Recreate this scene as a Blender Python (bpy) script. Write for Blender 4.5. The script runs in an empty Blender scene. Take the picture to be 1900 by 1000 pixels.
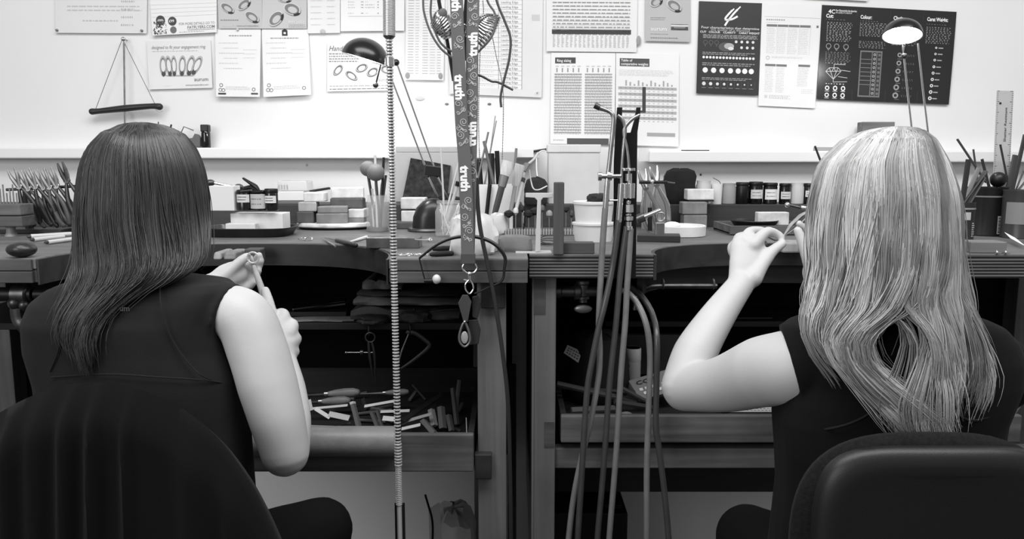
import bpy, bmesh, math, random
import numpy as np
from mathutils import Vector, Matrix, noise
random.seed(7); rng = np.random.default_rng(7)
PI = math.pi
SC = bpy.context.scene
COL = SC.collection
# ------------------------------------------------------------------ camera, world, lights, exposure
FPX, CAMZ = 1480.0, 1.14
TILT = math.atan(200.0 / FPX)
cam_d = bpy.data.cameras.new('camera'); cam = bpy.data.objects.new('camera', cam_d); COL.objects.link(cam)
cam_d.sensor_width = 36.0; cam_d.lens = 36.0 * FPX / 1900.0
cam_d.clip_start = 0.05; cam_d.clip_end = 60
cam.location = (0, 0, CAMZ); cam.rotation_euler = (PI / 2 - TILT, 0, 0)
SC.camera = cam
wd = bpy.data.worlds.new('world'); SC.world = wd; wd.use_nodes = True
wd.node_tree.nodes['Background'].inputs[0].default_value = (0.5, 0.5, 0.5, 1)
wd.node_tree.nodes['Background'].inputs[1].default_value = 0.44
def area(name, loc, target, size, size_y, power):
    l = bpy.data.lights.new(name, 'AREA'); l.shape = 'RECTANGLE'; l.size = size; l.size_y = size_y; l.energy = power
    o = bpy.data.objects.new(name, l); COL.objects.link(o); o.location = loc
    o.rotation_euler = (Vector(target) - Vector(loc)).to_track_quat('-Z', 'Y').to_euler()
    return o
area('ceiling_light', (0.3, 0.75, 2.75), (0.3, 1.15, 0.9), 3.4, 1.0, 60)
area('window_daylight', (-2.3, -1.6, 2.0), (0.2, 1.8, 1.0), 1.8, 1.5, 40)
vs = SC.view_settings
vs.view_transform = 'Standard'; vs.look = 'None'; vs.gamma = 1.0; vs.use_curve_mapping = False
vs.exposure = 0.4
# ------------------------------------------------------------------ projection helpers (photo pixel + real depth -> place)
CT, ST = math.cos(TILT), math.sin(TILT)
def ray(px, py):
    u = (px - 950.0) / FPX; v = (500.0 - py) / FPX
    return Vector((u, CT + v * ST, -ST + v * CT))
def at(px, py, Y):
    d = ray(px, py); return Vector((0, 0, CAMZ)) + d * (Y / d.y)
def on(px, py, z):
    d = ray(px, py); return Vector((0, 0, CAMZ)) + d * ((z - CAMZ) / d.z)
def mp(n, Y): return n * Y / FPX
BZ = 0.95
# ------------------------------------------------------------------ materials
def lin(g):
    c = max(0.0, min(1.0, g / 255.0))
    return c / 12.92 if c <= 0.04045 else ((c + 0.055) / 1.055) ** 2.4
MATS = {}
def mat(name, g, rough=0.6, metal=0.0, spec=0.4, var=None, bump=None, wood=None, island=0.0, alpha=None, trans=0.0, emit=0.0, coat=0.0, attr=None, sheen=0.0):
    if name in MATS: return MATS[name]
    m = bpy.data.materials.new(name); m.use_nodes = True; MATS[name] = m
    nt = m.node_tree; N = nt.nodes; L = nt.links; b = N['Principled BSDF']
    v = lin(g)
    b.inputs['Base Color'].default_value = (v, v, v, 1)
    b.inputs['Roughness'].default_value = rough; b.inputs['Metallic'].default_value = metal
    b.inputs['Specular IOR Level'].default_value = spec
    if coat: b.inputs['Coat Weight'].default_value = coat; b.inputs['Coat Roughness'].default_value = 0.15
    if sheen: b.inputs['Sheen Weight'].default_value = sheen
    if trans: b.inputs['Transmission Weight'].default_value = trans; b.inputs['IOR'].default_value = 1.3
    if alpha is not None: b.inputs['Alpha'].default_value = alpha
    if emit:
        b.inputs['Emission Color'].default_value = (1, 1, 1, 1); b.inputs['Emission Strength'].default_value = emit
    tc = N.new('ShaderNodeTexCoord'); fac = None
    def mul(a, bb):
        n = N.new('ShaderNodeMath'); n.operation = 'MULTIPLY'; L.new(a, n.inputs[0])
        if hasattr(bb, 'links'): L.new(bb, n.inputs[1])
        else: n.inputs[1].default_value = bb
        return n.outputs[0]
    def rng_(sock, lo, hi, f0=0.3, f1=0.7):
        n = N.new('ShaderNodeMapRange'); L.new(sock, n.inputs[0])
        n.inputs[1].default_value = f0; n.inputs[2].default_value = f1; n.inputs[3].default_value = lo; n.inputs[4].default_value = hi
        return n.outputs[0]
    if wood:
        ax, sc, con = wood
        mpn = N.new('ShaderNodeMapping'); L.new(tc.outputs['Object'], mpn.inputs[0])
        s = [sc, sc, sc]; s['xyz'.index(ax)] = sc * 0.05; mpn.inputs['Scale'].default_value = s
        nz = N.new('ShaderNodeTexNoise'); nz.inputs['Scale'].default_value = 1.0; nz.inputs['Detail'].default_value = 5; nz.inputs['Distortion'].default_value = 0.6
        L.new(mpn.outputs[0], nz.inputs['Vector'])
        fac = rng_(nz.outputs[0], 1 - con, 1 + con)
        bump = bump or (0, 0.15)
        hsock = nz.outputs[0]
    if var:
        nz2 = N.new('ShaderNodeTexNoise'); nz2.inputs['Scale'].default_value = var[0]; nz2.inputs['Detail'].default_value = 4
        L.new(tc.outputs['Object'], nz2.inputs['Vector'])
        f2 = rng_(nz2.outputs[0], 1 - var[1], 1 + var[1])
        fac = f2 if fac is None else mul(fac, f2)
    if island:
        gm = N.new('ShaderNodeNewGeometry'); f3 = rng_(gm.outputs['Random Per Island'], 1 - island, 1 + island, 0, 1)
        fac = f3 if fac is None else mul(fac, f3)
    if attr:
        an = N.new('ShaderNodeAttribute'); an.attribute_name = attr
        fac = an.outputs['Fac'] if fac is None else mul(fac, an.outputs['Fac'])
    if fac is not None:
        o = mul(fac, v); cc = N.new('ShaderNodeCombineColor')
        for i in range(3): L.new(o, cc.inputs[i])
        L.new(cc.outputs[0], b.inputs['Base Color'])
    if bump:
        bp = N.new('ShaderNodeBump'); bp.inputs['Strength'].default_value = bump[1]; bp.inputs['Distance'].default_value = 0.002
        if wood and bump[0] == 0: L.new(hsock, bp.inputs['Height'])
        else:
            nb = N.new('ShaderNodeTexNoise'); nb.inputs['Scale'].default_value = bump[0]; nb.inputs['Detail'].default_value = 4
            L.new(tc.outputs['Object'], nb.inputs['Vector']); L.new(nb.outputs[0], bp.inputs['Height'])
        L.new(bp.outputs[0], b.inputs['Normal'])
    return m
def plain(g, rough=0.6): return mat('paint_%d_%d' % (g, rough * 100), g, rough)
def paper(g): return mat('paper_%d' % g, g, 0.75, spec=0.2)
def ink(g): return mat('ink_%d' % g, g, 0.7, spec=0.2)
M_CHROME = mat('chrome', 225, 0.16, 1.0)
M_STEEL = mat('brushed_steel', 170, 0.34, 1.0, var=(60, 0.2))
M_DSTEEL = mat('dark_steel', 90, 0.38, 0.9, var=(50, 0.25))
M_IRON = mat('cast_iron', 42, 0.45, 0.6, var=(40, 0.3), bump=(80, 0.2))
M_BLACK = mat('black_plastic', 18, 0.4)
M_BLACKM = mat('black_metal', 14, 0.45, spec=0.3)
M_RUBBER = mat('grey_rubber', 112, 0.32, spec=0.5, var=(30, 0.12))
M_RUBBERD = mat('dark_rubber', 64, 0.32, spec=0.5, var=(30, 0.12))
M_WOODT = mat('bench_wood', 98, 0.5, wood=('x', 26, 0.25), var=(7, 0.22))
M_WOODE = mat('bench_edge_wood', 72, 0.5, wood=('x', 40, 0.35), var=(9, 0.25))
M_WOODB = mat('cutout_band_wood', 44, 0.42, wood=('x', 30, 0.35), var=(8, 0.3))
M_WOODL = mat('leg_wood_upright', 102, 0.55, wood=('z', 40, 0.22), var=(6, 0.15))
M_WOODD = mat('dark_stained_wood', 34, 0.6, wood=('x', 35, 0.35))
M_WOODM = mat('drawer_pine', 90, 0.55, wood=('x', 45, 0.35), var=(10, 0.2))
M_WOODP = mat('pale_turned_wood', 140, 0.5, wood=('z', 60, 0.2))
M_HANDLE = mat('file_handle_wood', 125, 0.45, wood=('x', 60, 0.25), var=(20, 0.25))
M_WHITEP = mat('white_plastic', 222, 0.4)
M_OFFW = mat('offwhite_plastic', 200, 0.45)
M_GLASS = mat('jar_glass', 235, 0.05, spec=0.6, alpha=0.28)
M_PLY = None
# ------------------------------------------------------------------ mesh builder
def T(v): return Matrix.Translation(Vector(v))
def RX(a): return Matrix.Rotation(a, 4, 'X')
def RY(a): return Matrix.Rotation(a, 4, 'Y')
def RZ(a): return Matrix.Rotation(a, 4, 'Z')
def frame_z(a, b):
    """matrix with origin a whose local Z points to b"""
    a = Vector(a); d = Vector(b) - a
    return T(a) @ d.to_track_quat('Z', 'Y').to_matrix().to_4x4()
ORG = {}
class MB:
    def __init__(s, M=None): s.v = []; s.f = []; s.mi = []; s.M = M; s.cur = 0
    def add(s, vs, fs, M=None):
        n = len(s.v); X = s.M if M is None else (M if s.M is None else s.M @ M)
        for p in vs: s.v.append(tuple(X @ Vector(p)) if X is not None else tuple(p))
        for f in fs: s.f.append(tuple(i + n for i in f)); s.mi.append(s.cur)
        return s
    def box(s, c, d, M=None, taper=1.0):
        x, y, z = d[0] / 2, d[1] / 2, d[2] / 2; t = taper
        vs = [(-x, -y, -z), (x, -y, -z), (x, y, -z), (-x, y, -z), (-x * t, -y * t, z), (x * t, -y * t, z), (x * t, y * t, z), (-x * t, y * t, z)]
        fs = [(3, 2, 1, 0), (4, 5, 6, 7), (0, 1, 5, 4), (1, 2, 6, 5), (2, 3, 7, 6), (3, 0, 4, 7)]
        return s.add(vs, fs, T(c) if M is None else M @ T(c))
    def lathe(s, prof, n=24, M=None, caps=True):
        """prof: list of (r, z)"""
        vs = []; fs = []
        for r, z in prof:
            for k in range(n):
                a = 2 * PI * k / n; vs.append((r * math.cos(a), r * math.sin(a), z))
        for i in range(len(prof) - 1):
            for k in range(n):
                k2 = (k + 1) % n; fs.append((i * n + k, i * n + k2, (i + 1) * n + k2, (i + 1) * n + k))
        if caps:
            fs.append(tuple(range(n - 1, -1, -1))); fs.append(tuple((len(prof) - 1) * n + k for k in range(n)))
        return s.add(vs, fs, M)
    def cyl(s, a, b, r, r2=None, n=16):
        a = Vector(a); L_ = (Vector(b) - a).length
        return s.lathe([(r, 0), (r if r2 is None else r2, L_)], n, frame_z(a, b))
    def sphere(s, c, r, n=16, m=10, sc=(1, 1, 1), M=None):
        prof = [(max(1e-5, math.sin(PI * i / m)) * 1.0, -math.cos(PI * i / m)) for i in range(m + 1)]
        MM = T(c) @ (M if M is not None else Matrix.Identity(4)) @ Matrix.Diagonal((r * sc[0], r * sc[1], r * sc[2], 1))
        return s.lathe(prof, n, MM, caps=False)
    def tube(s, pts, rad, n=8, flat=1.0, up=None, round_caps=False, closed=False):
        P = [Vector(p) for p in pts]
        if not hasattr(rad, '__len__'): rad = [rad] * len(P)
        rad = list(rad)
        if round_caps:
            def cap(p, q, r):
                d = (p - q).normalized(); return [(p + d * r * 0.97, r * 0.2), (p + d * r * 0.75, r * 0.66), (p + d * r * 0.4, r * 0.92)]
            a = cap(P[0], P[1], rad[0]); b = cap(P[-1], P[-2], rad[-1])
            P = [q[0] for q in a] + P + [q[0] for q in reversed(b)]
            rad = [q[1] for q in a] + rad + [q[1] for q in reversed(b)]
        m = len(P); vs = []; fs = []
        prev = None
        for i in range(m):
            if closed: t = P[(i + 1) % m] - P[i - 1]
            else: t = P[min(i + 1, m - 1)] - P[max(i - 1, 0)]
            t = t.normalized() if t.length > 1e-9 else Vector((0, 0, 1))
            if prev is None:
                ref = Vector(up) if up is not None else (Vector((0, 0, 1)) if abs(t.z) < 0.9 else Vector((0, 1, 0)))
                nrm = (ref - t * ref.dot(t)).normalized()
            else:
                nrm = prev - t * prev.dot(t)
                nrm = nrm.normalized() if nrm.length > 1e-6 else prev
            prev = nrm; bn = t.cross(nrm)
            fl = flat[i] if hasattr(flat, '__len__') and len(flat) == m else (flat if not hasattr(flat, '__len__') else 1.0)
            for k in range(n):
                a = 2 * PI * k / n
                vs.append(P[i] + nrm * (math.cos(a) * rad[i] * fl) + bn * (math.sin(a) * rad[i]))
        for i in range(m if closed else m - 1):
            for k in range(n):
                k2 = (k + 1) % n; j = (i + 1) % m
                fs.append((i * n + k, i * n + k2, j * n + k2, j * n + k))
        if not closed:
            fs.append(tuple(range(n - 1, -1, -1))); fs.append(tuple((m - 1) * n + k for k in range(n)))
        return s.add(vs, fs)
    def prism(s, poly, depth, M=None, z0=0.0):
        """poly (x,y) CCW extruded along local z from z0 to z0+depth"""
        n = len(poly)
        ar = sum(poly[i][0] * poly[(i + 1) % n][1] - poly[(i + 1) % n][0] * poly[i][1] for i in range(n))
        if ar < 0: poly = poly[::-1]
        vs = [(p[0], p[1], z0) for p in poly] + [(p[0], p[1], z0 + depth) for p in poly]
        fs = [tuple(range(n - 1, -1, -1)), tuple(range(n, 2 * n))] + [(i, (i + 1) % n, n + (i + 1) % n, n + i) for i in range(n)]
        return s.add(vs, fs, M)
    def loft(s, rings, caps=True):
        n = len(rings[0]); vs = [p for r in rings for p in r]; fs = []
        for i in range(len(rings) - 1):
            for k in range(n):
                k2 = (k + 1) % n; fs.append((i * n + k, i * n + k2, (i + 1) * n + k2, (i + 1) * n + k))
        if caps: fs.append(tuple(range(n - 1, -1, -1))); fs.append(tuple((len(rings) - 1) * n + k for k in range(n)))
        return s.add(vs, fs)
    def build(s, name, m, parent=None, org=None, smooth=40, bevel=0.0, label=None, kind=None, seg=2):
        if parent is not None: o0 = ORG[parent.name]
        elif org is not None: o0 = Vector(org)
        else:
            a = np.array(s.v); o0 = Vector(((a[:, 0].min() + a[:, 0].max()) / 2, (a[:, 1].min() + a[:, 1].max()) / 2, a[:, 2].min()))
        me = bpy.data.meshes.new(name)
        me.from_pydata([(p[0] - o0.x, p[1] - o0.y, p[2] - o0.z) for p in s.v], [], s.f)
        ms = m if isinstance(m, (list, tuple)) else [m]
        for q in ms: me.materials.append(q)
        if len(ms) > 1: me.polygons.foreach_set('material_index', s.mi)
        if smooth:
            me.polygons.foreach_set('use_smooth', [True] * len(me.polygons))
            me.set_sharp_from_angle(angle=math.radians(smooth))
        me.validate(); me.update()
        o = bpy.data.objects.new(name, me); COL.objects.link(o)
        if parent is not None: o.parent = parent
        else: o.location = o0
        ORG[o.name] = o0
        if bevel:
            b = o.modifiers.new('bevel', 'BEVEL'); b.width = bevel; b.segments = seg; b.limit_method = 'ANGLE'; b.angle_limit = math.radians(35)
        if label: o['label'] = label
        if kind: o['kind'] = kind
        return o
def thing(name, label, cat, loc, group=None):
    o = bpy.data.objects.new(name, None); COL.objects.link(o); o.location = loc; o.empty_display_size = 0.03
    ORG[o.name] = Vector(loc); o['label'] = label; o['category'] = cat
    if group: o['group'] = group
    return o
def tag(o, label, cat, group=None, kind=None):
    o['label'] = label; o['category'] = cat
    if group: o['group'] = group
    if kind: o['kind'] = kind
    return o
def struct(o): o['kind'] = 'structure'; return o
def copy_tree(o, d, label=None, parent=None, rotz=0.0):
    c = o.copy(); COL.objects.link(c)
    if parent is None:
        c.location = Vector(o.location) + Vector(d); c.rotation_euler.z += rotz
        if label: c['label'] = label
    else: c.parent = parent
    ORG[c.name] = ORG[o.name] + Vector(d)
    for ch in [x for x in bpy.data.objects if x.parent == o]: copy_tree(ch, d, None, c)
    return c
def smoothpts(pts, k=6, closed=False):
    """Catmull-Rom through points"""
    P = [Vector(p) for p in pts]; n = len(P); out = []
    rngi = range(n if closed else n - 1)
    for i in rngi:
        p1 = P[i]; p2 = P[(i + 1) % n]
        p0 = P[i - 1] if (closed or i > 0) else p1 * 2 - p2
        p3 = P[(i + 2) % n] if (closed or i + 2 < n) else p2 * 2 - p1
        for j in range(k):
            t = j / k
            out.append(0.5 * ((2 * p1) + (p2 - p0) * t + (2 * p0 - 5 * p1 + 4 * p2 - p3) * t * t + (3 * p1 - p0 - 3 * p2 + p3) * t ** 3))
    if not closed: out.append(P[-1].copy())
    return out
def interp(vals, m):
    x = np.linspace(0, 1, len(vals)); return list(np.interp(np.linspace(0, 1, m), x, vals))
# ------------------------------------------------------------------ flat lettering
_TX = {}
def text_geo(s, bold=0.0):
    k = (s, bold)
    if k in _TX: return _TX[k]
    cu = bpy.data.curves.new('lettering', 'FONT'); cu.body = s; cu.resolution_u = 2; cu.offset = bold
    ob = bpy.data.objects.new('lettering', cu); COL.objects.link(ob)
    dg = bpy.context.evaluated_depsgraph_get()
    me = bpy.data.meshes.new_from_object(ob.evaluated_get(dg))
    vs = [tuple(v.co) for v in me.vertices]; fs = [tuple(p.vertices) for p in me.polygons]
    bpy.data.objects.remove(ob); bpy.data.meshes.remove(me); bpy.data.curves.remove(cu)
    xs = [v[0] for v in vs] or [0, 1]
    _TX[k] = (vs, fs, min(xs), max(xs)); return _TX[k]
# ================================================================== the room
WY = 2.55
m_wall = mat('white_painted_wall', 228, 0.7, spec=0.2, var=(1.6, 0.03), bump=(45, 0.12))
mb = MB(); mb.box((0, WY + 0.06, 1.2), (6.4, 0.12, 2.78)); struct(mb.build('wall_back', m_wall, smooth=0))
FZ = -0.14
mb = MB(); mb.box((0, 0.6, FZ - 0.05), (6.4, 5.2, 0.1)); struct(mb.build('floor', mat('grey_floor', 40, 0.6, var=(5, 0.2)), smooth=0))
# white ledge along the wall, in two lengths
m_ledge = mat('ledge_gloss_paint', 232, 0.4)
def ledge(nm, x0, x1, y0, y1):
    a = at(x0, y0, 2.50); b = at(x1, y1, 2.50)
    mb = MB(); mb.box(((a.x + b.x) / 2, 2.523, (a.z + b.z) / 2), (b.x - a.x, 0.054, a.z - b.z))
    struct(mb.build(nm, m_ledge, smooth=0, bevel=0.004))
    return a.z
LZ_L = ledge('trim_1', -420, 1000, 274, 294)
LZ_R = ledge('trim_2', 1205, 2300, 280, 301)
# ================================================================== the two work benches
YFL = on(860, 479, BZ).y; YFR = on(1100, 472, BZ).y
XSPLIT = at(982, 480, YFR).x
YB = 2.49; TH = 0.0495
def cut_curve(x0, x1, yf, yb, n=40, p=2.3):
    cx, a = (x0 + x1) / 2, (x1 - x0) / 2; out = []
    for i in range(n + 1):
        t = PI * i / n; c, s_ = math.cos(t), math.sin(t)
        out.append((cx - a * math.copysign(abs(c) ** (2 / p), c), yf + (yb - yf) * abs(s_) ** (2 / p)))
    return out
def strip_along(curve, z0, z1, th, off=0.0):
    """vertical curved board following a plan curve, on the cut-out side"""
    n = len(curve); nor = []
    for i in range(n):
        p = Vector(curve[max(0, i - 1)]); q = Vector(curve[min(n - 1, i + 1)]); d = (q - p).normalized(); nor.append(Vector((d.y, -d.x)))
    rings = []
    for i in range(n):
        a = Vector(curve[i]) + nor[i] * off; b = a + nor[i] * th
        rings.append([(a.x, a.y, z0), (b.x, b.y, z0), (b.x, b.y, z1), (a.x, a.y, z1)])
    return MB().loft(rings)
# ---- left bench
lx0, lx1 = -1.62, XSPLIT - 0.0035
cL = cut_curve(on(31, 486, BZ).x, on(712, 486, BZ).x, YFL, on(400, 450, BZ).y)
left = thing('work_bench', 'worn wooden jewellery bench with curved cut-out in front of the dark-haired woman', 'workbench', (-0.7, 2.1, 0))
poly = [(lx0, YFL)] + cL + [(lx1, YFL), (lx1, YB), (lx0, YB)]
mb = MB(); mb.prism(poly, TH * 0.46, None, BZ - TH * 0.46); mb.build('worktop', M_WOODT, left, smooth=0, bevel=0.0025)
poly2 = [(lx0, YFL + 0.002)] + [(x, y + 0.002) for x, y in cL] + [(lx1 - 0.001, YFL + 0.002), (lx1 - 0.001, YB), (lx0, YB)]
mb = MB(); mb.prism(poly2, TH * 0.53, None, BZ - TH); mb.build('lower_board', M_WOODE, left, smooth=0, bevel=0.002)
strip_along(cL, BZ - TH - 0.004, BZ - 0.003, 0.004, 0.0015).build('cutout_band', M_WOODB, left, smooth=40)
# front edge facing boards right and left of the cut-out
for (a, b) in ((cL[-1][0] + 0.006, lx1 - 0.001), (lx0, cL[0][0] - 0.006)):
    for (z0, z1) in ((BZ - TH * 0.5, BZ - 0.002), (BZ - TH, BZ - TH * 0.53)):
        mb = MB(); mb.box(((a + b) / 2, YFL - 0.002, (z0 + z1) / 2), (b - a, 0.006, z1 - z0)); mb.build('edge_board', M_WOODE, left, smooth=0, bevel=0.0015)
# riser at the back with a ledge for jars
RZ_ = BZ + 0.066
YR = on(900, 421, BZ).y
mb = MB(); mb.box(((lx0 + lx1) / 2, (YR + YB) / 2, BZ + 0.033), (lx1 - lx0 - 0.004, YB - YR, 0.066)); tag(mb.build('back_riser', mat('riser_wood', 58, 0.55, wood=('x', 30, 0.3)), smooth=0, bevel=0.002), 'long dark wooden riser along the back of the left bench', 'riser')
# legs
def leg(parent, x0, x1, Y, name='leg', m=M_WOODL, depth=0.07, top=None):
    a = at(x0, 700, Y).x; b = at(x1, 700, Y).x; zt = (BZ - TH) if top is None else top
    mb = MB(); mb.box(((a + b) / 2, Y + depth / 2, (zt + FZ) / 2), (b - a, depth, zt - FZ)); return mb.build(name, m, parent, smooth=0, bevel=0.002)
leg(left, 886, 939, YFL + 0.03); 
mb = MB(); mb.box((-1.58, YFL + 0.08, (BZ - TH + FZ) / 2), (0.07, 0.07, BZ - TH - FZ)); mb.build('leg', M_WOODL, left, smooth=0, bevel=0.002)
for x in (-1.58, XSPLIT - 0.12):
    mb = MB(); mb.box((x, YB - 0.05, (BZ - TH + FZ) / 2), (0.07, 0.07, BZ - TH - FZ)); mb.build('leg', M_WOODL, left, smooth=0, bevel=0.002)
a = at(880, 847, YFL); b = at(912, 893, YFL)
mb = MB(); mb.box(((a.x + b.x) / 2, YFL + 0.022, (a.z + b.z) / 2), (b.x - a.x, 0.024, a.z - b.z)); mb.build('runner_block', M_WOODB, left, smooth=0, bevel=0.002)
a = at(887, 520, YFL); b = at(938, 575, YFL)
mb = MB(); mb.box(((a.x + b.x) / 2 + 0.002, YFL + 0.024, (a.z + b.z) / 2), ((b.x - a.x) * 0.9, 0.016, a.z - b.z)); mb.build('corner_block', M_WOODD, left, smooth=0, bevel=0.002)
# dark back panel, shelf under the top, and side
zs = at(760, 612, 1.95).z
m_void = mat('void_shade_board', 13, 0.8, spec=0.15, var=(12, 0.4))  # dark board; its near-black tone also supplies the shade under the worktops
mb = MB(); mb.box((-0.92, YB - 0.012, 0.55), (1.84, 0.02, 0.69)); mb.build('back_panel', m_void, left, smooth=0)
mb = MB(); mb.box((-0.735, 2.17, zs + 0.0085), (1.44, 0.44, 0.017)); mb.build('shelf', M_WOODD, left, smooth=0, bevel=0.0015)
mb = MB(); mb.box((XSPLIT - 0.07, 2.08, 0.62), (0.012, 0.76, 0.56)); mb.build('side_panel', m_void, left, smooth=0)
# bench pin and its block in the cut-out
yc = on(440, 452, BZ).y
a = at(456, 461, yc - 0.03); b = at(487, 488, yc - 0.03)
mb = MB(); mb.box(((a.x + b.x) / 2, yc - 0.022, (a.z + b.z) / 2), (b.x - a.x, 0.036, a.z - b.z)); mb.build('pin_block', M_WOODE, left, smooth=0, bevel=0.003)
for (x0, x1, m_) in ((404, 421, M_WOODP), (423, 447, M_HANDLE)):
    a = at(x0, 465, yc - 0.05); b = at(x1, 479, yc - 0.05)
    mb = MB(); mb.box(((a.x + b.x) / 2, yc - 0.04, (a.z + b.z) / 2), (b.x - a.x, 0.09, a.z - b.z), taper=0.86); mb.build('bench_pin', m_, left, smooth=0, bevel=0.005, seg=3)
# bracing struts under the cut-out
mb = MB(); mb.tube([at(372, 490, 1.98), at(420, 560, 2.2)], 0.009, 4); mb.tube([at(425, 488, 1.98), at(425, 520, 2.0)], 0.008, 4); mb.build('strut', M_WOODD, left, smooth=0)
# drawer (open tray of tools)
def tray(parent, x0, x1, Yf, Yb, ytop, ybot, front_m, nm='drawer', th=0.016):
    a = at(x0, ytop, Yf); b = at(x1, ybot, Yf); zt, zb = a.z, b.z
    fr = MB(); fr.box(((a.x + b.x) / 2, Yf + th / 2, (zt + zb) / 2), (b.x - a.x, th, zt - zb)); d = fr.build(nm, front_m, parent, smooth=0, bevel=0.003)
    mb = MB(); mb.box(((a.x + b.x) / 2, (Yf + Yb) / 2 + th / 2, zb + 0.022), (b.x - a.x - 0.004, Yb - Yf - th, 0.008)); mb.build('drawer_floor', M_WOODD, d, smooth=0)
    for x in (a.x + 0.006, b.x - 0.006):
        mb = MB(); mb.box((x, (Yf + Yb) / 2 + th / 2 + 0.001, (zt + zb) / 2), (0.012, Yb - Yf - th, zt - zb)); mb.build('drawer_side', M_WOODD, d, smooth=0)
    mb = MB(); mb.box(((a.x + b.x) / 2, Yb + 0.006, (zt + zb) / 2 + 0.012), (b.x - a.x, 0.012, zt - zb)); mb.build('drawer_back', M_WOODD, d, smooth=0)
    return d, zb + 0.026, zt
dL, DZL, DTL = tray(left, 60, 879, YFL, 2.06, 806, 876, M_WOODM)
# padded roll along the drawer front
c0 = at(560, 823, YFL - 0.02); c1 = at(737, 823, YFL - 0.02); r = mp(29, YFL)
mb = MB(); mb.lathe([(r * 0.9, 0), (r, 0.004), (r, c1.x - c0.x + 0.25 - 0.004), (r * 0.9, c1.x - c0.x + 0.25)], 28, T((c0.x - 0.25, YFL - 0.006, c0.z)) @ RY(PI / 2))
mb.build('padded_roll', mat('grey_leather', 122, 0.42, spec=0.45, var=(25, 0.12), bump=(120, 0.25)), dL, smooth=50, label='grey leather roll capping the drawer front')
# ---- right bench
rx0, rx1 = XSPLIT, 1.62
cR = cut_curve(on(1216, 474, BZ).x, on(1838, 482, BZ).x, YFR, on(1420, 450, BZ).y)
right = thing('work_bench', 'layered plywood jewellery bench with curved cut-out in front of the blonde woman', 'workbench', (0.75, 2.1, 0))
polyr = [(rx0, YFR)] + cR + [(rx1, YFR), (rx1, YB), (rx0, YB)]
mb = MB(); mb.prism(polyr, 0.006, None, BZ - 0.006); mb.build('worktop', M_WOODT, right, smooth=0, bevel=0.0015)
m_pl = mat('ply_light', 104, 0.6, wood=('x', 50, 0.25)); m_pd = mat('ply_dark', 38, 0.7, wood=('x', 50, 0.3))
mb = MB(); nl = 13; hh = (TH - 0.006) / nl
for i in range(nl):
    mb.cur = i % 2; off = 0.0 if i % 2 else 0.0012
    q = [(rx0 + 0.0004, YFR + off)] + [(x, y + off) for x, y in cR] + [(rx1, YFR + off), (rx1, YB), (rx0 + 0.0004, YB)]
    mb.prism(q, hh, None, BZ - 0.006 - (i + 1) * hh)
mb.build('plywood_layers', [m_pd, m_pl], right, smooth=0)
strip_along(cR, BZ - TH - 0.004, BZ - 0.0015, 0.006, 0.0005).build('cutout_band', M_WOODB, right, smooth=40)
strip_along(cR[3:-3], BZ - TH - 0.05, BZ - TH - 0.0005, 0.012, -0.03).build('curved_apron', M_WOODD, right, smooth=40)
mb = MB(); mb.box(((rx0 + rx1) / 2, (YR + YB) / 2, BZ + 0.033), (rx1 - rx0 - 0.004, YB - YR, 0.066)); tag(mb.build('back_riser', mat('riser_wood', 84), smooth=0, bevel=0.002), 'long dark wooden riser along the back of the right bench', 'riser')
leg(right, 991, 1031, YFR + 0.02)
a = at(987, 700, YFR + 0.02).x; b = at(990.8, 700, YFR + 0.02).x
mb = MB(); mb.box(((a + b) / 2, YFR + 0.35, 0.55), (b - a, 0.66, 0.70)); mb.build('side_panel', mat('side_board', 110, 0.55, wood=('z', 30, 0.2)), right, smooth=0)
a = at(991, 518, YFR + 0.019); b = at(1012, 583, YFR + 0.019)
mb = MB(); mb.box(((a.x + b.x) / 2, YFR + 0.0195, (a.z + b.z) / 2), (b.x - a.x, 0.002, a.z - b.z)); mb.build('inset_plate', M_WOODE, right, smooth=0)
a = at(1010, 783, YFR + 0.019); b = at(1028, 830, YFR + 0.019)
mb = MB(); mb.box(((a.x + b.x) / 2, YFR + 0.0195, (a.z + b.z) / 2), (b.x - a.x, 0.002, a.z - b.z)); mb.build('inset_plate', M_WOODE, right, smooth=0)
for x in (1.58,):
    for y in (YFR + 0.06, YB - 0.05):
        mb = MB(); mb.box((x, y, (BZ - TH + FZ) / 2), (0.07, 0.07, BZ - TH - FZ)); mb.build('leg', M_WOODL, right, smooth=0, bevel=0.002)
mb = MB(); mb.box((0.1, YB - 0.05, (BZ - TH + FZ) / 2), (0.05, 0.07, BZ - TH - FZ)); mb.build('leg', M_WOODL, right, smooth=0, bevel=0.002)
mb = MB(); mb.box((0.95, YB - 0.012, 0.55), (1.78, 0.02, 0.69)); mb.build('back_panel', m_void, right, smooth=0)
dR, DZR, DTR = tray(right, 1041, 1893, YFR + 0.01, 2.16, 771, 822, M_WOODM)
a = at(1028, 832, YFR + 0.03); b = at(1960, 869, YFR + 0.03)
mb = MB(); mb.box(((a.x + b.x) / 2, YFR + 0.045, (a.z + b.z) / 2), (b.x - a.x, 0.03, a.z - b.z)); mb.build('rail', M_WOODM, right, smooth=0, bevel=0.002)
a = at(1020, 860, 2.0); b = at(2000, 913, 2.0)
mb = MB(); mb.box(((a.x + b.x) / 2, 2.01, (a.z + b.z) / 2), (b.x - a.x, 0.02, a.z - b.z)); mb.build('lower_rail', M_WOODD, right, smooth=0, bevel=0.002)
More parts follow.
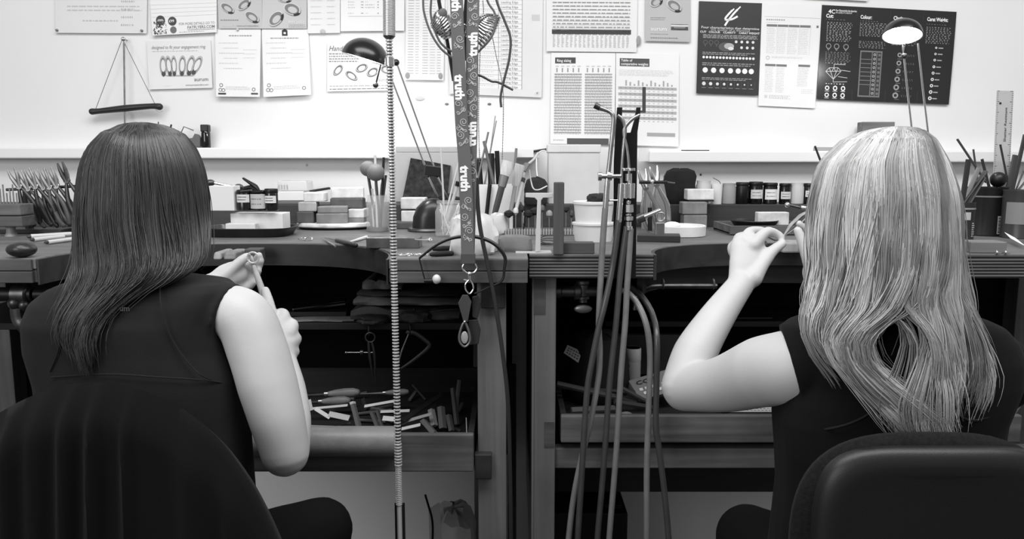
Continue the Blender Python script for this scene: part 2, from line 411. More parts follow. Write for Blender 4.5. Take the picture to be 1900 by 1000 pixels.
# cloth bar hooked beneath the apron
yb_ = YFR + 0.12
mb = MB(); mb.tube(smoothpts([at(1178, 575, yb_), at(1184, 545, yb_), at(1200, 534, yb_), at(1225, 531, yb_), at(1330, 531, yb_)], 5), 0.006, 10)
br = mb.build('cloth_bar', M_DSTEEL, right)
for x in (1228, 1322):
    c = at(x, 527, yb_); mb = MB(); mb.lathe([(0.011, 0), (0.013, 0.002), (0.011, 0.004)], 18, T(c) @ RY(PI / 2)); mb.build('collar', M_STEEL, br)
# leaning dark offcuts in the gap between the benches
for i, (xb, xt, zt, yy) in enumerate(((0.000, -0.0005, 0.62, 1.86), (0.002, -0.001, 0.50, 2.12))):
    p = Vector((xb, yy, FZ + 0.008)); q = Vector((xt, yy + 0.16, zt))
    mb = MB(); d = (q - p); mb.box((0, 0, d.length / 2), (0.022, 0.012, d.length), frame_z(p, q)); o = mb.build('board_offcut', M_WOODD, smooth=0, bevel=0.001)
    tag(o, ('nearer tall' if i == 0 else 'farther short') + ' dark board offcut leaning in the gap between the benches', 'board')
# ================================================================== people and their chairs
M_SKIN = mat('skin', 187, 0.5, spec=0.35, var=(9, 0.04), bump=(260, 0.06))
M_TOP = mat('black_jersey', 32, 0.85, spec=0.15, sheen=0.02, var=(20, 0.12), bump=(500, 0.15))
M_TOP2 = mat('black_cotton', 17, 0.85, spec=0.12, sheen=0.02, var=(20, 0.15), bump=(500, 0.15))
M_TROU = mat('black_trousers', 14, 0.85, spec=0.15)
def skin_of(o, voxel, smooth_it, fac=0.5):
    r = o.modifiers.new('remesh', 'REMESH'); r.mode = 'VOXEL'; r.voxel_size = voxel; r.use_smooth_shade = True
    s_ = o.modifiers.new('smooth', 'SMOOTH'); s_.factor = fac; s_.iterations = smooth_it
def limb(mb, pts, rad, n=14, k=9, flat=1.0, up=None):
    P = smoothpts(pts, k); mb.tube(P, interp(rad, len(P)) if len(rad) > 1 else rad[0], n, flat, up, round_caps=True)
def ser(c, a, b, z, n=36, p=2.6):
    out = []
    for k in range(n):
        t = 2 * PI * k / n; cs, sn = math.cos(t), math.sin(t)
        out.append((c[0] + a * math.copysign(abs(cs) ** (2 / p), cs), c[1] + b * math.copysign(abs(sn) ** (2 / p), sn), z))
    return out
def rows_loft(mb, rows, inset=0.0, p=2.6, fine=4):
    """rows: (py, xL, xR, Yc, half depth)"""
    R = np.array(rows, float); t = np.arange(len(R)); tt = np.linspace(0, len(R) - 1, (len(R) - 1) * fine + 1)
    rings = []
    for q in tt:
        py, xl, xr, yc, b = [np.interp(q, t, R[:, i]) for i in range(5)]
        A = at(xl, py, yc); B = at(xr, py, yc)
        rings.append(ser(((A.x + B.x) / 2, yc), max(0.004, (B.x - A.x) / 2 - inset), max(0.004, b - inset), A.z, p=p))
    mb.loft(rings)
def head(mb, c, rx, ry, rz, tilt):
    """skull, jaw, nose, brow, lips, ears; face towards +Y"""
    R = T(c) @ RX(-tilt)
    mb.sphere((0, 0, 0), 1, 28, 20, M=None) if False else None
    S = lambda p, r, sc: mb.sphere(R @ Vector(p), r, 18, 12, sc, M=RX(-tilt))
    S((0, -0.012, 0.02), 1, (rx, ry * 0.95, rz * 0.82)); S((0, 0.012, -0.03), 1, (rx * 0.86, ry * 0.82, rz * 0.74))
    S((0, 0.045, -0.078), 1, (0.032, 0.034, 0.028))
    mb.tube([R @ Vector((0, ry * 0.93, 0.012)), R @ Vector((0, ry * 0.98, -0.01)), R @ Vector((0, ry * 1.12, -0.03))], [0.006, 0.008, 0.011], 10, round_caps=True)
    for sx in (-1, 1):
        S((sx * 0.013, ry * 0.99, -0.034), 0.008, (1, 1, 0.8))
        S((sx * (rx * 0.97), 0.0, -0.012), 1, (0.007, 0.017, 0.03))
    S((0, ry * 0.93, -0.062), 1, (0.022, 0.010, 0.006)); S((0, ry * 0.91, -0.071), 1, (0.018, 0.010, 0.007))
    S((0, ry * 0.9, 0.03), 1, (0.05, 0.012, 0.010))
    return R
def face(parent, R, rx, ry, hair_g):
    for sx in (-1, 1):
        mb = MB(); mb.sphere(R @ Vector((sx * 0.031, ry * 0.83, 0.004)), 0.0115, 14, 10); e = mb.build('eye', plain(215, 0.2), parent)
        mb = MB(); mb.sphere(R @ Vector((sx * 0.031, ry * 0.83 + 0.0085, 0.002)), 0.0052, 12, 8); mb.build('iris', plain(30, 0.2), e)
        mb = MB(); mb.tube([R @ Vector((sx * 0.014, ry * 0.985, 0.026)), R @ Vector((sx * 0.031, ry * 0.975, 0.031)), R @ Vector((sx * 0.047, ry * 0.90, 0.026))], [0.002, 0.003, 0.0015], 6); mb.build('eyebrow', plain(hair_g), parent)
    mb = MB(); mb.tube([R @ Vector((-0.02, ry * 0.985, -0.067)), R @ Vector((0, ry * 1.035, -0.067)), R @ Vector((0.02, ry * 0.985, -0.067))], [0.002, 0.0055, 0.002], 8); mb.build('lips', plain(130, 0.45), parent)
def cr_rows(rows, k):
    P = np.array(rows, float); n = len(P); out = []
    for i in range(n - 1):
        p1, p2 = P[i], P[i + 1]; p0 = P[i - 1] if i else 2 * p1 - p2; p3 = P[i + 2] if i + 2 < n else 2 * p2 - p1
        for j in range(k):
            t = j / k; q = 0.5 * ((2 * p1) + (p2 - p0) * t + (2 * p0 - 5 * p1 + 4 * p2 - p3) * t * t + (3 * p1 - p0 - 3 * p2 + p3) * t ** 3); q[0] = p1[0] + (p2[0] - p1[0]) * t; out.append(q)
    out.append(P[-1]); return np.array(out)
def hair(parent, rows, n, nclump, endf, m, th_lim=150, th_lo=None, rad=0.0010, clump_pull=0.6, wave=0.004, shell_to=500, root=None, seed=1, segs=26, fly_amt=1.0, shrink=0.955, cdir=0.0, groups=None, ccr=(0.5, 1.35)):
    g = np.random.default_rng(seed)
    R = cr_rows(rows, 5); rows = [tuple(r) for r in R]; tpy = R[:, 0]
    A = [at(r[1], r[0], r[3]) for r in rows]; B = [at(r[2], r[0], r[3]) for r in rows]
    rz = np.array([a.z for a in A]); rcx = np.array([(a.x + b.x) / 2 for a, b in zip(A, B)]); ra = np.array([(b.x - a.x) / 2 for a, b in zip(A, B)]) * shrink
    th_lo = -th_lim if th_lo is None else th_lo; cth = np.sort(g.uniform(th_lo, th_lim, nclump)); cph = g.uniform(0, 2 * PI, nclump); ccol = g.uniform(ccr[0], ccr[1], nclump); cend = g.normal(0, 1, nclump); cwav = g.uniform(0.3, 1.6, nclump)
    th = g.uniform(th_lo, th_lim, n); ci = np.argmin(np.abs(cth[None, :] - (th + g.normal(0, 3, n))[:, None]), axis=1)
    lay = 1.0 - 0.17 * g.random(n) ** 1.8
    end = np.array([endf(cth[c] - cdir, cend[c], g) for c in ci]); py0 = tpy[0] + g.random(n) ** 2 * 7
    u = np.linspace(0, 1, segs)[None, :]; py = py0[:, None] + (end - py0)[:, None] * u
    col = ccol[ci] * g.uniform(0.8, 1.2, n)
    fly = g.normal(0, 1, n) * np.where(g.random(n) < 0.93, 1.0, 4.0) * fly_amt
    w = np.clip((py - 330) / 350, 0, 1)
    I = lambda arr: np.interp(py, tpy, arr)
    thk = np.radians(th[:, None] + (cth[ci] - th)[:, None] * clump_pull * w + fly[:, None] * 1.2 * u)
    thk = np.clip(thk, np.radians(th_lo - 3), np.radians(th_lim + 3))
    X = I(rcx) + I(ra) * np.sin(thk) * lay[:, None] + np.sin(py * 0.022 + cph[ci][:, None]) * wave * w * cwav[ci][:, None] + fly[:, None] * w * 0.0025
    Y = I(R[:, 3]) - I(R[:, 4]) * np.cos(thk) * lay[:, None] + 0.004 * np.sin(py * 0.03 + cph[ci][:, None] * 2) * w
    Z = I(rz) + 0.0 * X
    if groups is not None:
        gy, split, sides = groups
        v_ = (500.0 - py) / FPX; sc_ = Y / (CT + v_ * ST) / FPX; PXX = 950 + X / sc_
        xl_ = np.interp(py, tpy, R[:, 1]); xr_ = np.interp(py, tpy, R[:, 2])
        PX5 = 950 + (np.interp(gy[0], tpy, rcx) + np.interp(gy[0], tpy, ra) * np.sin(np.radians(cth[ci]))) * FPX / 1.08 * 0.97
        lf = (PX5 < split)[:, None]
        L0, L1, R0_, R1 = [np.interp(py, gy, q) for q in sides]
        full = np.clip((PXX - xl_) / (xr_ - xl_), -0.02, 1.02); fs = (split - sides[0][0]) / (sides[3][0] - sides[0][0])
        jit = (g.normal(0, 10, nclump)[ci] + g.normal(0, 5, n))[:, None]; lf = lf ^ (g.random(n) < 0.035)[:, None]
        tl = np.where(lf, L0 + (L1 - L0) * np.clip(full / fs, -0.05, 1.12), R0_ + (R1 - R0_) * np.clip((full - fs) / (1 - fs), -0.12, 1.05))
        wg = np.clip((py - gy[0]) / 50.0, 0, 1); PXX = PXX * (1 - wg) + (tl + jit * np.clip((py - gy[0]) / 120.0, 0, 1.5)) * wg
        X = (PXX - 950) * sc_
    P = np.stack([X, Y, Z], -1)                      # n, segs, 3
    t = np.gradient(P, axis=1); t /= np.linalg.norm(t, axis=-1, keepdims=True) + 1e-9
    sd = np.cross(t, np.array([0, 1.0, 0])); sd /= np.linalg.norm(sd, axis=-1, keepdims=True) + 1e-9; bn = np.cross(t, sd)
    rr = rad * g.uniform(0.7, 1.3, n)[:, None] * np.clip(np.minimum(1.0, 2.6 * (1 - u) ** 0.6), 0.12, 1)
    V = np.stack([P + sd * (math.cos(2 * PI * q / 3 + PI / 6) * rr)[..., None] + bn * (math.sin(2 * PI * q / 3 + PI / 6) * rr)[..., None] for q in range(3)], axis=2)
    V = V.reshape(-1, 3); k = segs
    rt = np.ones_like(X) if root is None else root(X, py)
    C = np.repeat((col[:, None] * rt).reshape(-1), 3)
    si, sj, sq = np.meshgrid(np.arange(n), np.arange(k - 1), np.arange(3), indexing='ij')
    b0 = si * k * 3 + sj * 3; q2 = (sq + 1) % 3
    Fq = np.stack([b0 + sq, b0 + q2, b0 + 3 + q2, b0 + 3 + sq], -1).reshape(-1, 4)
    sh = MB(); R2 = np.array([r_ for r_ in rows if r_[0] <= shell_to], float); tt = np.linspace(0, len(R2) - 1, len(R2)); rings = []
    for q in tt:
        py_, xl, xr, yc, b = [np.interp(q, np.arange(len(R2)), R2[:, i]) for i in range(5)]
        A_ = at(xl, py_ + 5, yc); B_ = at(xr, py_ + 5, yc); rings.append(ser(((A_.x + B_.x) / 2, yc), (B_.x - A_.x) / 2 * 0.80, b * 0.80, A_.z, 30, 2.0))
    sh.loft(rings)
    o0 = ORG[parent.name]; nb = len(V)
    Vall = np.concatenate([V, np.array(sh.v)]) - np.array(o0)
    Fall = Fq.tolist() + [tuple(q + nb for q in f) for f in sh.f]
    me = bpy.data.meshes.new('hair'); me.from_pydata(Vall.tolist(), [], Fall); me.materials.append(m)
    at_ = me.attributes.new('shade', 'FLOAT', 'POINT'); at_.data.foreach_set('value', np.concatenate([C, np.full(len(sh.v), 0.45)]).astype(np.float32))
    me.polygons.foreach_set('use_smooth', [True] * len(me.polygons)); me.update()
    o = bpy.data.objects.new('hair', me); COL.objects.link(o); o.parent = parent; ORG[o.name] = o0
    return o
def legs(mb, hip_l, hip_r, knee_l, knee_r, foot_l, foot_r):
    for h, k, f in ((hip_l, knee_l, foot_l), (hip_r, knee_r, foot_r)):
        limb(mb, [h, (Vector(h) + Vector(k)) / 2 + Vector((0, 0, 0.005)), k], [0.088, 0.08, 0.062])
        limb(mb, [k, (Vector(k) * 0.6 + Vector(f) * 0.4) + Vector((0, -0.015, 0)), f], [0.058, 0.055, 0.038])
def shoes(parent, feet):
    for f in feet:
        f = Vector(f); mb = MB(); mb.tube([f + Vector((0, -0.05, -0.01)), f + Vector((0, 0.03, -0.012)), f + Vector((0, 0.13, -0.022))], [0.036, 0.04, 0.034], 12, 0.7, (0, 0, 1), round_caps=True); mb.build('shoe', plain(20, 0.4), parent)
# ------------------------------------------------------------------ dark-haired woman
HB = at(262, 374, 1.30)
pb = thing('person', 'seated person with long straight dark hair and black sleeveless top filing a ring', 'person', (HB.x, 1.2, FZ))
TB = [(506, 215, 305, 1.275, 0.045), (513, 180, 345, 1.272, 0.06), (522, 128, 418, 1.268, 0.072), (534, 100, 431, 1.265, 0.08), (556, 74, 425, 1.262, 0.09), (590, 62, 418, 1.26, 0.098),
      (640, 66, 428, 1.26, 0.10), (700, 84, 446, 1.255, 0.10), (780, 94, 455, 1.25, 0.098), (880, 105, 462, 1.24, 0.10), (1000, 98, 470, 1.23, 0.11), (1090, 85, 480, 1.23, 0.12)]
bm_ = MB()
Rb = head(bm_, HB, 0.074, 0.092, 0.112, 0.35)
limb(bm_, [HB + Vector((0, -0.02, -0.05)), at(262, 500, 1.285), at(262, 560, 1.27)], [0.05, 0.05, 0.06])
rows_loft(bm_, TB[2:-1], 0.014)
# right arm
limb(bm_, [at(405, 575, 1.265), at(452, 592, 1.252), at(478, 650, 1.242), at(497, 715, 1.232), at(515, 780, 1.222), at(529, 838, 1.218)], [0.044, 0.0465, 0.047, 0.0465, 0.043, 0.038], 40)
limb(bm_, [at(529, 840, 1.22), at(533, 780, 1.285), at(531, 720, 1.345), at(527, 672, 1.39)], [0.038, 0.039, 0.033, 0.0235], 32)
limb(bm_, [at(527, 672, 1.39), at(526, 645, 1.405), at(519, 610, 1.43)], [0.024, 0.028, 0.026], 14, 5, 0.75, (-0.6, 0.5, 0.2))
def fingers(mb, L):
    for pts, r in L: limb(mb, [at(*p) for p in pts], r, 10, 4)
fingers(bm_, [
    ([(508, 632, 1.405), (505, 598, 1.43), (499, 566, 1.452), (492, 539, 1.475)], [0.016, 0.0125, 0.0115, 0.009]),
    ([(518, 610, 1.425), (527, 585, 1.45), (516, 582, 1.48), (505, 592, 1.475)], [0.014, 0.0115, 0.010, 0.009]),
    ([(533, 620, 1.415), (543, 603, 1.445), (527, 600, 1.475), (512, 610, 1.465)], [0.015, 0.0118, 0.010, 0.009]),
    ([(537, 636, 1.41), (549, 628, 1.435), (533, 624, 1.465), (517, 630, 1.455)], [0.015, 0.0115, 0.010, 0.009]),
    ([(535, 654, 1.40), (546, 652, 1.42), (533, 650, 1.445), (520, 650, 1.44)], [0.014, 0.0105, 0.009, 0.008])])
# left arm and hand
limb(bm_, [at(130, 585, 1.265), at(115, 640, 1.33), at(135, 690, 1.40), at(175, 700, 1.45)], [0.046, 0.045, 0.042, 0.038], 32)
limb(bm_, [at(175, 700, 1.45), at(270, 620, 1.50), at(350, 553, 1.545), at(402, 525, 1.565)], [0.038, 0.038, 0.031, 0.023], 32)
limb(bm_, [at(402, 525, 1.565), at(420, 513, 1.575), at(440, 505, 1.59)], [0.023, 0.026, 0.025], 14, 5, 0.7, (0.3, 1, 0.2))
fingers(bm_, [
    ([(414, 514, 1.565), (436, 494, 1.575), (450, 482, 1.582), (459, 475, 1.588)], [0.015, 0.0115, 0.0105, 0.0085]),
    ([(440, 498, 1.595), (460, 490, 1.615), (474, 484, 1.615), (481, 474, 1.605)], [0.012, 0.0105, 0.0095, 0.008]),
    ([(442, 510, 1.595), (463, 503, 1.61), (477, 497, 1.61), (484, 484, 1.605)], [0.012, 0.0105, 0.0095, 0.008]),
    ([(438, 520, 1.588), (458, 520, 1.60), (472, 514, 1.602), (479, 503, 1.60)], [0.012, 0.010, 0.009, 0.008]),
    ([(432, 527, 1.58), (450, 534, 1.59), (463, 532, 1.592), (471, 524, 1.592)], [0.011, 0.009, 0.0085, 0.0075])])
body = bm_.build('body', M_SKIN, pb); skin_of(body, 0.003, 12)
g_ = MB(); rows_loft(g_, TB, 0.0, 2.9, 5); 
g_.tube([at(385, 578, 1.265), at(427, 590, 1.257)], [0.055, 0.055], 64)
top = g_.build('sleeveless_top', M_TOP, pb); skin_of(top, 0.004, 6)
# seams on the back of the top
def on_surf(px, py, TBx, p=2.9, out=0.0015):
    R_ = np.array(TBx, float); xl, xr, yc, b = [np.interp(py, R_[:, 0], R_[:, i]) for i in (1, 2, 3, 4)]
    A = at(xl, py, yc); B = at(xr, py, yc); cx, a = (A.x + B.x) / 2, (B.x - A.x) / 2
    Y = yc
    for _ in range(6):
        q = at(px, py, Y); s_ = min(0.999, abs((q.x - cx) / a)); Y = yc - b * (1 - s_ ** p) ** (1 / p)
    return at(px, py, Y - out)
for pl in ([(297, 520), (298, 560), (307, 600), (325, 640), (355, 680), (385, 702), (438, 715)], [(113, 630), (105, 660), (92, 690)], [(95, 700), (200, 694), (300, 700), (385, 706), (440, 716)]):
    mb = MB(); mb.tube(smoothpts([on_surf(x, y, TB) for x, y in pl], 5), 0.0011, 6); mb.build('seam', mat('seam_thread', 18, 0.8), top)
tv, tf, t0, t1 = text_geo('um', 0.01)
mb = MB(); o_ = on_surf(222, 577, TB, out=0.003)
mb.add([(o_.x + v[0] * 0.012, o_.y, o_.z + v[1] * 0.012) for v in tv], tf); mb.build('embroidery', ink(80), top, smooth=0)
mb = MB(); HZ = 0.43
limb(mb, [(-0.58, 1.225, 0.47), (-0.58, 1.23, 0.40)], [0.14, 0.13], 20, 9, 0.78, (0, 1, 0)); legs(mb, (-0.66, 1.24, HZ), (-0.52, 1.24, HZ), (-0.74, 1.50, HZ - 0.02), (-0.365, 1.44, 0.445), (-0.74, 1.52, FZ + 0.06), (-0.36, 1.46, FZ + 0.06))
tr = mb.build('trousers', M_TROU, pb); skin_of(tr, 0.008, 4)
shoes(pb, [(-0.74, 1.52, FZ + 0.045), (-0.36, 1.46, FZ + 0.045)]); face(pb, Rb, 0.074, 0.092, 40)
HBR = [(228, 250, 276, 1.29, 0.015), (231, 232, 294, 1.29, 0.04), (236, 214, 308, 1.29, 0.06), (248, 190, 328, 1.295, 0.085), (275, 164, 348, 1.30, 0.105), (310, 150, 363, 1.30, 0.115), (350, 143, 372, 1.30, 0.118), (400, 137, 376, 1.295, 0.116), (450, 133, 377, 1.275, 0.10),
       (485, 131, 372, 1.25, 0.083), (510, 126, 346, 1.222, 0.062), (540, 116, 292, 1.198, 0.04), (580, 101, 238, 1.186, 0.034), (620, 96, 216, 1.18, 0.034), (660, 118, 211, 1.178, 0.034), (690, 150, 200, 1.178, 0.032)]
HBR = [(r[0], r[1] + 14 * min(1, r[4] / 0.1), r[2] + 9 * min(1, r[4] / 0.1), r[3], r[4]) for r in HBR]
def endB(th, z, g):
    base = np.interp(th, [-115, -80, -50, -15, 5, 22, 40, 115], [560, 600, 640, 672, 655, 560, 512, 500])
    return base + z * 12 + g.normal(0, 9) - g.exponential(14)
M_HB = mat('dark_brown_hair', 58, 0.33, spec=0.6, attr='shade', island=0.2)
hair(pb, HBR, 6800, 110, endB, M_HB, rad=0.00078, clump_pull=0.55, wave=0.0016, shell_to=480, seed=3, segs=20, cdir=24, ccr=(0.4, 1.5))
# ring and the tapered wooden stick she works it with
rc = at(469, 478, 1.583)
mb = MB(); mb.lathe([(0.0097, -0.002), (0.0122, -0.002), (0.0127, 0), (0.0122, 0.002), (0.0097, 0.002), (0.0094, 0), (0.0097, -0.002)], 32, T(rc) @ RX(PI / 2 + 0.12) @ RY(0.15), caps=False)
tag(mb.build('ring', mat('polished_silver', 245, 0.3, 0.35)), 'bright metal ring held between the fingers of the dark-haired woman', 'ring')
mb = MB(); s0, s1 = at(466, 477, 1.606), at(543, 712, 1.37)
pp = [s0.lerp(s1, t) for t in (0, 0.2, 0.45, 0.62, 0.8, 0.95, 1.0)]
st = thing('ring_stick', 'tapered wooden stick with rounded handle pushed through the ring', 'tool', s1)
mb.tube(pp[:4], [0.0035, 0.006, 0.0085, 0.009], 14, round_caps=True); mb.build('shaft', mat('ring_stick_wood', 150, 0.45, wood=('z', 50, 0.15)), st)
mb = MB(); mb.tube(pp[3:], [0.0095, 0.011, 0.0125, 0.010], 14, round_caps=True); mb.build('handle', M_HANDLE, st)
# ------------------------------------------------------------------ blonde woman
HA = at(1652, 386, 1.19)
pa = thing('person', 'seated person with long blonde hair and black short-sleeved top holding tweezers', 'person', (HA.x, 1.15, FZ))
TA = [(560, 1600, 1715, 1.20, 0.05), (578, 1545, 1780, 1.205, 0.065), (590, 1500, 1822, 1.21, 0.075), (602, 1466, 1848, 1.212, 0.082), (625, 1454, 1868, 1.215, 0.09), (660, 1462, 1881, 1.215, 0.096), (700, 1461, 1876, 1.215, 0.10), (735, 1448, 1862, 1.212, 0.10),
      (770, 1440, 1848, 1.21, 0.098), (830, 1444, 1840, 1.205, 0.095), (900, 1447, 1836, 1.208, 0.095), (960, 1440, 1838, 1.214, 0.097), (1060, 1430, 1850, 1.225, 0.11)]
am = MB(); Ra = head(am, HA, 0.074, 0.091, 0.111, 0.45)
limb(am, [HA + Vector((0, -0.02, -0.05)), at(1655, 530, 1.205), at(1658, 600, 1.21)], [0.05, 0.05, 0.06])
rows_loft(am, TA[2:-1], 0.014)
limb(am, [at(1500, 672, 1.21), at(1462, 682, 1.222), at(1415, 690, 1.265), at(1345, 712, 1.345), at(1270, 722, 1.42)], [0.056, 0.0585, 0.0575, 0.049, 0.0405], 40)
limb(am, [at(1268, 718, 1.42), at(1290, 655, 1.452), at(1328, 592, 1.492), at(1374, 528, 1.535)], [0.0405, 0.0405, 0.0335, 0.0255], 40)
limb(am, [at(1374, 530, 1.535), at(1384, 495, 1.555), at(1388, 462, 1.575)], [0.026, 0.034, 0.036], 16, 5, 0.55, (0.25, 1, 0.2))
fingers(am, [
    ([(1398, 455, 1.565), (1421, 431, 1.575), (1438, 433, 1.582), (1450, 440, 1.58)], [0.0145, 0.0108, 0.0095, 0.008]),
    ([(1383, 448, 1.575), (1392, 430, 1.60), (1418, 430, 1.615), (1440, 442, 1.605)], [0.0135, 0.0108, 0.0095, 0.008]),
    ([(1371, 456, 1.58), (1372, 440, 1.605), (1398, 440, 1.63), (1418, 452, 1.625)], [0.0135, 0.0105, 0.0095, 0.008]),
    ([(1362, 468, 1.58), (1359, 456, 1.60), (1380, 455, 1.625), (1398, 464, 1.622)], [0.0125, 0.0095, 0.0085, 0.0075]),
    ([(1396, 515, 1.54), (1412, 492, 1.552), (1433, 466, 1.565), (1452, 452, 1.572)], [0.021, 0.0155, 0.0118, 0.009])])
# right arm, forearm crossing in front of the chest, hand beside the face
limb(am, [at(1838, 668, 1.215), at(1850, 715, 1.29), at(1825, 755, 1.37), at(1790, 755, 1.42)], [0.043, 0.043, 0.042, 0.039], 32)
limb(am, [at(1790, 755, 1.42), at(1700, 690, 1.48), at(1600, 615, 1.53), at(1542, 565, 1.55)], [0.039, 0.038, 0.031, 0.0245], 32)
limb(am, [at(1542, 565, 1.55), at(1527, 535, 1.555), at(1518, 505, 1.56)], [0.024, 0.03, 0.031], 14, 5, 0.65, (0.3, 1, 0))
fingers(am, [
    ([(1514, 528, 1.548), (1502, 490, 1.55), (1490, 452, 1.558), (1480, 427, 1.565)], [0.0185, 0.0132, 0.0112, 0.0088]),
    ([(1520, 490, 1.572), (1508, 452, 1.59), (1494, 428, 1.595), (1482, 415, 1.59)], [0.013, 0.0105, 0.0092, 0.008]),
    ([(1530, 490, 1.575), (1520, 455, 1.60), (1505, 432, 1.608), (1492, 420, 1.602)], [0.013, 0.0105, 0.0092, 0.008]),
    ([(1540, 498, 1.575), (1532, 468, 1.602), (1515, 452, 1.612), (1500, 446, 1.606)], [0.012, 0.010, 0.009, 0.008]),
    ([(1546, 510, 1.57), (1541, 486, 1.59), (1526, 474, 1.60), (1512, 468, 1.598)], [0.011, 0.009, 0.0082, 0.0075])])
body = am.build('body', M_SKIN, pa); skin_of(body, 0.003, 12)
g_ = MB(); rows_loft(g_, TA, 0.0, 2.9, 5)
g_.tube([at(1540, 664, 1.21), at(1467, 680, 1.222)], [0.068, 0.0685], 64)
limb(g_, [at(1800, 668, 1.215), at(1840, 676, 1.222), at(1850, 705, 1.265)], [0.05, 0.053, 0.053])
topa = g_.build('black_top', M_TOP2, pa); skin_of(topa, 0.004, 6)
for pl in ([(1465, 800), (1540, 795), (1600, 775), (1650, 735)], [(1850, 770), (1800, 780), (1770, 760)]):
    mb = MB(); mb.tube(smoothpts([on_surf(x, y, TA) for x, y in pl], 5), 0.0018, 6); mb.build('seam', mat('seam_thread', 18), topa)
mb = MB()
limb(mb, [(0.57, 1.222, 0.47), (0.57, 1.225, 0.40)], [0.14, 0.13], 20, 9, 0.78, (0, 1, 0)); legs(mb, (0.50, 1.24, HZ), (0.64, 1.24, HZ), (0.445, 1.42, 0.44), (0.80, 1.48, HZ - 0.02), (0.44, 1.46, FZ + 0.06), (0.80, 1.5, FZ + 0.06))
tr = mb.build('trousers', M_TROU, pa); skin_of(tr, 0.008, 4)
shoes(pa, [(0.44, 1.46, FZ + 0.045), (0.80, 1.5, FZ + 0.045)]); face(pa, Ra, 0.074, 0.091, 120)
HAR = [(236, 1650, 1684, 1.185, 0.015), (239, 1625, 1704, 1.185, 0.04), (245, 1602, 1720, 1.185, 0.06), (260, 1570, 1740, 1.187, 0.085), (300, 1530, 1766, 1.19, 0.105), (350, 1513, 1781, 1.19, 0.118), (400, 1507, 1789, 1.188, 0.118), (450, 1507, 1795, 1.178, 0.11), (500, 1510, 1798, 1.165, 0.095),
       (550, 1502, 1803, 1.145, 0.072), (600, 1490, 1828, 1.132, 0.055), (650, 1496, 1852, 1.126, 0.045), (700, 1530, 1864, 1.122, 0.04), (760, 1575, 1858, 1.12, 0.036), (820, 1600, 1800, 1.12, 0.032)]
HAR = [(r[0], r[1] - 3 * min(1, r[4] / 0.1), r[2] - 21 * min(1, r[4] / 0.1), r[3], r[4]) for r in HAR]
def endA(th, z, g):
    base = np.interp(th, [-115, -80, -50, -20, 0, 25, 50, 85, 115], [600, 640, 700, 770, 775, 760, 735, 690, 660])
    return min(base + 55 + z * 35 - g.exponential(125), 816 + g.normal(0, 6))
M_HA = mat('blonde_hair', 178, 0.42, spec=0.3, attr='shade', island=0.14)
GR = (np.array([540, 580, 620, 660, 700, 740, 780, 820.]), 1662,
      ([1505, 1494, 1502, 1530, 1572, 1610, 1645, 1685], [1662, 1632, 1602, 1610, 1650, 1700, 1742, 1765], [1662, 1688, 1704, 1702, 1694, 1686, 1692, 1712], [1796, 1802, 1818, 1832, 1842, 1840, 1828, 1805]))
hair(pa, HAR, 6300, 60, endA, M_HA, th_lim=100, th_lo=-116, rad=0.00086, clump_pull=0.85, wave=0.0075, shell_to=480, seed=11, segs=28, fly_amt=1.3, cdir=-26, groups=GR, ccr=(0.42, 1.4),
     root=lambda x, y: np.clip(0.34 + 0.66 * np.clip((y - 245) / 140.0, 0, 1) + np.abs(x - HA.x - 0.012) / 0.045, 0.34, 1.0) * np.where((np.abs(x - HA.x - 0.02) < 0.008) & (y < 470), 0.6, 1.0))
# tweezers
tw = thing('tweezers', 'dark pointed tweezers held in the fingers of the blonde woman', 'tweezers', at(1500, 392, 1.6))
for dx, dy, m_ in ((-3, -4, M_WOODP), (3, 3, M_DSTEEL)):
    mb = MB(); mb.tube([at(1453, 439, 1.578), at(1470 + dx, 421 + dy, 1.588), at(1488 + dx, 404 + dy, 1.594), at(1507, 388, 1.60)], [0.0012, 0.0045, 0.005, 0.003], 8, 0.5); mb.build('arm', m_, tw)
# ------------------------------------------------------------------ chairs
def chair_base(parent, x, y, zt):
    mb = MB(); mb.lathe([(0.03, 0), (0.03, 0.2), (0.02, 0.2), (0.02, zt - FZ - 0.12)], 18, T((x, y, FZ + 0.1))); mb.build('post', M_BLACKM, parent)
    for k in range(5):
        a = 2 * PI * k / 5 + 0.3; d = Vector((math.cos(a), math.sin(a), 0)); c = Vector((x, y, FZ + 0.11))
        mb = MB(); mb.tube([c, c + d * 0.15, c + d * 0.27 + Vector((0, 0, -0.04))], [0.022, 0.02, 0.015], 8); sp = mb.build('spoke', M_BLACK, parent)
        w = c + d * 0.26; mb = MB(); mb.lathe([(0.018, -0.018), (0.025, -0.014), (0.025, 0.014), (0.018, 0.018)], 16, T((w.x, w.y, FZ + 0.026)) @ RZ(a) @ RX(PI / 2)); mb.build('caster', M_BLACK, sp)
def slab(mb, c, a, zt, zb, yoffs, p=3.2, bow=0.03, n=56):
    """upright rounded pad: rings along Y with (y, inset)"""
    zc, h = (zt + zb) / 2, (zt - zb) / 2; rings = []
    for yo, ins in yoffs:
        r = []
        for k in range(n):
            t = 2 * PI * k / n; cs, sn = math.cos(t), math.sin(t)
            x = (a - ins) * math.copysign(abs(cs) ** (2 / p), cs); z = (h - ins) * math.copysign(abs(sn) ** (2 / p), sn)
            r.append((c[0] + x, c[1] + yo + bow * (x / a) ** 2, zc + z))
        rings.append(r)
    mb.loft(rings)
yc_ = 1.03; ztop = at(1735, 812, yc_).z; xc_ = at(1737, 900, yc_).x
ch = thing('office_chair', 'office chair with dark plastic back shell and fabric pad behind the blonde woman', 'chair', (xc_, 1.12, FZ))
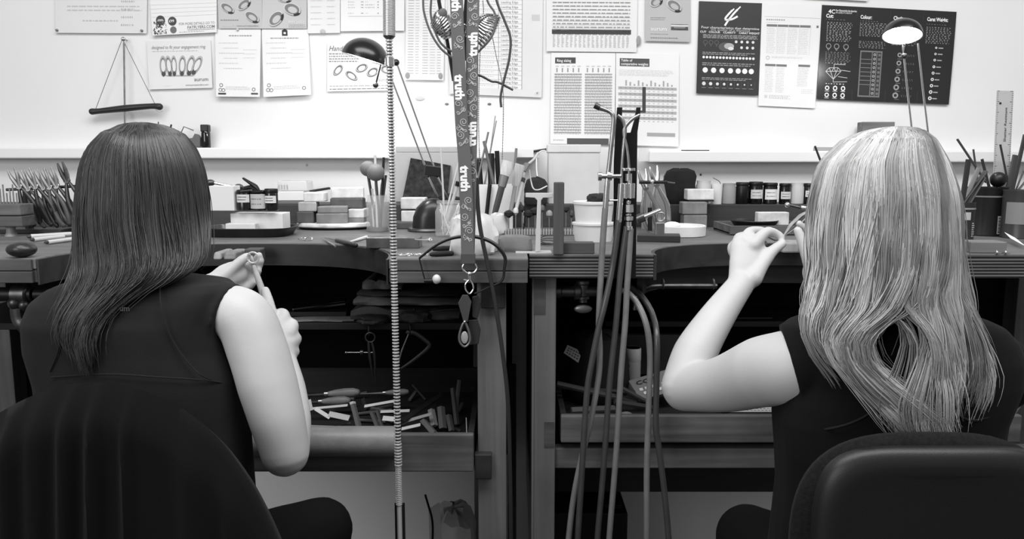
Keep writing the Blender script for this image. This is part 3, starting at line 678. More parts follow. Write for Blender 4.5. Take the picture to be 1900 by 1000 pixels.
mb = MB(); slab(mb, (xc_, yc_), mp(266, yc_), ztop, ztop - 0.36, [(0.0, 0.03), (0.004, 0.012), (0.016, 0.0), (0.03, 0.002), (0.042, 0.014), (0.047, 0.04)], 3.0, 0.008)
mb.build('back_pad', mat('charcoal_upholstery', 24, 0.95, spec=0.1, sheen=0.03, bump=(700, 0.5), var=(200, 0.3)), ch, smooth=60)
zs_ = at(1735, 840, yc_ - 0.03).z
mb = MB(); slab(mb, (xc_ + 0.002, yc_ - 0.024), mp(240, yc_), zs_, ztop - 0.34, [(0.001, 0.034), (0.000, 0.024), (0.0015, 0.014), (0.006, 0.006), (0.012, 0.001), (0.022, 0.0), (0.03, 0.01)], 4.6, 0.008)
mb.build('back_shell', mat('dark_grey_plastic', 26, 0.42, spec=0.4, bump=(900, 0.12)), ch, smooth=60)
mb = MB(); slab(mb, (0, 0), 0.22, 0.21, -0.21, [(0, 0.02), (0.02, 0), (0.05, 0.0), (0.07, 0.02)], 3.0, 0.0)
mb.v = [(v[0] + xc_, 1.2 + v[2] * 0.68, 0.17 + v[1]) for v in mb.v]; mb.build('seat', mat('charcoal_upholstery', 26), ch, smooth=60)
mb = MB(); mb.tube([(xc_, 1.03, ztop - 0.3), (xc_, 1.02, 0.3), (xc_, 1.12, 0.18)], 0.018, 8, 0.4); mb.build('back_bar', M_BLACKM, ch); chair_base(ch, xc_, 1.2, 0.18)
# left chair: back hidden under a draped coat
xl_ = at(205, 800, 1.02).x
chl = thing('office_chair', 'office chair hidden under a draped black cardigan behind the dark-haired woman', 'chair', (xl_, 1.15, FZ))
mb = MB(); zt2 = at(200, 712, 1.06).z; slab(mb, (xl_, 1.024), 0.155, zt2 - 0.05, zt2 - 0.4, [(0.0, 0.03), (0.01, 0.0), (0.025, 0.0), (0.032, 0.03)], 2.0, 0.0); mb.build('back_pad', mat('charcoal_upholstery', 26), chl, smooth=60)
mb = MB(); slab(mb, (0, 0), 0.22, 0.21, -0.21, [(0, 0.02), (0.02, 0), (0.05, 0.0), (0.07, 0.02)], 3.0, 0.0)
mb.v = [(v[0] + xl_, 1.2 + v[2] * 0.68, 0.17 + v[1]) for v in mb.v]; mb.build('seat', mat('charcoal_upholstery', 26), chl, smooth=60)
mb = MB(); mb.tube([(xl_, 1.09, zt2 - 0.3), (xl_, 1.07, 0.3), (xl_, 1.14, 0.18)], 0.018, 8, 0.4); mb.build('back_bar', M_BLACKM, chl); chair_base(chl, xl_, 1.2, 0.18)
prof = [(-190, 1000), (-150, 880), (-80, 800), (0, 757), (60, 722), (130, 697), (200, 690), (265, 702), (340, 733), (400, 777), (450, 838), (490, 905), (525, 985), (560, 1080)]
PX = np.array(prof, float)
NU, NV = 110, 34; vs_, fs_ = [], []
ffold = lambda x: 0.010 * math.exp(-((x - 160) / 14) ** 2) + 0.010 * math.exp(-((x - 208) / 12) ** 2) + 0.011 * math.exp(-((x - 55) / 16) ** 2) + 0.007 * math.exp(-((x - 265) / 9) ** 2) + 0.007 * math.exp(-((x - 105) / 22) ** 2) + 0.008 * math.exp(-((x + 20) / 26) ** 2) + 0.009 * math.exp(-((x - 380) / 30) ** 2) + 0.008 * math.exp(-((x - 450) / 22) ** 2)
for i in range(NU + 1):
    x = -190 + 750 * i / NU; yt = float(np.interp(x, PX[:, 0], PX[:, 1]))
    # soften the outline
    yt = np.mean([np.interp(x + d, PX[:, 0], PX[:, 1]) for d in (-24, -12, 0, 12, 24)])
    ptop = at(x, yt, 1.045)
    for j in range(NV + 1):
        v = j / NV
        if v < 0.25: s_ = (0.25 - v) / 0.25; y = 1.045 + 0.022 * min(1, s_ * 4) ** 0.6; z = ptop.z - 0.2 * s_ ** 0.7
        else:
            s_ = (v - 0.25) / 0.75; dropz = 0.36 * s_
            y = 1.045 - 0.05 * min(1, s_ * 7) ** 0.5 - 0.02 * s_ - ffold(x + 20 * s_ * math.sin(x * 0.01)) * min(1, s_ * 5) * 1.6
            z = ptop.z - dropz
        vs_.append((ptop.x * (1 + 0.0 * v), y, z))
for i in range(NU):
    for j in range(NV):
        a = i * (NV + 1) + j; fs_.append((a, a + 1, a + NV + 2, a + NV + 1))
mb = MB(); mb.add(vs_, fs_); coat = mb.build('cardigan', mat('black_knit', 15, 0.95, spec=0.08, sheen=0.04, bump=(600, 0.3)), smooth=70)
so = coat.modifiers.new('solid', 'SOLIDIFY'); so.thickness = 0.004
tag(coat, 'black cardigan draped in folds over the back of the left chair', 'cardigan')
# ================================================================== papers and posters on the wall
def bil(q, u, v):
    a = q[0].lerp(q[1], u); b = q[3].lerp(q[2], u); return a.lerp(b, v)
class Sheet:
    """a sheet pinned on the wall; corners as photo pixels TL TR BR BL; print given in 0..1 sheet coordinates (x right, y down)"""
    def __init__(s, name, label, cat, corners, g, Y=2.546, lift=0.004, gloss=0.7, thick=0.0008, bow=0.0):
        s.Y = Y
        ys = (Y, Y, Y - lift, Y - lift)
        s.q = [at(c[0], c[1], y) for c, y in zip(corners, ys)]
        s.w = (s.q[1] - s.q[0]).length; s.h = (s.q[3] - s.q[0]).length; s.bow = bow
        c = sum(s.q, Vector()) / 4
        s.t = thing(name, label, cat, c)
        mb = MB(); n = 10; vs = []; fs = []
        for i in range(n + 1):
            for j in range(n + 1):
                vs.append(s.P(i / n, j / n, 0))
        for i in range(n):
            for j in range(n):
                a = i * (n + 1) + j; fs.append((a, a + 1, a + n + 2, a + n + 1))
        m = len(vs); vs += [(v[0], v[1] + thick, v[2]) for v in vs]; fs += [tuple(q + m for q in reversed(f)) for f in fs]
        for i in range(n):
            for (a, b) in ((i * (n + 1), (i + 1) * (n + 1)), ((i + 1) * (n + 1) + n, i * (n + 1) + n), (i + 1, i), (n * (n + 1) + i, n * (n + 1) + i + 1)):
                fs.append((a, b, b + m, a + m))
        mb.add(vs, fs); mb.build('sheet', mat('sheet_%d_%d' % (g, gloss * 100), g, gloss, spec=0.25 if gloss > 0.5 else 0.5, var=(6, 0.03)), s.t, smooth=30)
        s.mb = MB(); s.mats = []
    def P(s, u, v, off):
        p = bil(s.q, u, v); return (p.x, p.y - off - s.bow * math.sin(PI * v) - s.bow * 0.6 * (v ** 3), p.z)
    def m(s, g):
        k = ink(g)
        if k not in s.mats: s.mats.append(k)
        s.mb.cur = s.mats.index(k)
    def poly(s, pts, g, off=0.0005):
        s.m(g); s.mb.add([s.P(u, v, off) for u, v in pts], [tuple(range(len(pts)))])
    def rect(s, x0, y0, x1, y1, g, off=0.0005): s.poly([(x0, y1), (x1, y1), (x1, y0), (x0, y0)], g, off)
    def disc(s, cx, cy, r, g, off=0.0007, ry=None, n=18):
        ry = r * s.w / s.h if ry is None else ry
        s.poly([(cx + r * math.cos(-2 * PI * k / n), cy + ry * math.sin(2 * PI * k / n) * -1) for k in range(n)][::-1], g, off)
    def ring(s, cx, cy, rx, ry, th, rot, g, off=0.0007, a0=0, a1=2 * PI, n=26):
        """elliptical band, rx/ry in sheet width units"""
        s.m(g); k = s.w / s.h; vs = []; cr, sr = math.cos(rot), math.sin(rot)
        for i in range(n + 1):
            t = a0 + (a1 - a0) * i / n
            for f in (1, 1 - th):
                x, y = rx * f * math.cos(t), ry * f * math.sin(t)
                vs.append(s.P(cx + x * cr - y * sr, cy + (x * sr + y * cr) * k, off))
        s.mb.add(vs, [(2 * i, 2 * i + 2, 2 * i + 3, 2 * i + 1) for i in range(n)])
    def line(s, x0, y0, x1, y1, th, g, off=0.0006):
        k = s.w / s.h; d = Vector((x1 - x0, (y1 - y0) / k)); d.normalize(); nx, ny = -d.y * th / 2, d.x * th / 2 * k
        s.poly([(x0 + nx, y0 + ny), (x1 + nx, y1 + ny), (x1 - nx, y1 - ny), (x0 - nx, y0 - ny)], g, off)
    def lines(s, x0, y0, x1, y1, n, g, duty=0.45, words=True, seed=0, ragged=0.15):
        R = random.Random(seed + int(x0 * 1000) + int(y0 * 777)); dy = (y1 - y0) / n
        for i in range(n):
            y = y0 + dy * i; xe = x1 - (R.random() ** 2) * ragged * (x1 - x0)
            if not words: s.rect(x0, y, xe, y + dy * duty, g); continue
            x = x0
            while x < xe:
                wl = R.uniform(0.02, 0.075) * (x1 - x0) / 0.8; s.rect(x, y, min(xe, x + wl), y + dy * duty, g); x += wl + 0.012
    def text(s, x, y, h, txt, g, bold=0.0, off=0.0008, width=None, slant=0.0):
        """baseline-left at x,y; h letter size as share of sheet height"""
        tv, tf, a, b = text_geo(txt, bold); k = s.h / s.w; sx = h * k
        if width: sx = width / max(1e-6, b - a)
        s.m(g); s.mb.add([s.P(x + (v[0] - a + slant * v[1]) * sx, y - v[1] * h, off) for v in tv], tf)
    def done(s, name='print'):
        if s.mb.v: s.mb.build(name, s.mats, s.t, smooth=0, kind='stuff')
        return s.t
    def pin(s, u, v, g=120, r=0.004):
        p = Vector(s.P(u, v, 0.0)); mb = MB(); mb.lathe([(r, 0), (r, 0.002), (r * 0.6, 0.003), (r * 0.75, 0.007), (r * 0.2, 0.008)], 12, T(p) @ RX(PI / 2)); mb.build('pin', plain(g, 0.3), s.t)
    def tab(s, u, v, w=0.012, h=0.012, g=170):
        p = Vector(s.P(u, v, 0.0012)); mb = MB(); mb.sphere(p, 1, 12, 6, (w / 2, 0.0012, h / 2)); mb.build('tack', plain(g, 0.6), s.t)
# --- top left large sheet
S = Sheet('paper_sheet', 'large faint printed sheet pinned above the hanging pump drill', 'paper', [(102, -60), (274, -60), (272, 62), (103, 61)], 218)
S.lines(0.13, 0.58, 0.95, 0.70, 2, 190, 0.3); S.lines(0.30, 0.80, 0.75, 0.84, 1, 185, 0.45); S.lines(0.72, 0.5, 0.86, 0.98, 4, 165, 0.22); S.done(); S.pin(0.02, 0.96); S.pin(0.95, 0.96)
S = Sheet('flyer', 'white flyer with printed circles and web address at its foot', 'flyer', [(274, -60), (402, -60), (402, 60), (283, 66)], 226, lift=0.008)
for i in range(4): S.line(0.0, 0.55 + 0.06 * i, 1.0, 0.54 + 0.06 * i, 0.004, 205)
R_ = random.Random(4)
for i in range(60): x, y = R_.random() * 0.22, 0.80 + R_.random() * 0.18; S.disc(0.02 + x, y, R_.uniform(0.004, 0.014), R_.choice((60, 120, 90)))
S.disc(0.14, 0.78, 0.07, 75); S.disc(0.32, 0.80, 0.065, 75, 0.0008); S.disc(0.33, 0.93, 0.05, 110, 0.0009)
S.rect(0.10, 0.765, 0.18, 0.777, 200, 0.0012); S.rect(0.09, 0.783, 0.19, 0.793, 200, 0.0012); S.text(0.27, 0.815, 0.055, '£99', 230, 0.02, 0.0012)
S.text(0.42, 0.865, 0.055, 'FOR MORE DETAILS GO TO', 150, width=0.55); S.text(0.55, 0.925, 0.062, 'FATFLYERS.COM', 130, 0.015, width=0.42); S.rect(0.55, 0.94, 0.97, 0.948, 140); S.lines(0.42, 0.965, 0.85, 0.985, 1, 170, 0.5); S.done()
S = Sheet('flyer', 'white flyer with a row of upright rings, beside the pump drill string', 'flyer', [(272, 76), (391, 74), (394, 163), (277, 166)], 224)
S.text(0.07, 0.17, 0.10, 'designed to fit your engagement ring', 140, width=0.84, slant=0.25); S.lines(0.08, 0.21, 0.92, 0.25, 1, 190, 0.4)
for i, (x, rx, ro) in enumerate(((0.24, 0.055, 0.0), (0.33, 0.05, -0.1), (0.41, 0.045, 0.0), (0.54, 0.055, 0.1), (0.67, 0.06, 0.25), (0.77, 0.06, 0.5))):
    S.ring(x, 0.52, rx, 0.155, 0.35, ro, 120); S.ring(x, 0.52, rx * 0.9, 0.15, 0.14, ro, 190, 0.001); S.ring(x, 0.53, rx, 0.155, 0.45, ro, 80, 0.0011, 0.9, 2.2)
S.poly([(0.24, 0.71), (0.74, 0.72), (0.7, 0.75), (0.3, 0.74)], 165); S.text(0.72, 0.85, 0.11, 'aurum', 120, 0.01, width=0.22); S.text(0.58, 0.945, 0.05, 'www.aurumjewellers.com', 120, width=0.36); S.lines(0.23, 0.93, 0.36, 0.96, 1, 195, 0.5); S.done()
def ringphoto(S, L):
    for cx, cy, rx, ry, ro in L:
        S.ring(cx, cy, rx, ry, 0.46, ro, 125); S.ring(cx - 0.01, cy - 0.012, rx * 0.98, ry * 0.98, 0.13, ro, 205, 0.001); S.ring(cx, cy, rx, ry, 0.34, ro, 55, 0.0012, 0.2, 1.2)
S = Sheet('photo_print', 'grey photo print of three rings above the left handwritten sheet', 'print', [(402, -50), (486, -50), (486, 53), (406, 53)], 178, gloss=0.4)
ringphoto(S, [(0.22, 0.64, 0.17, 0.09, 0.5), (0.60, 0.58, 0.17, 0.09, -0.6), (0.78, 0.80, 0.18, 0.10, 0.5)]); S.lines(0.05, 0.84, 0.5, 0.88, 1, 120, 0.4); S.text(0.08, 0.97, 0.07, 'aurum', 205, width=0.3); S.text(0.42, 0.965, 0.045, 'www.aurumjewellers', 140, width=0.5); S.done()
S = Sheet('photo_print', 'grey photo print of large rings above the right handwritten sheet', 'print', [(487, -50), (570, -50), (569, 53), (486, 53)], 182, gloss=0.4)
ringphoto(S, [(0.5, 0.47, 0.16, 0.08, 0.1), (0.68, 0.66, 0.20, 0.13, 0.3), (0.32, 0.83, 0.2, 0.13, -0.8)]); S.text(0.58, 0.90, 0.09, 'aurum', 215, 0.01, width=0.36); S.lines(0.6, 0.93, 0.98, 1.0, 2, 130, 0.3); S.done()
for k, (co, lb) in enumerate((([(399, 54), (484, 54), (482, 180), (401, 179)], 'handwritten sheet under the left grey ring photo print'), ([(486, 54), (572, 54), (577, 176), (489, 180)], 'handwritten sheet with dark square logo under the right grey ring photo print'))):
    S = Sheet('order_sheet', lb, 'paper', co, 228, lift=0.014)
    if k == 0: S.lines(0.3, 0.09, 0.85, 0.115, 1, 140, 0.6); S.pin(0.5, 0.01, 200)
    else:
        S.rect(0.43, 0.02, 0.55, 0.10, 60); S.poly([(0.43, 0.02), (0.49, -0.005), (0.55, 0.02)], 60); S.rect(0.465, 0.045, 0.515, 0.075, 215, 0.001); S.lines(0.18, 0.128, 0.8, 0.15, 1, 130, 0.6)
    for j in range(6): S.lines(0.08 + 0.1 * (j % 2), 0.2 + j * 0.075, 0.5 + 0.07 * (j % 3), 0.22 + j * 0.075, 1, 190, 0.5, seed=j)
    for j in range(3): S.lines(0.62, 0.3 + j * 0.06, 0.92, 0.32 + j * 0.06, 1, 195, 0.45, seed=j + 7)
    S.lines(0.22, 0.85, 0.8, 0.91, 3, 170, 0.25)
    for x, y in ((0.12, 0.83), (0.1, 0.90), (0.17, 0.905), (0.86, 0.89)): S.ring(x, y, 0.04, 0.04, 0.3, 0, 100)
    if k == 0: S.rect(0.05, 0.945, 0.23, 0.97, 60); S.rect(0.80, 0.94, 0.96, 0.965, 80)
    S.done()
S = Sheet('paper_sheet', 'faint handwritten sheet tacked left of the typed table sheet', 'paper', [(570, -50), (631, -50), (631, 61), (571, 62)], 222)
for j in range(5): S.lines(0.1, 0.45 + j * 0.1, 0.45, 0.48 + j * 0.1, 1, 195, 0.5, seed=j); S.lines(0.6, 0.45 + j * 0.1, 0.85, 0.48 + j * 0.1, 1, 185, 0.5, seed=j)
S.done(); S.tab(0.47, 0.97, 0.018, 0.014, 185)
S = Sheet('paper_sheet', 'white sheet with a small typed table behind the metal flex shaft', 'paper', [(632, -50), (750, -50), (750, 57), (632, 58)], 228)
for j, y in enumerate((0.49, 0.54, 0.585, 0.685)):
    S.lines(0.12, y, 0.23, y + 0.02, 1, 135, 0.7, True, j); S.rect(0.32, y, 0.36, y + 0.012, 150); S.lines(0.39, y, 0.39 + (0.05, 0.15, 0.15, 0.05)[j], y + 0.02, 1, 135, 0.7, True, j); S.rect(0.58, y, 0.6, y + 0.015, 140); S.rect(0.68, y, 0.7, y + 0.015, 140)
S.rect(0.12, 0.74, 0.72, 0.745, 165); S.done()
S = Sheet('flyer', 'white flyer with five scattered rings behind the left lamp shade', 'flyer', [(607, 80), (726, 80), (726, 168), (607, 170)], 224)
S.text(0.03, 0.16, 0.15, 'Handmade', 110, slant=0.3, width=0.42)
S.lines(0.03, 0.21, 0.5, 0.42, 4, 140, 0.4)
for cx, cy, rx, ry, ro in ((0.17, 0.56, 0.10, 0.055, -0.85), (0.38, 0.68, 0.11, 0.055, 0.6), (0.54, 0.52, 0.10, 0.06, -0.4), (0.71, 0.61, 0.10, 0.065, -0.5), (0.93, 0.56, 0.10, 0.06, 0.3)):
    S.ring(cx, cy, rx, ry, 0.4, ro, 110); S.ring(cx, cy - 0.012, rx * 0.96, ry * 0.9, 0.16, ro, 195, 0.001)
S.lines(0.04, 0.88, 0.98, 0.92, 1, 175, 0.5); S.lines(0.04, 0.945, 0.98, 0.97, 1, 110, 0.6); S.text(0.8, 0.8, 0.09, 'aurum', 160, width=0.18); S.done()
S = Sheet('paper_sheet', 'long narrow price list tacked left of the hanging lanyard', 'paper', [(754, -50), (826, -50), (823, 149), (752, 148)], 226)
for c in range(5): S.lines(0.06 + c * 0.19, 0.2, 0.06 + c * 0.19 + (0.10 if c in (1, 4) else 0.15), 0.96, 30, 190 if c % 2 else 178, 0.25, False, c)
S.done(); S.tab(0.06, 0.96, 0.014, 0.02, 150); S.tab(0.92, 0.96, 0.014, 0.02, 150)
S = Sheet('laminated_chart', 'large laminated chart listing grades behind the hanging lanyard', 'chart', [(830, -50), (1008, -50), (1005, 181), (834, 174)], 218, gloss=0.35)
S.rect(0.30, 0.02, 0.78, 0.94, 228, 0.0003)
for j in range(23):
    y = 0.06 + j * 0.0383; S.rect(0.30, y, 0.78, y + 0.003, 165); S.text(0.56, y + 0.03, 0.026, 'Leading Edge', 130, width=0.18); S.lines(0.33, y + 0.012, 0.5, y + 0.024, 1, 190, 0.6, seed=j)
for x in (0.30, 0.53, 0.78): S.rect(x, 0.02, x + 0.006, 0.94, 150)
S.rect(0.885, 0.33, 0.97, 0.38, 200); S.lines(0.89, 0.34, 0.965, 0.375, 3, 130, 0.3); S.done(); S.pin(0.95, 0.96, 190, 0.003); S.pin(0.08, 0.94, 190, 0.003)
S = Sheet('laminated_chart', 'dense conversion table with a black dividing bar, at the top centre', 'chart', [(1014, -60), (1184, -60), (1181, 97), (1014, 95)], 222, gloss=0.35)
for j in range(13): S.lines(0.07, 0.28 + j * 0.042, 0.92, 0.30 + j * 0.042, 1, 150, 0.75, True, j, 0.0)
S.rect(0.06, 0.27, 0.93, 0.275, 90)
for j in range(11): S.rect(0.06, 0.32 + j * 0.045, 0.93, 0.323 + j * 0.045, 160)
S.rect(0.06, 0.735, 0.935, 0.79, 70); S.lines(0.38, 0.752, 0.64, 0.775, 1, 170, 0.6)
for j in range(18): S.lines(0.07 + 0.048 * j, 0.81, 0.098 + 0.048 * j, 0.955, 9, 175, 0.5, False, j, 0.5)
S.done(); S.tab(1.02, 0.86, 0.014, 0.03, 150)
S = Sheet('photo_print', 'grey photo print with two rings, left of the black poster', 'print', [(1197, -40), (1281, -40), (1281, 78), (1197, 76)], 176, gloss=0.4)
ringphoto(S, [(0.25, 0.38, 0.15, 0.10, -0.5), (0.65, 0.44, 0.18, 0.11, 0.5)]); S.ring(0.76, 0.77, 0.19, 0.06, 0.3, 0, 90); S.rect(0.57, 0.72, 0.95, 0.82, 130); S.rect(0.57, 0.735, 0.95, 0.76, 210, 0.001); S.rect(0.57, 0.79, 0.95, 0.81, 70, 0.001)
S.text(0.12, 0.83, 0.09, 'aurum', 225, 0.01, width=0.36); S.lines(0.12, 0.62, 0.45, 0.68, 2, 110, 0.3); S.lines(0.12, 0.88, 0.5, 0.90, 1, 120, 0.5); S.lines(0.12, 0.94, 0.8, 0.96, 1, 110, 0.6); S.done()
S = Sheet('size_chart', 'white ring sizing chart with two striped columns', 'chart', [(1023, 98), (1142, 98), (1140, 268), (1021, 267)], 230)
S.rect(0.06, 0.05, 0.38, 0.115, 80); S.text(0.09, 0.098, 0.042, 'Ring sizing', 235, 0.015, width=0.22)
for c0 in (0.05, 0.525):
    for j in range(5): S.rect(c0 + 0.03 + j * 0.085, 0.165, c0 + 0.05 + j * 0.085, 0.21, 150); S.rect(c0 + 0.02 + j * 0.085, 0.14, c0 + 0.07 + j * 0.085, 0.15, 190)
    for j in range(22):
        y = 0.225 + j * 0.0305; S.rect(c0, y, c0 + 0.43, y + 0.0145, 182); S.lines(c0 + 0.01, y + 0.003, c0 + 0.42, y + 0.013, 1, 140, 0.8, True, j, 0.0); S.lines(c0 + 0.01, y + 0.018, c0 + 0.42, y + 0.027, 1, 180, 0.7, True, j, 0.0)
S.rect(0.26, 0.935, 0.91, 1.0, 90); S.lines(0.05, 0.95, 0.22, 0.97, 1, 150, 0.6); S.done()
S = Sheet('weights_chart', 'white comparative weights chart with banded table and black column', 'chart', [(1143, 98), (1260, 101), (1259, 272), (1142, 269)], 230)
S.rect(0.06, 0.055, 0.53, 0.14, 85); S.text(0.08, 0.09, 0.038, 'Table of', 230, 0.015, width=0.18); S.text(0.08, 0.128, 0.038, 'comparative weights', 230, 0.015, width=0.43)
S.lines(0.05, 0.18, 0.92, 0.25, 5, 195, 0.25)
for j in range(12): S.rect(0.15 + 0.066 * j, 0.29 + 0.02 * (j % 3), 0.175 + 0.066 * j, 0.35, 165)
for j in range(6):
    S.rect(0.04, 0.36 + j * 0.065, 0.965, 0.39 + j * 0.065, 172); 
    for q in range(12): S.rect(0.07 + q * 0.074, 0.37 + j * 0.065, 0.095 + q * 0.074, 0.378 + j * 0.065, 140, 0.0008); S.rect(0.07 + q * 0.074, 0.403 + j * 0.065, 0.1 + q * 0.074, 0.412 + j * 0.065, 190)
S.rect(0.42, 0.36, 0.475, 0.64, 70, 0.001); S.rect(0.1, 0.615, 0.42, 0.64, 70, 0.001); S.rect(0.5, 0.855, 0.945, 0.895, 165); S.done()
# --- black poster
S = Sheet('poster', 'black diamond poster with a white handwritten numeral 4 at its top', 'poster', [(1297, 2), (1414, 6), (1407, 177), (1292, 173)], 46, gloss=0.4)
for pts in ([(0.56, 0.07), (0.50, 0.11), (0.42, 0.185), (0.52, 0.185), (0.62, 0.15)], [(0.66, 0.045), (0.57, 0.11), (0.48, 0.19), (0.42, 0.255)]):
    P_ = smoothpts([Vector((a, b, 0)) for a, b in pts], 4)
    for i in range(len(P_) - 1): S.line(P_[i].x, P_[i].y, P_[i + 1].x, P_[i + 1].y, 0.03 if i > 1 else 0.02, 235, 0.001)
S.text(0.05, 0.29, 0.035, 'Four characteristics that determine', 215, 0.01, width=0.92); S.text(0.2, 0.312, 0.03, 'the quality of a diamond', 190, width=0.62)
S.text(0.03, 0.338, 0.03, 'CUT', 225, 0.02, width=0.10); S.text(0.17, 0.338, 0.03, 'COLOUR', 225, 0.02, width=0.18); S.text(0.4, 0.338, 0.03, 'CLARITY', 225, 0.02, width=0.2); S.text(0.65, 0.338, 0.03, 'CARAT WEIGHT', 225, 0.02, width=0.33)
S.lines(0.08, 0.355, 0.95, 0.40, 3, 165, 0.5)
for x in (0.12, 0.21, 0.30): S.ring(x, 0.44, 0.035, 0.035, 0.25, 0, 100); S.line(x, 0.46, x, 0.485, 0.012, 100)
for (a, b, rr_, gg) in ((0.45, 0.485, 0.12, 90), (0.5, 0.475, 0.08, 170), (0.53, 0.5, 0.045, 215)): S.disc(a, b, rr_, gg, 0.0006 + rr_ * 0.0 + (0.2 - rr_) * 0.002, ry=rr_ * 0.42)
for i in range(4):
    for j in range(2):
        if (i, j) != (0, 1): S.disc(0.61 + i * 0.09, 0.425 + j * 0.062, 0.022, 215, 0.001)
S.lines(0.08, 0.545, 0.92, 0.58, 2, 150, 0.5)
for i in range(16): S.disc(0.1 + i * 0.053, 0.602, 0.02, 232, 0.001)
S.lines(0.08, 0.66, 0.93, 0.70, 2, 150, 0.5)
for i, x in enumerate((0.13, 0.265, 0.40, 0.535, 0.66, 0.765, 0.87)): S.disc(x, 0.742, 0.042, 232, 0.001)
S.lines(0.08, 0.822, 0.9, 0.855, 2, 150, 0.5)
for i in range(8): S.disc(0.115 + i * 0.109, 0.89, 0.03 - i * 0.0028, 215, 0.001); S.rect(0.08 + i * 0.109, 0.93, 0.15 + i * 0.109, 0.937, 130); S.rect(0.17 + i * 0.109, 0.86, 0.173 + i * 0.109, 0.935, 110)
S.done()
S = Sheet('table_sheet', 'white sheet with small printed tables between the two black posters', 'paper', [(1414, 6), (1527, 9), (1512, 201), (1407, 196)], 228, lift=0.002)
S.line(0.05, 0.125, 0.98, 0.13, 0.004, 195); S.lines(0.08, 0.15, 0.42, 0.165, 1, 150, 0.7); S.lines(0.08, 0.18, 0.3, 0.19, 1, 175, 0.5)
for i in range(4): S.rect(0.09 + i * 0.185, 0.2, 0.265 + i * 0.185, 0.222, 120); S.lines(0.1 + i * 0.185, 0.235, 0.24 + i * 0.185, 0.49, 15, 185, 0.4, True, i); S.rect(0.27 + i * 0.185, 0.2, 0.274 + i * 0.185, 0.49, 190)
S.rect(0.92, 0.2, 0.955, 0.222, 110); S.ring(0.13, 0.525, 0.03, 0.03, 0.25, 0, 175); S.lines(0.2, 0.51, 0.75, 0.53, 2, 195, 0.4)
for i in range(2): S.rect(0.09 + i * 0.19, 0.585, 0.27 + i * 0.19, 0.607, 120); S.lines(0.1 + i * 0.19, 0.62, 0.24 + i * 0.19, 0.87, 15, 185, 0.4, True, i + 9)
S.rect(0.66, 0.58, 0.86, 0.602, 120); S.lines(0.66, 0.615, 0.84, 0.80, 12, 185, 0.4); S.lines(0.18, 0.89, 0.55, 0.93, 3, 185, 0.4); S.rect(0.1, 0.89, 0.15, 0.92, 205); S.lines(0.74, 0.82, 0.95, 0.87, 3, 195, 0.35); S.done()
S = Sheet('poster', 'wide glossy folded black four-panel diamond poster behind the lit lamp', 'poster', [(1525, 9), (1775, 22), (1760, 194), (1515, 184)], 42, gloss=0.24, bow=0.002)
S.text(0.05, 0.085, 0.06, '4C', 235, 0.02, width=0.05); S.text(0.105, 0.06, 0.03, 'Four Characteristics that determine', 225, 0.02, width=0.155); S.text(0.105, 0.08, 0.025, 'the quality of a diamond', 205, 0.015, width=0.12)
for i, (t_, x, w_) in enumerate((('Cut:', 0.035, 0.055), ('Colour:', 0.29, 0.085), ('Clarity:', 0.535, 0.088), ('Carat Weight:', 0.785, 0.155))):
    S.text(x, 0.13 - 0.006 * i, 0.055, t_, 235, 0.03, width=w_); S.lines(x, 0.145, x + 0.15, 0.155, 1, 130, 0.5)
S.lines(0.045, 0.175, 0.235, 0.385, 12, 150, 0.5); S.lines(0.29, 0.165, 0.49, 0.315, 9, 140, 0.5); S.lines(0.29, 0.36, 0.49, 0.44, 5, 130, 0.5); S.lines(0.535, 0.165, 0.72, 0.4, 12, 120, 0.4); S.lines(0.785, 0.175, 0.975, 0.36, 10, 135, 0.5)
for i, x in enumerate((0.065, 0.125, 0.195)): S.ring(x, 0.43, 0.02, 0.02, 0.25, 0, 150); S.line(x - 0.015, 0.44, x, 0.475, 0.004, 150); S.line(x + 0.015, 0.44, x, 0.475, 0.004, 150)
S.lines(0.045, 0.49, 0.235, 0.60, 8, 120, 0.5); S.lines(0.05, 0.605, 0.24, 0.615, 1, 190, 0.6)
for a, b in (((0.055, 0.70), (0.08, 0.66)), ((0.08, 0.66), (0.145, 0.655)), ((0.145, 0.655), (0.17, 0.69)), ((0.17, 0.69), (0.115, 0.78)), ((0.115, 0.78), (0.055, 0.70)), ((0.055, 0.70), (0.17, 0.69)), ((0.08, 0.66), (0.115, 0.78)), ((0.145, 0.655), (0.115, 0.78)), ((0.1, 0.7), (0.115, 0.655)), ((0.13, 0.7), (0.115, 0.655)), ((0.115, 0.655), (0.115, 0.62)), ((0.115, 0.62), (0.2, 0.62)), ((0.17, 0.68), (0.24, 0.69)), ((0.15, 0.75), (0.22, 0.76)), ((0.115, 0.78), (0.115, 0.81)), ((0.115, 0.81), (0.22, 0.80))):
    S.line(a[0], a[1], b[0], b[1], 0.004, 195)
S.lines(0.06, 0.825, 0.22, 0.835, 1, 225, 0.7)
for i in range(3):
    for j in range(2):
        x, y = 0.073 + i * 0.06, 0.875 + j * 0.075; S.ring(x, y, 0.0165, 0.0185 if i else 0.0165, 0.45, 0, 230); S.rect(x - 0.017, y + 0.03, x + 0.017, y + 0.036, 200)
S.rect(0.305, 0.46, 0.47, 0.955, 120); S.rect(0.313, 0.475, 0.392, 0.94, 52, 0.001); S.rect(0.398, 0.475, 0.462, 0.94, 60, 0.001)
for j in range(6): S.rect(0.313, 0.55 + j * 0.045, 0.392, 0.555 + j * 0.045, 140, 0.0013)
S.rect(0.313, 0.82, 0.392, 0.825, 140, 0.0013); S.rect(0.427, 0.475, 0.431, 0.94, 140, 0.0013)
for j in range(10): S.ring(0.413, 0.5 + j * 0.046, 0.009, 0.009, 0.4, 0, 190, 0.0014); S.rect(0.44, 0.49 + j * 0.046, 0.458, 0.515 + j * 0.046, 110, 0.0013)
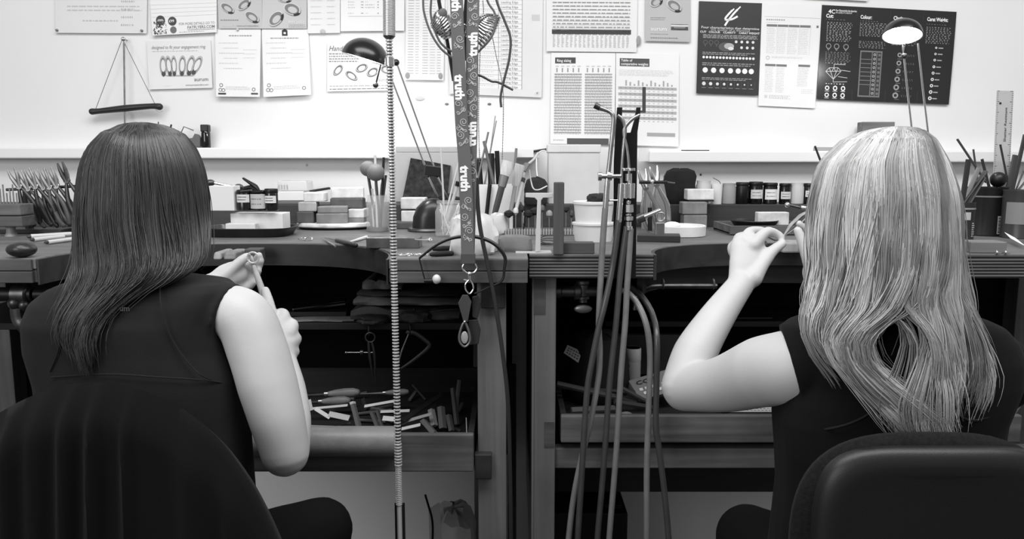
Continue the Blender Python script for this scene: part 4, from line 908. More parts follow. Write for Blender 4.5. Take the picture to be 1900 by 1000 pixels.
for j in range(6): S.ring(0.60 - 0.002 * j, 0.49 + j * 0.087, 0.017 + 0.001 * j, 0.017 + 0.001 * j, 0.5, 0, 150); S.lines(0.635, 0.485 + j * 0.087, 0.72, 0.51 + j * 0.087, 2, 130, 0.4); S.rect(0.585, 0.53 + j * 0.087, 0.62, 0.535 + j * 0.087, 120)
for j in range(9): y = 0.395 + j * 0.066 + 0.0022 * j * (j > 2); S.ring(0.868 - j * 0.002, y, 0.008 + j * 0.0007, 0.008 + j * 0.0007, 0.55, 0, 225); S.rect(0.886 - j * 0.002, y - 0.004, 0.921 - j * 0.002, y + 0.008, 165)
for x in (0.262, 0.512, 0.755): S.rect(x, 0.0, x + 0.0035, 1.0, 58)
S.done()
S = Sheet('paper_strip', 'narrow white strip at the top edge above the wide black poster', 'paper', [(1490, -30), (1612, -30), (1610, 2), (1492, -4)], 225); S.done()
# --- small bits stuck on the wall
for i, (x, y, w_, h_, lb) in enumerate(((779, 182, 18, 9, 'pale curl of tape stuck to wall below the price list'), (829, 193, 7, 4, 'small grey putty spot on wall left of the lanyard'), (908, 193, 7, 4, 'small grey putty spot on wall right of the lanyard'), (569, 306, 5, 5, 'tiny round sticker on wall above the plastic boxes'), (1300, 324, 4, 4, 'tiny dark nail in wall above the stacked blocks'))):
    c = at(x, y, 2.548); mb = MB(); mb.sphere(c, 1, 12, 6, (mp(w_, 2.55) / 2, 0.0015, mp(h_, 2.55) / 2)); tag(mb.build('wall_spot', plain((205, 120, 110, 190, 70)[i])), lb, 'spot')
# --- pump drill hanging from a pin
dy = 2.52
pd = thing('pump_drill', 'hand pump drill with dark wooden crossbar hanging from strings on the wall', 'drill', at(232, 245, dy))
c0 = at(227, 72, dy)
mb = MB(); mb.tube(smoothpts([at(171, 207, dy), at(185, 206, dy), at(232, 201, dy), at(280, 197, dy), at(296, 198, dy)], 5), interp([0.010, 0.0085, 0.0105, 0.0085, 0.0105], 21), 12, round_caps=True); mb.build('crossbar', mat('dark_turned_wood', 38, 0.4, wood=('x', 60, 0.3)), pd)
mb = MB(); mb.tube([at(230, 78, dy), at(232, 245, dy)], 0.0028, 8); mb.build('spindle', M_STEEL, pd)
for e in ((178, 201), (287, 192)):
    mb = MB(); mb.tube([c0, at(e[0], e[1], dy)], 0.0009, 5); mb.build('string', plain(90), pd)
mb = MB(); mb.tube(smoothpts([at(289, 204, dy), at(296, 208, dy), at(302, 206, dy)], 4), 0.0009, 5); mb.build('string_end', plain(170), pd)
mb = MB(); mb.lathe([(0.002, 0), (0.002, 0.02), (0.006, 0.02), (0.0065, 0.026), (0.003, 0.029)], 14, T((c0.x, WY, c0.z)) @ RX(PI / 2)); mb.build('pin', M_STEEL, pd)
# ================================================================== things standing on the benches
def blk(name, label, cat, x0, x1, yt, yb, m, Yf=None, depth=0.05, zbase=BZ, rot=0.0, bevel=0.002, group=None, build=True, zb=None):
    """block whose front face covers the photo rectangle; stands on zbase when Yf is not given"""
    if Yf is None: Yf = on((x0 + x1) / 2, yb, zbase).y
    a = at(x0, yt, Yf); b = at(x1, yb, Yf)
    z0 = (zbase if zb is None else zb) if True else b.z
    z0 = zb if zb is not None else (zbase if abs(b.z - zbase) < 0.004 else b.z)
    mb = MB(T(((a.x + b.x) / 2, Yf + depth / 2, 0)) @ RZ(rot)); mb.box((0, 0, (a.z + z0) / 2), (b.x - a.x, depth, a.z - z0))
    o = mb.build(name, m, smooth=0, bevel=bevel); tag(o, label, cat, group); o['_t'] = 0; del o['_t']
    return o
m_fire = [mat('firebrick_%d' % g, g, 0.85, spec=0.15, var=(28, 0.22), bump=(90, 0.3)) for g in (212, 170, 128, 92)]
def jar(name, label, cat, cx, w, yt, yb, m, zbase=BZ, lid=None, lab=None, group=None, Y=None, prof=None, n=28):
    p = on(cx, yb, zbase) if Y is None else at(cx, yb, Y)
    if Y is not None: p.z = zbase
    r = mp(w, p.y) / 2; p = p + Vector((0, r, 0)); h = at(cx, yt, p.y).z - zbase
    t = thing(name, label, cat, p, group)
    pr = prof or [(0.92, 0), (1.0, 0.03), (1.0, 0.80), (0.9, 0.86), (0.9, 1.0)]
    mb = MB(); mb.lathe([(r * a, h * b) for a, b in pr], n, T(p)); mb.build('body', m, t)
    if lid is not None:
        mb = MB(); mb.lathe([(r * 1.0, h * lid[1]), (r * 1.03, h * lid[1] + 0.001), (r * 1.03, h - 0.002), (r * 0.95, h)], n, T(p)); mb.build('lid', lid[0], t)
    if lab is not None:
        g, b0, b1 = lab; vs = []; k = 14
        for i in range(k + 1):
            a = -PI / 2 + (i / k - 0.5) * 2.0
            for zz in (b0, b1): vs.append((p.x + (r + 0.0006) * math.cos(a), p.y + (r + 0.0006) * math.sin(a), p.z + h * zz))
        mb = MB(); mb.add(vs, [(2 * i, 2 * i + 2, 2 * i + 3, 2 * i + 1) for i in range(k)]); lb = mb.build('paper_label', paper(g), t)
        mb = MB(); R_ = random.Random(int(cx))
        for j in range(2):
            for i in range(5):
                a = -PI / 2 + (-0.7 + 0.28 * i) * 0.9; z_ = p.z + h * (b0 + (b1 - b0) * (0.65 - 0.35 * j)); L_ = R_.uniform(0.0012, 0.003)
                c = Vector((p.x + (r + 0.0011) * math.cos(a), p.y + (r + 0.0011) * math.sin(a), z_)); tx = Vector((-math.sin(a), math.cos(a), 0)) * L_
                mb.add([c - tx, c + tx, c + tx + Vector((0, 0, 0.0016)), c - tx + Vector((0, 0, 0.0016))], [(0, 1, 2, 3)])
        mb.build('handwriting', ink(90), lb, smooth=0)
    return t, p, r, h
def stick(name, label, cat, a, b, r, m, group=None, n=10, flat=1.0, rr=None):
    mb = MB(); mb.tube([a, Vector(a).lerp(Vector(b), 0.5), b], rr or r, n, flat, round_caps=False); return tag(mb.build(name, m, org=a), label, cat, group)
# ---------------- left end: pliers rack, bit stand, stake, sticks
Yp = 2.14
rack = thing('pliers_rack', 'wooden rack with a steel rail holding the row of pliers', 'rack', on(95, 428, BZ))
mb = MB(); mb.cyl(at(12, 352, Yp), at(150, 345, Yp), 0.004); mb.build('rail', M_DSTEEL, rack)
for x in (44, 152):
    a = at(x, 350, Yp); mb = MB(); mb.box((a.x, Yp + 0.012, (a.z + BZ) / 2), (0.014, 0.02, a.z - BZ)); mb.build('upright', M_WOODB, rack, smooth=0, bevel=0.002)
a = on(40, 428, BZ); b = on(150, 428, BZ); mb = MB(); mb.box(((a.x + b.x) / 2, Yp + 0.01, BZ + 0.006), (b.x - a.x, 0.07, 0.012)); mb.build('foot', M_WOODB, rack, smooth=0, bevel=0.002)
def pliers(label, joint, ang, L, jw, hm, jm, spread=0.016, yaw=0.0):
    t = thing('pliers', label, 'pliers', joint, 'pliers on the rack')
    Mx = T(joint) @ RZ(yaw) @ RY(ang)
    mb = MB(Mx); mb.lathe([(0.0075, -0.004), (0.0085, -0.003), (0.0085, 0.003), (0.0075, 0.004)], 16, RX(PI / 2)); mb.lathe([(0.003, -0.0055), (0.003, 0.0055)], 10, RX(PI / 2)); mb.build('joint', jm, t)
    for s_ in (-1, 1):
        mb = MB(Mx); mb.tube([(s_ * 0.002, 0, 0), (s_ * 0.0055, 0, 0.014), (s_ * (0.004 + jw), 0, 0.03), (s_ * (0.002 + jw * 1.6), 0, 0.05)], [0.0062, 0.0062, 0.005, 0.0022], 8); mb.build('jaw', jm, t)
        P = smoothpts([(s_ * -0.002, 0, -0.002), (s_ * -0.008, 0, -L * 0.18), (s_ * -spread, 0, -L * 0.5), (s_ * -spread * 0.85, 0, -L * 0.85), (s_ * -spread * 0.55, 0, -L)], 5)
        mb = MB(Mx); mb.tube(P, interp([0.0035, 0.0052, 0.0075, 0.0078, 0.006], len(P)), 8, 0.75, round_caps=True); mb.build('handle', hm, t)
    return t
hd = mat('dark_dipped_handle', 30, 0.3, spec=0.6); hg = mat('grey_dipped_handle', 70, 0.35, spec=0.5)
for i, (x, y, an, lb) in enumerate(((36, 346, -0.38, 'leftmost pliers on the rack, with bright wide jaws'), (52, 350, -0.42, 'second pliers from the left on the rack'), (66, 346, -0.40, 'third pliers from the left on the rack'), (80, 348, -0.36, 'fourth pliers from the left on the rack'), (92, 347, -0.36, 'fifth pliers from the left on the rack'), (105, 345, -0.34, 'sixth pliers from the left on the rack'), (124, 335, -0.30, 'rightmost pliers on the rack, with dark cutter jaws'))):
    pliers(lb, at(x, y, Yp - 0.018 + 0.003 * (i % 2)), an, 0.105, 0.003 if i else 0.005, (hd, hg, hd)[i % 3], M_STEEL if i != 6 else M_DSTEEL)
bs = thing('bit_stand', 'small wooden block full of steel drill bits at the left edge', 'stand', on(8, 436, BZ) + Vector((0, 0.02, 0)))
Yb = 2.02
for (x0, x1, y0, y1, m_) in ((-30, 38, 379, 400, M_WOODM), (-30, 41, 401, 421, M_WOODE)):
    a = at(x0, y0, Yb); b = at(x1, y1, Yb); mb = MB(); mb.box(((a.x + b.x) / 2, Yb + 0.03, (a.z + b.z) / 2), (b.x - a.x, 0.06, a.z - b.z)); mb.build('block', m_, bs, smooth=0, bevel=0.003)
for i in range(7):
    p = at(-4 + i * 6, 380, Yb + 0.02); mb = MB(); mb.cyl(p, p + Vector((0, 0, mp(22 + 8 * (i % 3), Yb))), 0.0018); mb.build('drill_bit', M_STEEL, bs)
p0 = at(20, 422, Yb + 0.03); mb = MB(); mb.lathe([(0.016, 0), (0.011, 0.01), (0.010, 0.03), (0.013, p0.z - BZ)], 18, T((p0.x, p0.y, BZ))); mb.build('stem', M_WOODP, bs)
c = on(27, 480, BZ); mb = MB(); mb.sphere((c.x, c.y + 0.025, BZ + 0.016), 1, 20, 12, (0.029, 0.025, 0.016)); o = mb.build('pitch_lump', mat('dark_pitch', 40, 0.35, spec=0.5, var=(60, 0.4), bump=(70, 1.0)), smooth=60); tag(o, 'dark rough lump of pitch on the bench beside the bit stand', 'lump')
for i, (x0, y0, x1, y1, r, lb) in enumerate(((57, 439, 132, 430, 0.0055, 'pale stick with dark metal tip, topmost of three on the bench'), (62, 445, 118, 439, 0.005, 'pale stick lying in the middle of three on the bench'), (88, 450, 134, 444, 0.005, 'short pale stick nearest the bench edge, of three'))):
    a = on(x0, y0, BZ + 0.005); b = on(x1, y1, BZ + 0.005 + 0.006 * (i == 0)); a.z = BZ + 0.0055; b.z = BZ + 0.0055
    t = thing('marker_stick', lb, 'stick', a, 'pale sticks on the left bench'); mb = MB(); mb.tube([a, b], r, 12); mb.build('shaft', plain(200, 0.4), t)
    d = (a - b).normalized(); mb = MB(); mb.tube([a, a + d * 0.008], [r * 0.9, r * 0.5], 12); mb.build('tip', plain(60, 0.3), t)
# vice under the left bench edge
vc = thing('bench_vice', 'dark iron vice with a hanging lever fixed under the left bench corner', 'vice', at(45, 530, YFL))
yv = YFL + 0.05
mb = MB(); mb.cyl(at(-40, 546, yv), at(62, 546, yv), 0.015); mb.build('barrel', M_IRON, vc)
mb = MB(); mb.lathe([(0.017, 0), (0.022, 0.003), (0.022, 0.03), (0.017, 0.033)], 20, frame_z(at(26, 546, yv), at(70, 546, yv))); mb.build('collar', M_DSTEEL, vc)
mb = MB(); mb.cyl(at(66, 546, yv), at(98, 546, yv), 0.012); mb.build('spindle', M_IRON, vc)
mb = MB(); mb.sphere(at(28, 562, yv - 0.01), 0.014, 16, 10); mb.sphere(at(45, 566, yv - 0.012), 0.011, 16, 10); mb.build('knuckle', M_DSTEEL, vc)
mb = MB(); mb.tube(smoothpts([at(28, 572, yv - 0.012), at(31, 592, yv - 0.012), at(40, 606, yv - 0.012), at(56, 625, yv)], 4), [0.011] * 13, 10, 0.5); mb.build('lever', M_DSTEEL, vc)
# ---------------- items behind the dark-haired woman
c0 = on(385, 404, RZ_ - 0.02)
el = thing('jointed_arm', 'jointed chrome arm with dark ball joints beside the dark hair', 'arm', at(382, 400, 2.2))
for i, (x, y, r) in enumerate(((390, 339, 0.013), (443, 347, 0.0125))):
    mb = MB(); mb.sphere(at(x, y, 2.2), r, 18, 10, (1, 1, 0.72)); mb.build('ball_joint', M_DSTEEL, el)
mb = MB(); mb.cyl(at(396, 339, 2.2), at(438, 347, 2.2), 0.004); mb.build('rod', M_CHROME, el)
mb = MB(); mb.cyl(at(388, 345, 2.2), at(383, 392, 2.2), 0.004); mb.cyl(at(383, 376, 2.2), at(382, 392, 2.2), 0.0055); mb.build('rod', M_CHROME, el)
mb = MB(); q = at(382, 392, 2.2); mb.lathe([(0.02, 0), (0.02, 0.006), (0.006, 0.012), (0.005, q.z - BZ)], 18, T((q.x, 2.2, BZ))); mb.build('foot', M_DSTEEL, el)
blk('carton', 'white cardboard carton behind the jointed chrome arm', 'carton', 386, 435, 345, 391, paper(214), zbase=RZ_, depth=0.05, bevel=0.001)
gj = 'dark glass jars on the left riser'
jar('dark_jar', 'dark jar with white label directly behind the chrome ball joint', 'jar', 450, 27, 352, 391, mat('dark_glass', 16, 0.2, spec=0.6), RZ_, (M_BLACK, 0.86), (205, 0.40, 0.78), gj)
jar('dark_jar', 'dark jar with large grey label, middle of the three on the riser', 'jar', 477, 32, 353, 391, mat('dark_glass', 16), RZ_, (M_BLACK, 0.86), (180, 0.1, 0.82), gj)
jar('dark_jar', 'dark jar with white label next to the clear plastic box', 'jar', 501, 24, 350, 391, mat('dark_glass', 16), RZ_, (M_BLACK, 0.80), (212, 0.35, 0.68), gj)
gp = thing('clip_tool', 'dark wedge-shaped gripping tool lying across the labelled jar lids', 'tool', at(470, 356, 2.37))
mb = MB(); mb.tube(smoothpts([at(453, 332, 2.36), at(462, 338, 2.36), at(474, 346, 2.36), at(482, 356, 2.36)], 4), interp([0.006, 0.008, 0.011, 0.006], 13), 12, 0.6, round_caps=True); mb.build('jaw', M_IRON, gp)
mb = MB(); mb.tube([at(448, 350, 2.36), at(466, 347, 2.36), at(484, 357, 2.36)], [0.009, 0.012, 0.007], 10, 0.6, round_caps=True); mb.build('body', M_IRON, gp)
pb_ = thing('plastic_box', 'stacked plastic box with clear lid, white tray and grey base', 'box', at(540, 391, 2.3))
for (y0, y1, m_, nm, x0, x1) in ((373, 391, mat('grey_plastic', 105, 0.5), 'base', 513, 573), (355, 372.5, M_WHITEP, 'tray', 513, 564)):
    a = at(x0, y0, 2.352); b = at(x1, y1, 2.352); zb_ = RZ_ if nm == 'base' else b.z; mb = MB(); mb.box(((a.x + b.x) / 2, 2.392, (a.z + zb_) / 2), (b.x - a.x, 0.08, a.z - zb_)); mb.build(nm, m_, pb_, smooth=0, bevel=0.002)
a = at(513, 336, 2.352); b = at(570, 354.5, 2.352); mb = MB(); mb.box(((a.x + b.x) / 2, 2.392, (a.z + b.z) / 2), (b.x - a.x, 0.08, a.z - b.z), taper=0.95); mb.build('clear_lid', mat('clear_plastic', 215, 0.25, alpha=0.45), pb_, smooth=0, bevel=0.003)
for x in (518, 523, 528, 533):
    p = at(x, 352, 2.37); mb = MB(); mb.cyl(p, p + Vector((0, 0, 0.014)), 0.0025); mb.build('bur', plain(100), pb_)
# dark baking tray with two white blocks
def oval_tray(name, label, x0, x1, yt, yb, depth, m, ybase):
    Yc = on((x0 + x1) / 2, ybase, BZ).y + depth / 2 * 0.85
    a = at(x0, yt, Yc); b = at(x1, yt, Yc); w = (b.x - a.x) / 2; h = 0.022; c = Vector(((a.x + b.x) / 2, Yc, BZ))
    rings = []
    for (s_, z) in ((0.84, 0.0), (0.87, 0.002), (0.96, h - 0.002), (1.0, h), (1.0, h + 0.0015), (0.955, h + 0.001), (0.86, 0.004), (0.80, 0.003)):
        rings.append([(c.x + w * s_ * math.copysign(abs(math.cos(t)) ** 0.5, math.cos(t)), c.y + depth / 2 * s_ * math.copysign(abs(math.sin(t)) ** 0.5, math.sin(t)), c.z + z) for t in [2 * PI * k / 48 for k in range(48)]])
    mb = MB(); mb.loft(rings); o = mb.build(name, m, smooth=45); return tag(o, label, 'tray'), c
_, ct = oval_tray('baking_tray', 'dark metal baking tray with two white blocks on the left bench', 386, 549, 428, 441, 0.17, mat('dark_enamel', 36, 0.35, spec=0.5, var=(30, 0.35)), 441)
blk('ceramic_block', 'large flat white ceramic block in the dark baking tray', 'block', 427, 525, 396, 418, mat('white_ceramic', 214, 0.8, spec=0.2, var=(60, 0.05)), Yf=2.055, depth=0.07, zb=BZ + 0.0055, bevel=0.0015)
blk('ceramic_block', 'small white ceramic block at the front of the dark baking tray', 'block', 418, 474, 415, 431, mat('white_ceramic', 214), Yf=2.022, depth=0.028, zb=BZ + 0.0055, bevel=0.0015)
# round charcoal plate with fire bricks
pc = on(610, 428, BZ) + Vector((0, 0.062, 0)); rp = mp(68, pc.y); EL = Matrix.Diagonal((1, 0.58, 1, 1))
mb = MB(); mb.lathe([(rp * 0.88, 0), (rp * 0.94, 0.004), (rp * 0.94, 0.006)], 40, T(pc) @ EL); mb.cur = 1; mb.lathe([(rp * 0.95, 0.006), (rp, 0.009), (rp * 0.99, 0.017), (rp * 0.95, 0.019)], 40, T(pc) @ EL)
tag(mb.build('soldering_plate', [M_IRON, m_fire[0]], smooth=50), 'oval white soldering plate on dark rim carrying the pile of fire bricks', 'plate')
zp = BZ + 0.019; gbr = 'fire bricks piled on the left bench'
def brick(label, x0, x1, yt, yb, Yf, mi, depth=0.055, rot=0.0, zb=None, group=gbr):
    return blk('fire_brick', label, 'brick', x0, x1, yt, yb, m_fire[mi], Yf=Yf, depth=depth, rot=rot, bevel=0.003, group=group, zb=zb)
Y1, Y2, Y3 = 2.222, 2.238, 2.285
brick('grey fire brick at front right of the oval plate', 585, 643, 396, 416, Y1, 2, 0.05, 0.10, zb=zp)
brick('grey fire brick at front left of the oval plate', 550, 582, 393, 416, Y2, 3, 0.05, 0.0, zb=zp)
brick('grey fire brick lying on the front right one of the oval plate', 587, 642, 383, 396, Y1 + 0.004, 2, 0.05, 0.15, zb=at(600, 395.8, Y1).z)
brick('half white fire brick on the front left one of the oval plate', 552, 586, 375, 393, Y2 + 0.002, 1, 0.05, 0.05, zb=at(570, 392.8, Y2).z)
brick('white-topped brick on the pile just right of the plastic box', 563, 601, 357, 374.5, Y2 + 0.008, 0, 0.05, -0.05, zb=at(570, 374.7, Y2).z)
brick('long grey fire brick at the back right of the pile, lowest', 646, 676, 405, 421, Y3 - 0.03, 2, 0.075, 0.0, zb=BZ)
brick('pale fire brick resting on the lowest back right one', 646, 676, 388, 404, Y3 - 0.028, 0, 0.07, 0.0, zb=at(650, 404.8, Y3 - 0.03).z)
brick('dark grey fire brick under the white corner brick', 612, 673, 368, 388, Y3 - 0.01, 3, 0.05, 0.0, zb=at(640, 387.6, Y3 - 0.028).z)
brick('white fire brick with stained corner on top of the pile', 612, 672, 348, 368, Y3 - 0.005, 0, 0.05, 0.15, zb=at(640, 367.8, Y3 - 0.01).z)
mb = MB(); a = at(575, 355, 2.33); b = at(612, 349, 2.35); mb.box((0, 0, (b - a).length / 2), (0.03, 0.006, (b - a).length), frame_z(a, b)); tag(mb.build('charcoal_slab', plain(26), smooth=0, bevel=0.001), 'thin dark charcoal slab lying flat behind the white top brick', 'slab')
# loose things on the bench surface
def torus(mb, c, R_, r, M=None, n=28, k=8):
    pts = [((R_) * math.cos(2 * PI * i / n), (R_) * math.sin(2 * PI * i / n), 0) for i in range(n)]
    X = T(c) @ (M if M is not None else Matrix.Identity(4)); mb.tube([X @ Vector(p) for p in pts], r, k, closed=True)
p = on(567, 447, BZ)
for i, (dx, dy, lb) in enumerate(((-0.008, 0, 'small bright ring lying left in the ring cluster on the bench'), (0.006, 0.004, 'small bright ring lying right in the ring cluster on the bench'))):
    mb = MB(); torus(mb, (p.x + dx, p.y + dy, BZ + 0.005), 0.0095, 0.0014, RX(0.35 if i else -0.3)); tag(mb.build('ring', M_CHROME), lb, 'ring')
kn = thing('scraper_knife', 'dark-handled pointed knife lying by the curved bench edge', 'knife', on(655, 455, BZ))
a, b, c = on(603, 441, BZ + 0.004), on(625, 446, BZ + 0.004), on(660, 455, BZ + 0.005)
mb = MB(); mb.tube([b, b.lerp(c, 0.5), c], [0.005, 0.0062, 0.0055], 12, round_caps=True); mb.build('handle', plain(44, 0.35), kn); mb = MB(); mb.tube([a, b], [0.001, 0.003], 8, 0.5); mb.build('blade', M_DSTEEL, kn)
stick('scribe', 'fine steel scribe pointing at the curved bench edge', 'scribe', on(598, 443, BZ + 0.003), on(622, 457, BZ + 0.003), 0.0015, M_STEEL, rr=[0.0006, 0.002, 0.0022])
stick('white_rod', 'white tapered rod lying beside the dark-handled knife', 'rod', on(645, 450, BZ + 0.004), on(680, 440, BZ + 0.004), 0.003, M_WHITEP, rr=[0.002, 0.0035, 0.0045])
blk('steel_block', 'polished steel bench block with bright top by the flex shaft', 'block', 679, 778, 441, 461, mat('bench_steel', 120, 0.3, 0.85, var=(30, 0.3)), depth=0.06, bevel=0.0015)
ck = thing('clasp', 'small bright clasp lying on the steel bench block', 'clasp', on(788, 445, BZ + 0.03))
p = on(788, 446, BZ + 0.027); mb = MB(); mb.tube([p + Vector((-0.02, 0, 0.002)), p, p + Vector((0.008, 0, 0))], [0.0012, 0.002, 0.0035], 8, round_caps=True); mb.build('bar', M_CHROME, ck); mb = MB(); torus(mb, p + Vector((0.012, 0, 0.002)), 0.003, 0.0009, RX(0.8), 14, 6); mb.build('loop', M_CHROME, ck)
R_ = random.Random(3)
p = on(765, 474, BZ)
for i in range(9):
    q = p + Vector((-0.03 + 0.0075 * i, R_.uniform(-0.004, 0.004), 0.002)); mb = MB(); torus(mb, q, 0.0035, 0.0009, RX(R_.uniform(-0.6, 0.6)) @ RY(R_.uniform(-.6, .6)), 14, 6)
    tag(mb.build('chain_link', M_CHROME), 'small bright chain link scattered at the left bench front edge', 'link', 'chain links at the bench edge')
stick('earring_wire', 'thin bright wire lying left of the scattered chain links', 'wire', on(741, 474, BZ + 0.002), on(757, 473, BZ + 0.002), 0.0011, M_CHROME)
for i, (x0, x1, y) in enumerate(((805, 840, 462), (800, 838, 472))):
    a, b = on(x0, y, BZ + 0.005), on(x1, y - 2, BZ + 0.005); mb = MB(); mb.tube([a, a.lerp(b, 0.5), b], [0.004, 0.006, 0.005], 10, round_caps=True); tag(mb.build('cork_stick', plain(30, 0.7)), ('back' if i == 0 else 'front') + ' dark stubby stick lying beside the crumpled bag', 'stick')
# glass jar with ball-headed tools
tj, pj, rj, hj = jar('tool_jar', 'cloudy glass jar of tools with two grey balls on sticks', 'jar', 698, 43, 362, 431, M_GLASS, BZ, prof=[(0.95, 0), (1, 0.03), (1, 0.75), (0.85, 0.9), (0.85, 1.0)])
mb = MB(); mb.lathe([(rj * 0.9, 0.002), (rj * 0.9, 0.012)], 24, T(pj)); mb.build('sediment', plain(60), tj)
for i, (x, y, r, dy) in enumerate(((683, 313, 15, 0.012), (697, 320, 16.5, -0.004))):
    t = thing('ball_tool', ('rear' if i == 0 else 'front') + ' grey rubber ball on a stick in the cloudy jar', 'tool', pj + Vector((0, dy, 0.01)), 'ball tools in the jar')
    c = at(x, y, pj.y + dy); mb = MB(); mb.sphere(c, mp(r, pj.y), 24, 14, (1, 1, 0.96)); mb.build('ball', mat('grey_rubber_ball', 112, 0.6), t)
    mb = MB(); mb.cyl(c + Vector((0, 0, -0.02)), pj + Vector((-0.006 + 0.012 * i, dy, 0.012)), 0.004); mb.build('stick', M_DSTEEL, t)
for i, (x, y, x2, g, lb) in enumerate(((696, 288, 700, 205, 'pale clear rod standing tallest behind the grey balls'), (712, 292, 706, 25, 'black-handled thin tool in the cloudy jar'), (716, 325, 704, 60, 'dark thin file in the cloudy jar'), (690, 350, 694, 215, 'short white tool handle in the cloudy jar'), (709, 340, 700, 190, 'pale brush handle in the cloudy jar'))):
    stick('jar_tool', lb, 'tool', at(x2, 424, pj.y - 0.006 + 0.006 * i), at(x, y, pj.y + 0.004 * i), 0.0035, plain(g, 0.35), 'tools in the cloudy jar')
# sanding board, soldering blocks, iron
mb = MB(); q = [at(747, 366, 2.452), at(830, 366, 2.452), at(836, 307, 2.474), at(762, 293, 2.474)]; nn = Vector((0, 0.006, 0)); mb.add(list(q) + [v + nn for v in q], [(0, 1, 2, 3), (7, 6, 5, 4), (0, 4, 5, 1), (1, 5, 6, 2), (2, 6, 7, 3), (3, 7, 4, 0)])
tag(mb.build('abrasive_pad', mat('abrasive_dark', 52, 0.95, spec=0.1, var=(70, 0.5), bump=(120, 0.8)), smooth=0), 'dark speckled abrasive pad leaning against the wall behind the left lamp', 'pad')
blk('file_box', 'long pale grey box on the riser behind the dark abrasive pad', 'box', 728, 852, 283, 367, mat('pale_grey_card', 172, 0.6), Yf=2.482, depth=0.03, zb=RZ_, bevel=0.002)
blk('file_box', 'low pale box lid on the ledge left of the lanyard', 'box', 734, 850, 272, 283, mat('pale_grey_card', 172), Yf=2.484, depth=0.03, zb=at(800, 283, 2.482).z + 0.0005, bevel=0.002)
brick('pale soldering block, upper of two left of the iron shell', 743, 790, 367, 388, 2.272, 0, 0.055, zb=at(760, 388, 2.27).z, group='soldering blocks')
brick('pale soldering block, lower of two left of the iron shell', 744, 790, 391, 412, 2.27, 0, 0.055, zb=at(760, 412.3, 2.262).z, group='soldering blocks')
brick('dark block underneath the two pale soldering blocks', 726, 800, 412, 421, 2.262, 3, 0.07, zb=BZ, group='soldering blocks')
ir = thing('iron_shell', 'dark domed metal mould with a flange beside the cotton bud jar', 'mould', on(790, 432, BZ))
p = on(790, 431, BZ) + Vector((0, 0.04, 0)); mb = MB(); mb.lathe([(0.054, 0), (0.055, 0.004), (0.052, 0.009), (0.045, 0.010)], 30, T(p)); mb.build('flange', M_DSTEEL, ir)
mb = MB(); mb.loft([[(p.x + 0.004 + 0.045 * s_ * math.cos(t) + 0.014 * k, p.y + 0.036 * s_ * math.sin(t), p.z + 0.010 + z) for t in [2 * PI * q / 28 for q in range(28)]] for s_, z, k in ((1, 0, 0), (0.98, 0.03, 0.1), (0.86, 0.055, 0.4), (0.6, 0.072, 0.8), (0.25, 0.08, 1.0), (0.02, 0.082, 1.0))]); mb.build('dome', mat('blackened_steel', 56, 0.3, 0.7), ir, smooth=60)
# jar of cotton buds
tb, pbj, rb, hb = jar('bud_jar', 'squat glass jar full of cotton buds and sticks', 'jar', 833, 56, 372, 441, M_GLASS, BZ, prof=[(0.9, 0), (1, 0.05), (1, 0.7), (0.82, 0.86), (0.82, 0.9), (0.88, 0.92), (0.88, 1.0)])
for i in range(11):
    a = 2.4 * i; b0 = pbj + Vector((0.018 * math.cos(a), 0.014 * math.sin(a), 0.004)); b1 = pbj + Vector((-0.02 * math.cos(a * 1.3), 0.014 * math.sin(a * 1.1), 0.06 + 0.018 * ((i * 7) % 5) / 5))
    t = thing('cotton_bud', 'white cotton bud in the squat glass jar', 'cotton bud', b0, 'cotton buds in the jar'); mb = MB(); mb.tube([b0, b1], 0.0014, 6); mb.build('stem', M_WHITEP, t); mb = MB(); d = (b1 - b0).normalized(); mb.tube([b1 - d * 0.004, b1 + d * 0.004, b1 + d * 0.01], [0.002, 0.0032, 0.0015], 8, round_caps=True); mb.build('cotton_tip', mat('cotton', 232, 0.95), t)
for i, (x0, y0, x1, y1, g, lb) in enumerate(((826, 430, 818, 275, 200, 'longest pale wooden skewer in the squat jar'), (820, 425, 851, 302, 205, 'pale wooden skewer leaning right in the squat jar'), (826, 420, 848, 345, 190, 'pale dowel with black cap in the squat jar'))):
    a, b = at(x0, y0, pbj.y), at(x1, y1, pbj.y - 0.01); st_ = stick('skewer', lb, 'skewer', a, b, 0.0026 if i < 2 else 0.0045, plain(g, 0.5), 'skewers in the squat jar')
    if i == 2: mb = MB(); d = (b - a).normalized(); mb.tube([b, b + d * 0.012], 0.006, 10); mb.build('cap', M_BLACK, st_)
